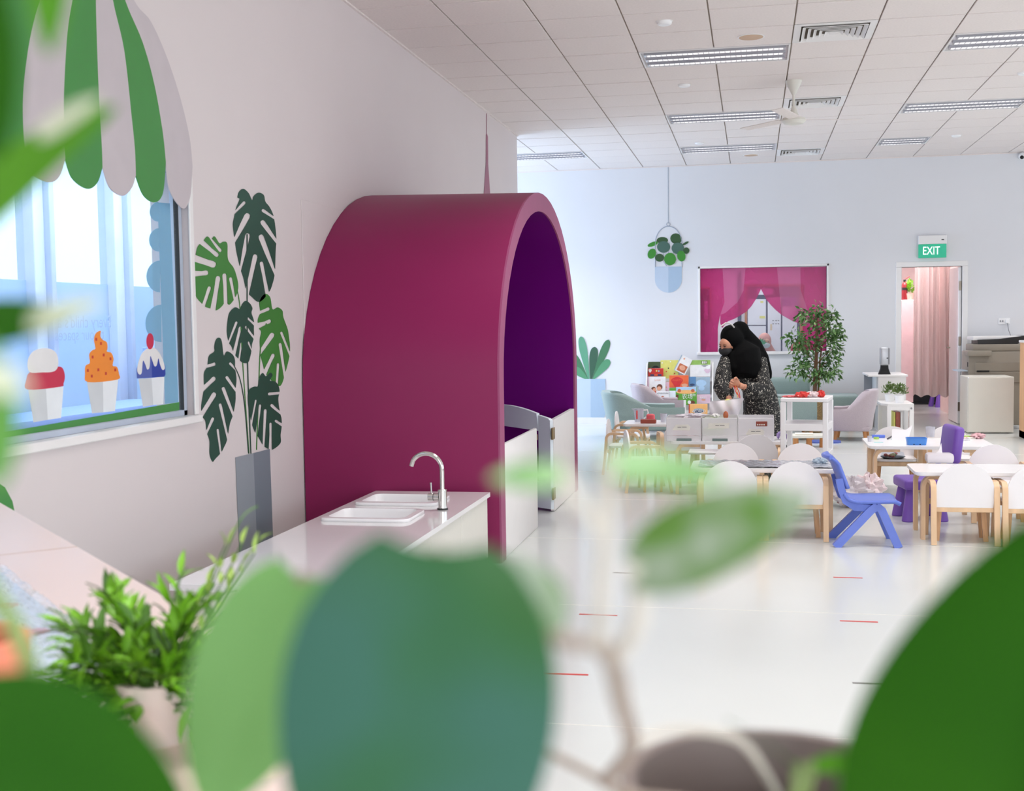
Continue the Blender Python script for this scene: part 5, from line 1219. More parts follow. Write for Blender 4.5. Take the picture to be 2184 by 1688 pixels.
tub_chair('tub_sofa', 'grey green sofa behind the woman and the shelf tower', (0.42, 15.1, 0), -PI/2+0.1, 0.9, 0.62, 'teal_fabric', 'teal_dark', 'orange_wood', SG, 0.52, 0.47)
tub_chair('tub_armchair', 'lilac grey armchair with pale wood legs by the ficus tree', (1.15, 14.85, 0), PI/2-0.15, 0.60, 0.50, 'lilac_fabric', 'lilac_fabric', 'orange_wood', SG, 0.60, 0.38)
t = thing('wall_bench', 'long grey green upholstered bench against the back wall', 'bench', (0.75, 16.45, 0))
ob('seat', MB().rbox(-0.75, 0.62, -0.3, 0.35, 0.16, 0.44, 0.03, 3), 'teal_fabric', t)
ob('backrest', MB().rbox(-0.75, 0.0, 0.2, 0.40, 0.40, 0.66, 0.06, 3), 'teal_fabric', t)
for x in (-0.65, 0.5): ob('foot', MB().rbox(x-0.03, x+0.03, -0.2, 0.25, 0, 0.16, 0.004, 1), 'orange_wood', t)

# book rack
RY = 16.62
rk = thing('book_rack', 'white tiered display rack full of picture books by the back wall', 'book rack', (-0.985, RY, 0))
rx0, rx1 = hitY(1379, 800, RY).x+0.985-0.01, hitY(1521, 800, RY).x+0.985
ob('side_panel', MB().prism([(0.30, 0), (-0.28, 0), (-0.28, 0.12), (0.14, 0.86), (0.30, 0.86)], lambda u, v: Vector((rx0, u, v)), (0.014, 0, 0)), 'white_satin', rk, smooth=0)
ob('side_panel', MB().prism([(0.30, 0), (-0.28, 0), (-0.28, 0.12), (0.14, 0.86), (0.30, 0.86)], lambda u, v: Vector((rx1-0.014, u, v)), (0.014, 0, 0)), 'white_satin', rk, smooth=0)
ob('back_panel', MB().box(rx0, rx1, 0.285, 0.30, 0, 0.88), 'white_satin', rk, smooth=0)
TI = [(0.22, 0.62), (0.08, 0.40), (-0.07, 0.20), (-0.22, 0.05)]
for y, z in TI:
    ob('tier', MB().box(rx0, rx1, y-0.07, y+0.03, z-0.012, z).box(rx0, rx1, y-0.075, y-0.066, z-0.012, z+0.03), 'white_satin', rk, smooth=0)
def book(label, x0, y0, x1, y1, tier, cols, deco=(), rot=0.0, lift=0.0):
    """picture book by the rectangle it fills in the view, standing on its tier"""
    Yp = RY+TI[tier][0]-0.02-lift
    c = hitY((x0+x1)/2, (y0+y1)/2, Yp); w_ = abs(hitY(x1, y0, Yp).x-hitY(x0, y0, Yp).x); h_ = abs(hitY(x0, y0, Yp).z-hitY(x0, y1, Yp).z)
    t = thing('picture_book', label, 'book', (c.x, Yp, c.z-h_/2), 0, 'picture books on the rack')
    M = Matrix.Translation(Vector((0, 0, h_/2))) @ Matrix.Rotation(R(rot), 4, 'Y') @ Matrix.Rotation(R(-8), 4, 'X')
    ob('cover', MB().rbox(-w_/2, w_/2, -0.006, 0.006, -h_/2, h_/2, 0.002, 1, M), cols, t)
    ob('pages', MB().rbox(-w_/2+0.004, w_/2-0.002, -0.004, 0.0075, -h_/2+0.003, h_/2+0.001, 0.001, 1, M), 'mural_white', t)
    for k, d in enumerate(deco):
        if d[0] == 't':
            _, body, u, v, wd, m = d
            Mw = wm(t) @ M @ Matrix.Translation(Vector((u*w_/2, -0.0095-0.0004*k, v*h_/2)))
            lettering('title_lettering', body, wd*w_, Mw @ frame_of(Vector((0, 0, 0)), (1, 0, 0), (0, 0, 1)), m, t)
        else:
            kind, u, v, a, b, m = d
            if kind == 'r': pts = [(u-a, v-b), (u+a, v-b), (u+a, v+b), (u-a, v+b)]
            elif kind == 'e': pts = [(u+a*math.cos(2*PI*i/18), v+b*math.sin(2*PI*i/18)) for i in range(18)]
            else: pts = [(u+a*math.cos(2*PI*i/18)*(1+0.25*math.sin(3*2*PI*i/18)), v+b*math.sin(2*PI*i/18)) for i in range(18)]
            ob('cover_art', MB().prism(pts, lambda p, q: M @ Vector((p*w_/2, -0.0066-0.0004*k, q*h_/2)), (0, -0.0004, 0)), m, t, smooth=0)
    return t
for nm, c in (('bk_forest', (70, 84, 54)), ('bk_yellow', (224, 218, 120)), ('bk_white', (240, 238, 238)), ('bk_green', (150, 190, 96)), ('bk_red', (206, 56, 48)), ('bk_orange', (236, 110, 66)), ('bk_blue', (96, 140, 184)), ('bk_steel', (160, 182, 200)), ('bk_pink', (226, 196, 212)), ('bk_grass', (98, 168, 62)), ('bk_peach', (248, 190, 120)), ('bk_skin', (232, 170, 140)), ('bk_brown', (112, 66, 48)), ('bk_tooth', (214, 54, 58)), ('bk_sky', (176, 208, 236)), ('bk_navy', (52, 72, 110)), ('bk_terra', (198, 106, 70))): mat(nm, c, 0.35, var=0.05, scale=20)
book('dark forest picture book at the top left corner of the rack', 1382.5, 772, 1409, 800, 0, 'bk_forest', (('e', 0.2, -0.2, 0.7, 0.6, 'black'), ('e', -0.7, -0.8, 0.3, 0.3, 'bk_orange'), ('t', 'Lava', 0.25, -0.35, 0.5, 'bk_white')))
book('yellow picture book speckled with tiny figures at the top of the rack', 1408.5, 768.5, 1447, 815, 0, 'bk_yellow', tuple(('e', -0.8+0.23*i, 0.75-0.5*((i*7) % 4)+0.1*(i % 3), 0.07, 0.06, ('bk_white', 'bk_brown', 'bk_red', 'bk_forest')[i % 4]) for i in range(8)), lift=0.004)
book('tilted white picture book with an animal painting at the top of the rack', 1444, 761, 1470, 797, 0, 'bk_white', (('r', 0.1, -0.4, 0.72, 0.45, 'bk_terra'), ('e', 0.1, -0.35, 0.5, 0.3, 'bk_skin'), ('e', -0.3, 0.72, 0.14, 0.1, 'bk_skin'), ('r', -0.93, 0, 0.07, 1.0, 'bk_steel')), rot=27, lift=0.02)
book('green and white picture book with a grey mouse at the top right of the rack', 1472, 768.5, 1515, 804, 0, 'bk_white', (('r', 0, 0.72, 1, 0.28, 'bk_green'), ('r', 0.4, 0.72, 0.22, 0.14, 'bk_white'), ('t', '110', 0.4, 0.72, 0.3, 'ink'), ('b', 0.72, -0.3, 0.3, 0.3, 'bk_pink'), ('b', 0.45, 0.3, 0.3, 0.12, 'grey'), ('e', 0.75, 0.1, 0.24, 0.22, 'bk_white')), lift=0.01)
book('red bus shaped picture book on the left of the rack', 1382.5, 786, 1415, 803, 0, 'bk_red', (('r', -0.45, -0.7, 0.25, 0.2, 'bk_navy'), ('r', 0.5, -0.7, 0.25, 0.2, 'bk_navy'), ('r', 0.02, -0.7, 0.22, 0.18, 'bk_orange'), ('b', -0.75, 0.4, 0.2, 0.45, 'bk_white'), ('e', 0.1, 0.35, 0.1, 0.25, 'bk_yellow'), ('e', 0.4, 0.3, 0.1, 0.25, 'bk_steel')), lift=0.05)
book('orange picture book showing a big red tooth in the middle of the rack', 1427.5, 801, 1468.5, 827, 1, 'bk_orange', (('b', -0.2, -0.1, 0.55, 0.85, 'bk_tooth'), ('t', "WHAT'S", -0.2, 0.2, 0.5, 'bk_orange'), ('b', 0.6, -0.7, 0.3, 0.35, 'bk_skin')), lift=0.012)
book('blue picture book half hidden beside the orange tooth book', 1469, 804, 1484, 824, 1, 'bk_blue', (('e', 0, -0.7, 0.7, 0.25, 'bk_navy'),))
book('pale steel blue picture book on the right of the rack', 1477, 805, 1514, 841, 1, 'bk_steel', (('e', 0, 0.3, 0.6, 0.4, 'bk_sky'), ('e', 0.05, -0.3, 0.35, 0.3, 'bk_sky')), lift=0.004)
book('white picture book of two hugging children titled Love', 1380.5, 804, 1419.5, 846, 1, 'bk_white', (('r', -0.9, 0, 0.1, 1, 'bk_pink'), ('e', -0.3, -0.3, 0.28, 0.28, 'bk_brown'), ('e', 0.35, -0.05, 0.32, 0.3, 'bk_brown'), ('e', -0.2, -0.35, 0.2, 0.2, 'bk_skin'), ('e', 0.3, -0.2, 0.24, 0.22, 'bk_skin'), ('b', 0.05, -0.7, 0.5, 0.25, 'bk_terra'), ('t', 'Love', 0.15, 0.68, 0.32, 'bk_skin')), lift=0.02)
book('pale pink picture book behind the orange tooth book', 1411, 815, 1429, 834, 1, 'bk_pink', (('e', 0, -0.2, 0.3, 0.2, 'bk_skin'),), lift=0.006)
book('bright green farm picture book with Chinese title on the rack', 1441, 826, 1486, 864, 2, 'bk_grass', (('r', 0, 0.72, 0.96, 0.28, 'bk_sky'), ('e', 0, 0.45, 0.95, 0.22, 'bk_peach'), ('e', -0.65, 0.6, 0.17, 0.2, 'bk_terra'), ('e', 0.62, 0.6, 0.17, 0.18, 'bk_terra'), ('e', 0.55, -0.75, 0.28, 0.24, 'bk_brown'), ('e', 0.3, -0.7, 0.16, 0.2, 'bk_white'), ('r', -0.85, -0.05, 0.12, 0.2, 'bk_brown'), ('t', '农场', 0.1, -0.05, 0.5, 'bk_white'), ('t', '动物', 0.62, 0.1, 0.26, 'bk_white')), lift=0.012)
book('plain green picture book edge left of the farm book', 1427.5, 828, 1444, 858, 2, 'bk_grass', lift=0.006)
book('white picture book with black capitals standing in the lower rack', 1398, 835, 1427, 866, 2, 'bk_white', (('t', 'ADVENTURE', 0.05, 0.7, 0.85, 'ink'), ('e', 0.05, 0.25, 0.2, 0.1, 'bk_terra'), ('r', -0.95, 0, 0.05, 1, 'bk_red')), lift=0.03)
book('pale sage picture book right of the white capitals book', 1427, 834, 1442, 856, 2, 'gate_blue', (), lift=0.01)
book('lilac picture book at the lower right of the rack', 1486, 842, 1515, 861, 2, 'bk_pink', (('e', 0.0, -0.2, 0.3, 0.2, 'bk_skin'), ('t', 'BABY', 0, 0.3, 0.5, 'bk_white')), lift=0.004)
book('orange picture book of a round world at the bottom of the rack', 1469, 862, 1509, 884, 3, 'bk_peach', (('e', 0.05, -0.35, 0.6, 0.5, 'bk_steel'), ('e', 0.05, -0.45, 0.45, 0.3, 'bk_navy'), ('t', 'WORLD', 0.05, -0.4, 0.75, 'bk_white'), ('r', -0.95, 0, 0.05, 1, 'bk_red')), lift=0.02)
book('tall pale picture book leaning at the bottom left of the rack', 1446, 854, 1463, 884, 3, 'bk_white', (('r', 0.3, 0, 0.2, 0.8, 'gate_blue'),), lift=0.02)

# ficus tree
fx0, fy0 = 0.74, 15.75
t = thing('ficus_tree', 'artificial ficus tree with small leaves in front of the pink window', 'tree', (fx0, fy0, 0))
mat('bark', (118, 84, 62), 0.8, var=0.2, scale=20); mat('wicker', (150, 124, 84), 0.8, var=0.5, scale=60, stretch=(1, 1, 2))
mat('ficus_leaf', (70, 112, 48), 0.4, var=0.45, scale=9); mat('ficus_leaf_pale', (122, 156, 96), 0.4, var=0.35, scale=9)
ob('basket', MB().lathe([(0.10, 0), (0.12, 0.02), (0.125, 0.40), (0.115, 0.40), (0.11, 0.36), (0.001, 0.36)], 24), 'wicker', t)
ob('trunk', MB().tube([(0.02, 0, 0.33), (0.03, 0.01, 0.6), (0.04, 0, 0.85), (0.05, 0, 1.15), (0.05, 0.01, 1.55)], [0.03, 0.026, 0.024, 0.018, 0.008], 10), 'bark', t)
ob('trunk', MB().tube([(0.06, 0.02, 0.33), (0.075, 0.02, 0.6), (0.09, 0.01, 0.9), (0.13, 0.02, 1.2)], [0.012, 0.012, 0.011, 0.005], 8), 'bark', t)
rnd = random.Random(12)
CL = [(0.02, 0.84, 0.22), (-0.2, 0.80, 0.14), (0.22, 0.78, 0.16), (0.10, 0.74, 0.15), (-0.13, 0.90, 0.12), (0.24, 0.95, 0.12), (-0.05, 1.16, 0.20), (-0.24, 1.20, 0.14), (-0.15, 1.08, 0.14), (0.18, 1.18, 0.20), (0.28, 1.08, 0.12), (0.24, 1.34, 0.16), (0.05, 1.42, 0.18), (0.12, 1.52, 0.15), (-0.08, 1.50, 0.13), (0.25, 1.50, 0.09), (0.30, 1.24, 0.11)]
brm = MB(); lva, lvb = MB(), MB()
for (cx_, cz_, r_) in CL:
    z0 = max(0.62, cz_-0.22)
    P_ = [(0.045, 0, z0), (cx_*0.5+0.02, rnd.uniform(-.05, .05), (z0+cz_)/2+0.03), (cx_, rnd.uniform(-.08, .08), cz_)]
    brm.tube(P_, [0.007, 0.005, 0.002], 5)
    for k in range(int(95*r_/0.16)):
        d_ = Vector((rnd.gauss(0, 1), rnd.gauss(0, 1), rnd.gauss(0, 0.75))).normalized()*r_*rnd.uniform(0.25, 1.0)
        c = Vector((cx_, 0, cz_))+d_
        dr_ = (d_.normalized()*0.6+Vector((rnd.uniform(-.6, .6), rnd.uniform(-.6, .6), rnd.uniform(-0.9, 0.1)))).normalized()
        s_ = dr_.cross(Vector((rnd.uniform(-1, 1), rnd.uniform(-1, 1), rnd.uniform(-.3, 1)))).normalized()
        nn = dr_.cross(s_)
        L_, W_ = rnd.uniform(0.052, 0.078), rnd.uniform(0.013, 0.019)
        (lva if rnd.random() < 0.68 else lvb).add([c, c+dr_*L_*0.4+s_*W_+nn*0.004, c+dr_*L_, c+dr_*L_*0.4-s_*W_+nn*0.004, c+dr_*L_*0.45], [(0, 1, 4), (1, 2, 4), (2, 3, 4), (3, 0, 4)])
ob('branches', brm, 'bark', t)
tag(ob('foliage', lva, 'ficus_leaf', t, smooth=0), kind='stuff'); tag(ob('foliage', lvb, 'ficus_leaf_pale', t, smooth=0), kind='stuff')

# ================================================================== RIGHT-HAND BACK CORNER
t = thing('console_cabinet', 'white open sided cabinet with the sanitiser dispenser on top', 'cabinet', (1.66, 16.17, 0))
ob('top', MB().rbox(-0.24, 0.24, -0.42, 0.42, 0.705, 0.73, 0.004, 1), 'white_satin', t)
ob('front_panel', MB().box(-0.10, 0.22, -0.40, -0.385, 0.02, 0.705), 'white_satin', t, smooth=0)
ob('side_panel', MB().box(0.205, 0.22, -0.385, 0.40, 0.02, 0.705), 'white_satin', t, smooth=0)
ob('back_panel', MB().box(-0.22, 0.205, 0.385, 0.40, 0.02, 0.705), 'grey', t, smooth=0)
ob('shelf', MB().box(-0.22, 0.205, -0.385, 0.385, 0.34, 0.36), 'white_satin', t, smooth=0)
ob('side_panel', MB().box(-0.115, -0.10, -0.40, 0.385, 0.02, 0.705), 'white_satin', t, smooth=0)
ob('base', MB().box(-0.22, 0.22, -0.39, 0.40, 0, 0.02), 'white_satin', t, smooth=0)
dp = hitY(1886, 801, 15.9)
t = thing('sanitiser_dispenser', 'silver hand sanitiser dispenser on a flared black base', 'dispenser', (dp.x, 15.9, 0.73))
mat('silver', (196, 198, 204), 0.3, 0.4)
ob('base', MB().rings([rr2(-0.075, 0.075, -0.06, 0.06, 0.02, 0.0), rr2(-0.05, 0.05, -0.045, 0.045, 0.015, 0.07), rr2(-0.045, 0.045, -0.04, 0.04, 0.015, 0.125)]), 'black', t)
ob('body', MB().rbox(-0.058, 0.058, -0.065, 0.05, 0.115, 0.345, 0.022, 3), 'silver', t)
ob('window', MB().rbox(0.02, 0.042, -0.068, -0.063, 0.20, 0.214, 0.003, 1), 'black', t)
ob('side_trim', MB().rbox(0.036, 0.060, -0.067, -0.02, 0.125, 0.335, 0.008, 2), 'grey', t)
t = thing('white_bench', 'low white bench with two potted plants in front of the cabinet', 'bench', (1.71, 15.38, 0))
ob('top', MB().prism([(-0.19, -0.42), (-0.12, -0.5), (0.18, -0.5), (0.18, 0.12), (-0.19, 0.12)], lambda u, v: Vector((u, v+0.2, 0.385)), (0, 0, 0.025)), 'white_satin', t, smooth=0)
ob('front_rail', MB().box(-0.125, 0.176, -0.296, -0.28, 0.33, 0.385), 'white_satin', t, smooth=0)
for x, y in ((-0.13, -0.30), (0.13, -0.30), (-0.18, 0.25), (0.13, 0.25)): ob('leg', MB().rbox(x, x+0.05, y, y+0.05, 0, 0.385, 0.003, 1), 'white_satin', t)
ob('knob', MB().ell((0.15, -0.305, 0.355), (0.012, 0.006, 0.012), 10, 6), 'grey', t)
mat('amber', (150, 60, 30), 0.3, var=0.3, scale=20)
for k, (x, m, lb) in enumerate(((0.0, 'note_yellow', 'yellow spined book stored under the white bench'), (0.025, 'amber', 'amber brown box stored under the white bench'), (0.08, 'bk_white', 'white folder stored under the white bench'))):
    tag(ob('stored_book', MB().rbox(1.67+x, 1.69+x+(0.03 if k == 1 else 0), 15.2, 15.5, 0.0, 0.30, 0.003, 1), m), lb, 'book', 'books under the white bench')
leafy('potted_plant', 'small leafy plant in a white pot, the nearer one on the bench', (1.745, 15.25, 0.41), 0.062, 0.095, 0.10, 0.13, 260, 'leaf_olive', 'white_plastic', 0.035, 'white potted plants on the bench', 5)
leafy('potted_plant', 'small leafy plant in a white pot, the farther one on the bench', (1.655, 15.50, 0.41), 0.062, 0.095, 0.10, 0.13, 220, 'leaf_olive', 'white_plastic', 0.035, 'white potted plants on the bench', 6)
# copier corner
t = thing('partition_cabinet', 'plain cream cabinet back below the grey copier', 'cabinet', (2.87, 15.95, 0))
ob('carcass', MB().rbox(-0.27, 0.27, -0.26, 0.3, 0.01, 0.70, 0.004, 1), 'cream_panel', t)
ob('back_board', MB().rbox(-0.262, 0.262, -0.272, -0.26, 0.02, 0.69, 0.003, 1), 'cream_panel', t)
ob('corner_cap', MB().ell((-0.262, -0.268, 0.69), (0.008, 0.008, 0.008), 8, 5), 'white_plastic', t)
mat('copier_grey', (150, 142, 130), 0.5, var=0.03); mat('copier_dark', (112, 104, 94), 0.5)
t = thing('copier', 'large grey beige office copier behind the cream cabinet', 'copier', (2.98, 16.55, 0))
ob('body', MB().rbox(-0.27, 0.42, -0.25, 0.28, 0.05, 1.0, 0.015, 2), 'copier_grey', t)
ob('drawer', MB().rbox(-0.19, 0.40, -0.262, -0.25, 0.60, 0.735, 0.004, 1), 'copier_grey', t)
ob('drawer', MB().rbox(-0.19, 0.40, -0.262, -0.25, 0.745, 0.86, 0.004, 1), 'copier_grey', t)
ob('paper_slot', MB().rbox(-0.17, -0.02, -0.268, -0.26, 0.735, 0.755, 0.001, 1), 'black', t)
ob('paper_slot', MB().rbox(-0.17, -0.02, -0.268, -0.26, 0.68, 0.70, 0.001, 1), 'copier_dark', t)
ob('control_panel', MB().rbox(-0.29, 0.0, -0.33, -0.1, 0.94, 1.01, 0.012, 2), 'copier_grey', t)
ob('scanner', MB().rbox(-0.22, 0.42, -0.25, 0.28, 1.0, 1.09, 0.012, 2), 'copier_grey', t)
ob('document_feeder', MB().prism([(-0.16, 0.0), (0.30, -0.02), (0.42, 0.06), (0.42, 0.1), (0.1, 0.06), (-0.16, 0.05)], lambda u, v: Vector((u, -0.24, 1.095+v)), (0, 0.45, 0)), 'dark_plastic', t, smooth=0)
ob('feeder_lid', MB().rbox(-0.21, 0.42, -0.2, 0.26, 1.14, 1.19, 0.01, 2), 'white_satin', t)
ob('power_switch', MB().rbox(-0.272, -0.266, -0.22, -0.16, 0.80, 0.86, 0.001, 1), 'black', t)
ob('side_tray', MB().rbox(-0.40, -0.27, -0.2, 0.2, 0.74, 0.755, 0.003, 1), 'frost_white', t)
for y in (-0.2, 0.2): ob('foot', MB().lathe([(0.03, 0), (0.03, 0.05)], 12, Matrix.Translation(Vector((0.07, y, 0)))), 'black', t)
t = thing('pigeonhole_shelf', 'birch pigeonhole shelf at the right edge of the room', 'shelf unit', (3.5, 15.3, 0))
ob('side_panel', MB().box(-0.375, -0.355, -0.35, 0.0, 0.0, 1.13), 'pine', t, smooth=0)
ob('side_panel', MB().box(0.9, 0.92, -0.35, 0.0, 0.0, 1.13), 'pine', t, smooth=0)
ob('back_panel', MB().box(-0.355, 0.9, -0.02, 0.0, 0.0, 1.13), 'orange_wood', t, smooth=0)
ob('top', MB().rbox(-0.39, 0.93, -0.37, 0.0, 1.13, 1.155, 0.003, 1), 'white_satin', t)
for k in range(8): ob('board', MB().box(-0.355, 0.9, -0.34, -0.02, 0.08+0.14*k, 0.092+0.14*k), 'birch', t, smooth=0)
for k in range(3): ob('divider', MB().box(-0.10+0.33*k, -0.09+0.33*k, -0.34, -0.02, 0.08, 1.13), 'birch', t, smooth=0)
ob('plinth', MB().box(-0.375, 0.92, -0.36, 0.0, 0.0, 0.08), 'birch', t, smooth=0)

# ================================================================== FLOOR TAPE
def tape(a, b, m, lb):
    p, q = hitZ(*a, 0), hitZ(*b, 0); d_ = (q-p).normalized(); s_ = Vector((-d_.y, d_.x, 0))*0.009
    return tag(ob('floor_tape', MB().prism([(0, 0), (1, 0), (1, 1), (0, 1)], lambda u, v: p+(q-p)*u+s_*(2*v-1)+Vector((0, 0, 0.0005)), (0, 0, 0.0006)), m, None, smooth=0), lb, 'tape mark', 'tape marks on the floor')
tape((1235.6, 1310.7), (1316.5, 1313.8), 'tape_red', 'red floor tape mark behind the plant stem, middle of the left column')
tape((1150, 1437), (1255, 1440.5), 'tape_red', 'red floor tape mark touching the big centre leaf, nearest of the left column')
tape((1307, 1222), (1370, 1224), 'tape_grey', 'grey floor tape mark half under the pointed leaf')
tape((1777.3, 1231.9), (1839.6, 1233.8), 'tape_red', 'red floor tape mark below the blue chair')
tape((1791.3, 1325), (1872.3, 1327.8), 'tape_red', 'red floor tape mark in the middle of the right column')
tape((1818, 1457.5), (1900, 1460), 'tape_grey', 'dark floor tape mark running under the large right leaf')

# ================================================================== THE WOMAN
WY = 10.95
def wp(px, py, dy=0.0):
    return hitY(px, py, WY+dy)
pw = thing('person', 'woman in black headscarf and floral dress reaching into a plastic bag', 'person', (0.06, 11.0, 0))
mat('scarf_black', (5, 5, 6), 0.9, var=0.1, scale=10, spec=0.15); mat('mask_black', (34, 33, 36), 0.7); mat('band_silver', (214, 212, 208), 0.35, 0.3)
mat('hand_skin', (206, 146, 118), 0.5, var=0.05, scale=30); mat('shoe_black', (14, 14, 16), 0.5)
head_c = wp(1557, 727, -0.06)
sh_l, sh_r = wp(1549, 765, -0.06), wp(1618, 768, 0.04)
el_l, el_r = wp(1541, 822, -0.20), wp(1626, 832, -0.12)
wr_l, wr_r = wp(1556, 853, -0.36), wp(1584, 825, -0.30)
ha_l, ha_r = wp(1555, 862, -0.40), wp(1568, 818, -0.34)
hip = Vector((0.075, 11.02, 0.66))
# body: legs, torso, neck, head, arms, hands with fingers, one fused surface
b = MB()
b.ell(head_c, (0.072, 0.085, 0.105), 18, 12, Matrix.Rotation(R(-22), 3, 'Y'))
b.tube([head_c+Vector((0.03, 0.02, -0.07)), head_c+Vector((0.06, 0.05, -0.15)), (sh_l+sh_r)/2+Vector((0, 0, 0.0))], [0.045, 0.045, 0.05], 12)
b.tube([(sh_l+sh_r)/2, ((sh_l+sh_r)/2+hip)/2, hip], [0.075, 0.085, 0.11], 14)
for sx in (-1, 1):
    b.tube([hip+Vector((0.07*sx, 0, 0)), Vector((0.07+0.08*sx, 11.02, 0.42)), Vector((0.07+0.08*sx, 11.03, 0.08)), Vector((0.06+0.08*sx, 10.93, 0.035))], [0.09, 0.07, 0.045, 0.035], 12)
b.tube([sh_l, el_l, wr_l], [0.045, 0.040, 0.026], 12); b.tube([sh_r, el_r, wr_r], [0.045, 0.040, 0.026], 12)
fuse(ob('body', b, 'hand_skin', pw, world=True), 0.010, 3)
def hand(wr, palm_c, fwd, side, curl, name):
    """palm and five separate bent fingers"""
    f = Vector(fwd).normalized(); s = Vector(side); s = (s-f*s.dot(f)).normalized(); n = f.cross(s)
    h = MB()
    h.tube([wr, wr+(palm_c-wr)*0.5], [0.026, 0.026], 12)
    M3 = Matrix((s, f, n)).transposed()
    h.ell(palm_c, (0.042, 0.046, 0.019), 14, 8, M3)
    for k, (u, L_) in enumerate(((-0.030, 0.058), (-0.011, 0.072), (0.010, 0.076), (0.030, 0.066))):
        p0 = palm_c+f*0.032+s*u
        p1 = p0+(f*math.cos(curl*0.5)-n*math.sin(curl*0.5))*L_*0.45
        p2 = p1+(f*math.cos(curl*1.3)-n*math.sin(curl*1.3))*L_*0.33
        p3 = p2+(f*math.cos(curl*2.0)-n*math.sin(curl*2.0))*L_*0.25
        h.tube([p0-f*0.015, p0, p1, p2, p3], [0.0095, 0.0095, 0.009, 0.008, 0.0065], 8)
    q0 = palm_c+s*0.036-f*0.012
    q1 = q0+(s*0.6+f*0.7-n*0.25).normalized()*0.034; q2 = q1+(f*0.9-n*0.5-s*0.25).normalized()*0.03
    h.tube([q0-s*0.015, q0, q1, q2], [0.012, 0.012, 0.010, 0.008], 8)
    o = ob(name, h, 'hand_skin', pw, world=True); return fuse(o, 0.004, 2)
hand(wr_l, ha_l, (-0.15, -0.45, -0.8), (-1, 0.1, 0.1), 0.9, 'hand')
hand(wr_r, ha_r, (-0.85, -0.45, 0.1), (0.1, -0.35, 0.9), 1.25, 'hand')
# dress with full sleeves
d = MB()
ctr = (sh_l+sh_r)/2
def ring(c, rx, ry, n=22): return [Vector((c[0]+rx*math.cos(2*PI*k/n), c[1]+ry*math.sin(2*PI*k/n), c[2])) for k in range(n)]
d.rings([ring((0.085, 11.03, 0.03), 0.25, 0.22), ring((0.08, 11.03, 0.35), 0.21, 0.19), ring((0.075, 11.02, 0.62), 0.165, 0.16), ring((0.055, 11.01, 0.80), 0.15, 0.14), ring((ctr.x+0.05, 10.98, 0.98), 0.165, 0.13), ring((ctr.x+0.02, 10.96, 1.10), 0.16, 0.10), ring((ctr.x, 10.95, 1.15), 0.08, 0.06)])
d.tube([sh_l+Vector((0.02, 0, 0)), (sh_l+el_l)/2+Vector((-0.005, -0.01, 0)), el_l+Vector((0.0, 0, -0.02)), (el_l+wr_l)/2+Vector((0.0, 0, -0.01)), wr_l+(el_l-wr_l)*0.12], [0.072, 0.072, 0.084, 0.078, 0.045], 16)
d.tube([sh_r, (sh_r+el_r)/2+Vector((0.005, 0, 0)), el_r+Vector((0.0, 0, -0.01)), (el_r+wr_r)/2+Vector((0, 0, -0.02)), wr_r+(el_r-wr_r)*0.10], [0.075, 0.075, 0.086, 0.08, 0.046], 16)
fuse(ob('dress', d, 'floral_black', pw, world=True), 0.011, 3)
# headscarf: cap over the head, fall over neck, chest and back, with a cut-away for the face
h = MB()
h.ell(head_c+Vector((0.018, 0.015, 0.022)), (0.102, 0.110, 0.122), 22, 14, Matrix.Rotation(R(-22), 3, 'Y'))
h.ell(wp(1578, 706, 0.02), (0.085, 0.085, 0.088), 18, 12)
h.tube([wp(1570, 738, -0.02), wp(1586, 757, -0.03), wp(1590, 782, -0.06), wp(1588, 806, -0.10)], [0.09, 0.155, 0.145, 0.105], 20, 1.0)
h.tube([wp(1585, 712, 0.05), wp(1604, 738, 0.08), wp(1618, 768, 0.09), wp(1630, 800, 0.08), wp(1635, 812, 0.07)], [0.07, 0.09, 0.095, 0.075, 0.05], 16)
h.tube([wp(1563, 752, -0.08), wp(1570, 785, -0.10), wp(1577, 806, -0.10)], [0.065, 0.085, 0.06], 14)
h.tube([wp(1551, 762, -0.05), wp(1590, 758, 0.0), wp(1620, 766, 0.05)], [0.068, 0.11, 0.075], 14)
sf_ = fuse(ob('headscarf', h, 'scarf_black', pw, world=True), 0.010, 4)
cape = MB()
def cfn2(u, v):
    a = wp(1600+u*32, 748+10*u, 0.10); bq = wp(1612+u*34, 818-2*(1-u), 0.14-0.10*u)
    q = a*(1-v)+bq*v; return q+Vector((0, 0.012*math.sin(u*14), 0))
ob('scarf_tail', MB().sheet(cfn2, 14, 14), 'scarf_black', pw, world=True, smooth=60, solid=0.006)
# face: a smooth patch with brow, closed looking-down eyes, nose bridge; mask below
fd = (Vector((-0.62, -0.66, -0.42))).normalized()
fs = fd.cross(Vector((0, 0, 1))).normalized(); fu = fs.cross(fd).normalized()
if fu.z < 0: fu = -fu
fu = (fu+Vector((0.12, 0, 0))).normalized()
fs = fd.cross(fu).normalized()
fc = head_c+fd*0.062+fu*-0.012
Mf = Matrix((fs, fd, fu)).transposed()
face = MB().ell(fc, (0.062, 0.05, 0.066), 20, 14, Mf)
face.ell(fc+fd*0.046-fu*0.018, (0.011, 0.016, 0.026), 12, 8, Mf)
fo = fuse(ob('face', face, 'hand_skin', pw, world=True), 0.006, 2)
for s_ in (-1, 1):
    ob('eye', MB().ell(fc+fd*0.043+fs*0.026*s_+fu*0.006, (0.014, 0.007, 0.0055), 12, 6, Mf), 'black', fo, world=True)
    ob('eyebrow', MB().tube([fc+fd*0.044+fs*(0.012*s_)+fu*0.021, fc+fd*0.043+fs*(0.028*s_)+fu*0.026, fc+fd*0.035+fs*(0.042*s_)+fu*0.020], 0.0035, 6), 'bark', fo, world=True)
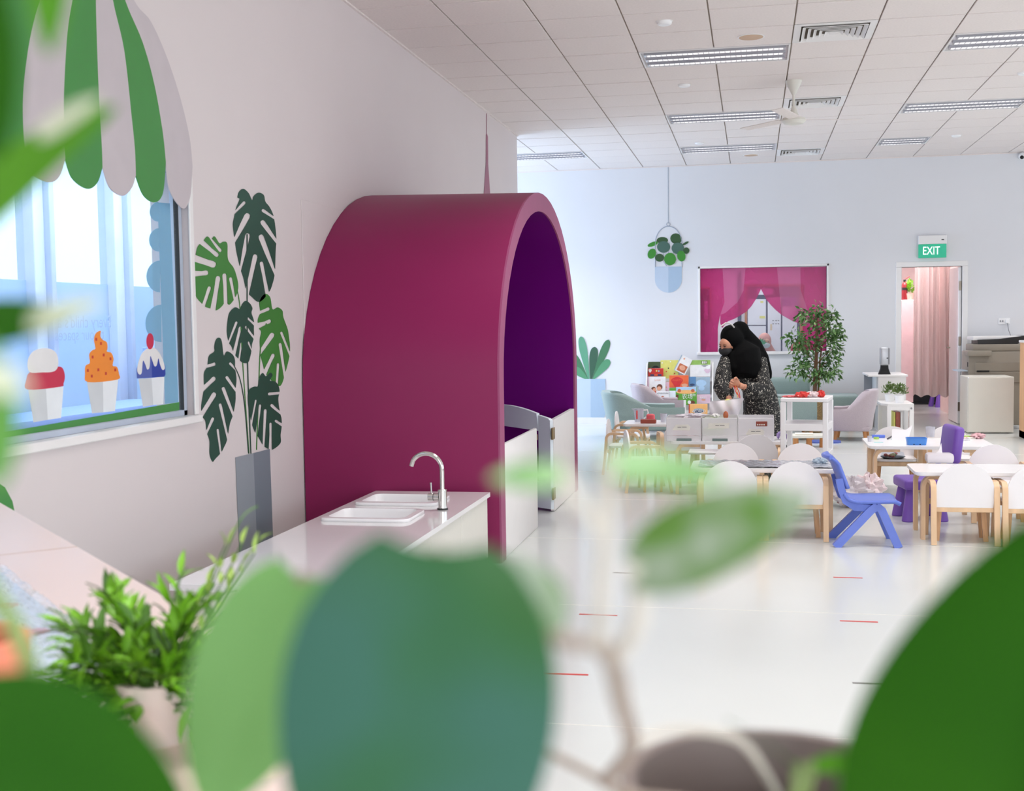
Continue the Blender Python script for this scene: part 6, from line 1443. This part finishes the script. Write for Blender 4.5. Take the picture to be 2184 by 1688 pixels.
mk = MB().ell(fc+fd*0.016-fu*0.042, (0.066, 0.056, 0.046), 20, 12, Mf)
ob('mask', mk, 'mask_black', pw, world=True)
bandp = [wp(1538, 696, -0.17), wp(1548, 689, -0.15), wp(1556, 690, -0.14), wp(1562, 694, -0.13), wp(1566, 699, -0.12)]
ob('headband', MB().tube(bandp, 0.0065, 8), 'band_silver', pw, world=True)
# things in her hands
t = thing('snack_pack', 'small cream and green snack pack held in her lowered hand', 'snack', ha_l+Vector((0, -0.02, 0)))
ob('pack', MB().ell((-0.01, -0.035, 0.015), (0.03, 0.018, 0.034), 14, 8), 'bk_yellow', t)
ob('print', MB().ell((0.002, -0.05, 0.02), (0.014, 0.006, 0.02), 10, 6), 'bk_grass', t)
mat('string_red', (206, 44, 40), 0.6); mat('string_gold', (214, 160, 70), 0.6)
p0 = ha_r+Vector((0.0, -0.01, -0.02))
t = thing('drawstring', 'red and gold drawstring cords hanging from her raised hand', 'cord', p0)
for k, (m, e) in enumerate((('string_red', (1572, 842)), ('string_red', (1577, 850)), ('string_gold', (1573, 848)), ('string_red', (1580, 860)))):
    e_ = hitY(e[0], e[1], 10.52); ob('cord', MB().tube([p0+Vector((0.006*(k-1.5), 0, 0)), (p0*0.5+e_*0.5)+Vector((-0.012+0.008*k, 0, 0.01)), e_], 0.0035, 6), m, t, world=True)
# bag on the table
def bag_side(lb, pts, y, m, seed, bulge):
    P_ = [hitY(a, b_, y) for a, b_ in pts]
    w0, w1, w2, w3 = P_      # bottom left, bottom right, top right, top left
    def f(u, v):
        q = (w0*(1-u)+w1*u)*(1-v)+(w3*(1-u)+w2*u)*v
        return q+Vector((0, -bulge*math.sin(PI*u)*math.sin(PI*min(1, v*0.8+0.15))+0.012*math.sin(u*17+v*6+seed)*0.6, 0))
    return MB().sheet(f, 22, 16)
t = thing('plastic_bag', 'white translucent drawstring bag the woman is opening on the drawers table', 'bag', (-0.19, 10.46, TZ))
ob('front_sheet', bag_side('', [(1513, 893), (1572, 893), (1587, 850), (1513, 858)], 10.44, 'bag_film', 1, 0.05), 'bag_film', t, world=True, smooth=60)
ob('back_sheet', bag_side('', [(1513, 893), (1572, 893), (1585, 848), (1516, 856)], 10.50, 'bag_film', 2, -0.03), 'bag_film', t, world=True, smooth=60)
ob('print', MB().ell(hitY(1548, 886, 10.37), (0.022, 0.005, 0.035), 14, 8), 'bk_terra', t, world=True)

# ================================================================== FERN ON THE ANGLED SHELF
fp = Vector((-0.80, 1.49, 0.88))
t = thing('potted_fern', 'bright green artificial fern in a pale pot on the angled shelf', 'plant', fp)
mat('fern_green', (110, 168, 30), 0.45, var=0.35, scale=18); mat('fern_dark', (66, 110, 26), 0.5, var=0.3, scale=18); mat('fern_tip', (160, 190, 90), 0.5, var=0.2, scale=18); mat('pot_pale', (232, 216, 210), 0.4)
ob('pot', MB().lathe([(0.042, 0), (0.055, 0.085), (0.05, 0.085), (0.047, 0.07), (0.001, 0.07)], 28), 'pot_pale', t)
rnd = random.Random(21); stems = MB(); la, lb_, lc = MB(), MB(), MB()
def fleaf(mb, c, dr_, up, L_, W_):
    s_ = dr_.cross(up).normalized(); n_ = s_.cross(dr_).normalized()
    pts = []
    for tt, ww, hh in ((0, 0.05, 0), (0.2, 0.7, 0.06), (0.45, 1.0, 0.09), (0.75, 0.6, 0.05), (1, 0.0, -0.04)):
        cc = c+dr_*L_*tt+n_*L_*hh; pts += [cc+s_*W_*ww, cc-n_*W_*0.25, cc-s_*W_*ww]
    fs_ = []
    for i in range(4): a = i*3; fs_ += [(a, a+3, a+4, a+1), (a+1, a+4, a+5, a+2)]
    mb.add(pts, fs_)
for k in range(84):
    a = rnd.uniform(0, 2*PI); e = rnd.uniform(-0.15, 1.35); L_ = rnd.uniform(0.10, 0.165)
    tall = k < 5
    if tall: a = rnd.uniform(-0.4, 1.2); e = rnd.uniform(0.95, 1.2); L_ = rnd.uniform(0.19, 0.25)
    d0 = Vector((math.cos(a)*math.cos(e), math.sin(a)*math.cos(e), math.sin(e)))
    P_ = [Vector((0.01*math.cos(a), 0.01*math.sin(a), 0.07))]
    for i in range(1, 8):
        P_.append(P_[-1]+(d0+Vector((0, 0, -0.10*i if not tall else -0.01*i))).normalized()*L_/7+Vector((rnd.uniform(-.002, .002), rnd.uniform(-.002, .002), 0)))
    stems.tube(P_, 0.0012, 4)
    for i in range(2 if not tall else 3, 8):
        for q in range(2 if not tall else 1):
            dd = (P_[i]-P_[i-1]).normalized()+Vector((rnd.uniform(-.9, .9), rnd.uniform(-.9, .9), rnd.uniform(-.4, .7)))
            mb = lc if (tall and rnd.random() < 0.8) else (la if rnd.random() < 0.7 else lb_)
            fleaf(mb, P_[i], dd.normalized(), Vector((rnd.uniform(-.4, .4), rnd.uniform(-.4, .4), 1)), rnd.uniform(0.03, 0.055)*(0.6 if tall else 1), rnd.uniform(0.0055, 0.009)*(0.6 if tall else 1))
ob('stems', stems, 'fern_dark', t)
for mb, m in ((la, 'fern_green'), (lb_, 'fern_dark'), (lc, 'fern_tip')): tag(ob('foliage', mb, m, t, smooth=60), kind='stuff')
# cellophane parcel with red dots, left of the fern
cc = hitZ(20, 1310, 0.90)
mat('parcel_white', (216, 224, 234), 0.3, var=0.05); mat('dot_red', (206, 60, 56), 0.4)
t = thing('gift_parcel', 'cellophane wrapped parcel with red dots on the angled shelf', 'parcel', (-1.645, 2.155, 0.88), R(-45))
ob('box', MB().rbox(-0.72, 0.72, -0.165, 0.165, 0.0, 0.022, 0.008, 2), 'parcel_white', t)
rnd = random.Random(8); ph = [rnd.uniform(0, 6) for _ in range(6)]
def cel(u, v):
    x, y = -0.74+1.50*u, -0.175+0.36*v
    hgt = 0.008*(abs(math.sin(y*70+x*9+ph[0]+2*math.sin(x*7)))+0.8*abs(math.sin(y*120-x*21+ph[1]))+0.5*abs(math.sin(y*200+x*60+ph[2])))
    return Vector((x, y, 0.026+hgt-0.02*(abs(v-0.5)*2)**6))
mat('cellophane', (216, 228, 240), 0.05, 0.0, trans=0.0, alpha=0.42, var=0.05, coat=0.6)
ob('cellophane', MB().sheet(cel, 150, 60), 'cellophane', t, smooth=60)
for k in range(14):
    x, y = -0.66+0.085*k, (-0.08, 0.10, 0.02)[k % 3]
    ob('dot', MB().lathe([(0.026, 0.0), (0.026, 0.0012)], 14, Matrix.Translation(Vector((x, y, 0.0222)))), 'dot_red', t)

# ================================================================== FOREGROUND PLANTS
# ledge in front of the viewer, carrying the pots (below the frame)
lg = thing('window_ledge', 'white ledge right below the viewer carrying the pothos pots', 'ledge', (-0.1, 0.55, 0))
ob('board', MB().rbox(-0.95, 1.0, -0.32, 0.26, 1.02, 1.045, 0.004, 1), 'white_satin', lg)
for x in (-0.93, 0.96): ob('support', MB().rbox(x, x+0.03, -0.30, 0.24, 0, 1.02, 0.004, 1), 'white_satin', lg)
def leafmat(name, rgb, rgb2, rough=0.4, tr=0.35, scale=7.0):
    m = bpy.data.materials.new(name); m.use_nodes = True; nt = m.node_tree; b_ = nt.nodes['Principled BSDF']
    tc = nt.nodes.new('ShaderNodeTexCoord'); nz = nt.nodes.new('ShaderNodeTexNoise'); nz.inputs['Scale'].default_value = scale; nz.inputs['Detail'].default_value = 1
    rp = nt.nodes.new('ShaderNodeValToRGB'); rp.color_ramp.elements[0].position = 0.38; rp.color_ramp.elements[1].position = 0.62
    rp.color_ramp.elements[0].color = (*lin(rgb), 1); rp.color_ramp.elements[1].color = (*lin(rgb2), 1)
    nt.links.new(tc.outputs['Object'], nz.inputs['Vector']); nt.links.new(nz.outputs['Fac'], rp.inputs[0]); nt.links.new(rp.outputs[0], b_.inputs['Base Color'])
    b_.inputs['Roughness'].default_value = rough; b_.inputs['Specular IOR Level'].default_value = 0.2
    t_ = nt.nodes.new('ShaderNodeBsdfTranslucent'); nt.links.new(rp.outputs[0], t_.inputs[0])
    mx = nt.nodes.new('ShaderNodeMixShader'); mx.inputs[0].default_value = tr
    out = nt.nodes['Material Output']
    nt.links.new(b_.outputs[0], mx.inputs[1]); nt.links.new(t_.outputs[0], mx.inputs[2]); nt.links.new(mx.outputs[0], out.inputs[0])
    MATS[name] = m
leafmat('pothos_deep', (26, 78, 0), (34, 86, 0), 0.75, 0.2)
leafmat('pothos_teal', (44, 92, 40), (56, 98, 84), 0.4, 0.12, 14)
leafmat('pothos_mid', (70, 130, 24), (92, 150, 46), 0.5)
leafmat('pothos_light', (92, 148, 66), (118, 168, 98), 0.5)
leafmat('pothos_sage', (88, 126, 58), (148, 162, 144), 0.4, 0.2, 45)
leafmat('pothos_mint', (128, 172, 112), (164, 202, 150), 0.5, 0.3, 60)
leafmat('pothos_cream', (206, 214, 186), (226, 226, 206), 0.5, 0.3)
mat('stem_brown', (150, 136, 124), 0.6, var=0.1, scale=60); mat('stem_pale', (198, 192, 182), 0.6, var=0.08, scale=60); mat('stem_green', (130, 156, 90), 0.6, var=0.1, scale=40)
mat('pot_taupe', (120, 108, 104), 0.4, var=0.06); mat('terracotta', (226, 132, 104), 0.6, var=0.05); mat('soil', (70, 56, 46), 0.95, var=0.3, scale=60, bump=0.6)
def pleaf(parent, base, tip, s0, s1, wpx, m, tilt=0.0, fold=0.14, curl=0.10, heart=0.10, roll=0.0):
    """heart-shaped pothos leaf between two points given at distances s0, s1 from the viewer; wpx its breadth"""
    B, T = at(*base, s0), at(*tip, s1); L_ = (T-B).length; d_ = (T-B).normalized()
    view = ((B+T)/2-Vector((0, 0, EYE))).normalized()
    n_ = (-view+Vector((0, 0, 1))*tilt); n_ = (n_-d_*n_.dot(d_)).normalized()
    n_ = Matrix.Rotation(roll, 3, d_) @ n_
    sd = d_.cross(n_).normalized(); W_ = wpx/2*((s0+s1)/2)/FPX
    NU, NV = 22, 8
    def half(tq):   # half breadth along the midrib, tq from -heart (lobes) to 1
        if tq >= 1: return 0.0
        x = (tq+0.03)/1.03
        return max(0.0, (math.sin(PI*x**0.74))**0.62*1.0)
    vs, fs_ = [], []
    for i in range(NU+1):
        tq = i/NU
        hb_ = half(tq)
        for j in range(-NV, NV+1):
            v = j/NV
            back = -heart*0.42*(abs(v)**1.6)*(1-tq)**2.5          # lobes sweep behind the stalk
            c = B+d_*L_*(tq+back)+sd*W_*hb_*v
            c = c+n_*(W_*fold*abs(v)*hb_-L_*curl*(tq-0.4)**2-W_*0.10*v*v)
            vs.append(c)
    w_ = 2*NV+1
    for i in range(NU):
        for j in range(w_-1): fs_.append((i*w_+j, (i+1)*w_+j, (i+1)*w_+j+1, i*w_+j+1))
    mb = MB().add(vs, fs_)
    return ob('leaf', mb, m, parent, world=True, smooth=70)
def pstem(parent, pts, r, m, n=8):
    P_ = [at(a, b_, s) for a, b_, s in pts]
    # smooth the polyline
    Q = []
    for i in range(len(P_)-1):
        p0, p1, p2, p3 = P_[max(i-1, 0)], P_[i], P_[i+1], P_[min(i+2, len(P_)-1)]
        for k in range(5):
            tt = k/5; Q.append(0.5*((2*p1)+(p2-p0)*tt+(2*p0-5*p1+4*p2-p3)*tt*tt+(3*p1-p0-3*p2+p3)*tt**3))
    Q.append(P_[-1])
    return ob('stem', MB().tube(Q, r, n), m, parent, world=True)
pc_ = at(1650, 1800, 0.66)
p1 = thing('pothos_plant', 'blurred trailing pothos in a taupe pot close to the viewer', 'plant', (pc_.x, pc_.y, 1.045))
pr_ = 0.082; ph_ = at(1560, 1585, 0.66+0.06).z-1.045
ob('pot', MB().lathe([(pr_*0.72, 0), (pr_*0.98, ph_*0.9), (pr_, ph_), (pr_*0.93, ph_), (pr_*0.88, ph_*0.8), (pr_*0.85, ph_*0.55)], 36, caps=False), 'pot_taupe', p1, solid=0.003)
ob('soil', MB().lathe([(0.001, ph_*0.57), (pr_*0.86, ph_*0.55)], 24), 'soil', p1)
pleaf(p1, (2045, 2010), (2330, 1090), 0.40, 0.34, 690, 'pothos_deep', 0.1, roll=0.1)
pleaf(p1, (925, 1180), (830, 2080), 0.36, 0.38, 590, 'pothos_teal', 0.3, fold=0.06, heart=0.05)
pleaf(p1, (1172, 1350), (1085, 1190), 0.37, 0.365, 150, 'pothos_sage', 0.4, fold=0.05, heart=0.2)
pleaf(p1, (640, 1230), (440, 1740), 0.46, 0.44, 300, 'pothos_light', 0.3, fold=0.2)
pleaf(p1, (1345, 1210), (1725, 1050), 0.38, 0.36, 205, 'pothos_sage', 0.6, fold=0.05)
pleaf(p1, (1290, 985), (1555, 1018), 0.34, 0.34, 88, 'pothos_mint', 0.5)
pleaf(p1, (1205, 1012), (1045, 1018), 0.34, 0.335, 66, 'pothos_mint', 0.5)
pleaf(p1, (1705, 1640), (1555, 1530), 0.50, 0.50, 88, 'pothos_deep', 1.2, roll=0.9)
pleaf(p1, (1735, 1632), (1860, 1625), 0.52, 0.50, 44, 'pothos_mid', 0.3)
pstem(p1, [(1290, 1668, 0.56), (1345, 1598, 0.50), (1325, 1500, 0.42), (1306, 1412, 0.40), (1275, 1375, 0.39)], 0.0034, 'stem_brown')
pstem(p1, [(1275, 1375, 0.39), (1282, 1250, 0.37), (1290, 1150, 0.355), (1300, 985, 0.34)], 0.0026, 'stem_pale')
pstem(p1, [(1290, 1150, 0.355), (1245, 1085, 0.345), (1200, 1012, 0.34)], 0.0022, 'stem_pale')
pstem(p1, [(1306, 1412, 0.40), (1350, 1350, 0.39), (1366, 1290, 0.385), (1350, 1210, 0.38)], 0.0030, 'stem_pale')
pstem(p1, [(1275, 1375, 0.39), (1225, 1372, 0.385), (1150, 1345, 0.385), (1020, 1260, 0.38), (925, 1180, 0.365)], 0.0024, 'stem_brown')
pstem(p1, [(1290, 1668, 0.56), (1360, 1700, 0.60), (1500, 1720, 0.64), (1600, 1780, 0.66)], 0.0030, 'stem_brown')
pstem(p1, [(1705, 1640, 0.50), (1690, 1720, 0.60), (1650, 1790, 0.66)], 0.0026, 'stem_green')
pstem(p1, [(2045, 2010, 0.40), (1900, 1990, 0.50), (1680, 1850, 0.66)], 0.003, 'stem_green')
pstem(p1, [(1345, 1598, 0.50), (1420, 1560, 0.52), (1520, 1562, 0.55), (1600, 1600, 0.58), (1680, 1740, 0.64)], 0.0020, 'stem_pale')
pstem(p1, [(640, 1230, 0.46), (760, 1300, 0.50), (980, 1500, 0.56), (1290, 1668, 0.56)], 0.0022, 'stem_brown')
pstem(p1, [(1735, 1632, 0.52), (1715, 1700, 0.58), (1670, 1790, 0.66)], 0.0022, 'stem_green')
# second pothos whose pot stands left of the frame
q_ = at(-330, 1500, 0.52)
p2 = thing('pothos_plant', 'blurred pothos whose leaves hang along the left edge close to the viewer', 'plant', (q_.x, q_.y, 1.045))
ob('pot', MB().lathe([(0.055, 0), (0.075, 0.14), (0.07, 0.14), (0.065, 0.11)], 30, caps=False), 'pot_taupe', p2, solid=0.003)
ob('soil', MB().lathe([(0.001, 0.115), (0.066, 0.11)], 24), 'soil', p2)
top = q_.copy(); top.z = 1.045+0.112
def s2(a, b_, s): return at(a, b_, s)
pleaf(p2, (-170, 1600), (420, 1760), 0.34, 0.36, 470, 'pothos_deep', 0.5, heart=0.15)
pleaf(p2, (-130, 700), (150, 668), 0.42, 0.41, 125, 'pothos_deep', 0.6, fold=0.05)
pleaf(p2, (60, 690), (222, 636), 0.34, 0.33, 55, 'pothos_cream', 0.4)
pleaf(p2, (-110, 500), (205, 208), 0.42, 0.40, 130, 'pothos_mid', 0.7, fold=0.1, curl=0.35)
pleaf(p2, (80, 290), (212, 206), 0.37, 0.36, 42, 'pothos_cream', 0.4)
pleaf(p2, (100, -170), (105, 110), 0.34, 0.33, 90, 'pothos_mid', 0.2)
pleaf(p2, (-150, -160), (-10, 330), 0.32, 0.31, 230, 'pothos_deep', 0.2)
pleaf(p2, (-90, 720), (0, 1040), 0.28, 0.28, 170, 'pothos_light', 0.3)
pleaf(p2, (-60, 790), (60, 830), 0.26, 0.26, 80, 'pothos_cream', 0.3)
base_p = None
pstem(p2, [(-330, 1560, 0.52), (-260, 1500, 0.44), (-170, 1600, 0.34)], 0.0026, 'stem_green')
pstem(p2, [(-330, 1560, 0.52), (-160, 1000, 0.34), (-150, 700, 0.31), (-130, 500, 0.30), (-150, -160, 0.28)], 0.0026, 'stem_green')
pstem(p2, [(-330, 1560, 0.52), (-120, 1200, 0.42), (0, 1290, 0.40), (45, 1370, 0.40), (90, 1500, 0.40)], 0.0030, 'stem_green')
pstem(p2, [(-150, 700, 0.31), (-80, 720, 0.25)], 0.0016, 'stem_green')
pstem(p2, [(-150, -160, 0.28), (-20, -220, 0.27), (100, -170, 0.27)], 0.0018, 'stem_green')
# terracotta pot glimpsed at the left edge
tp = at(-85, 1440, 0.85)
t = thing('terracotta_pot', 'blurred terracotta pot at the left edge beside the cellophane parcel', 'pot', (tp.x, tp.y, 1.045))
ob('pot', MB().lathe([(0.03, 0), (0.042, tp.z-1.045+0.0), (0.047, tp.z-1.045), (0.047, tp.z-1.045+0.025), (0.042, tp.z-1.045+0.025), (0.036, 0.03)], 28, caps=False), 'terracotta', t, solid=0.003)
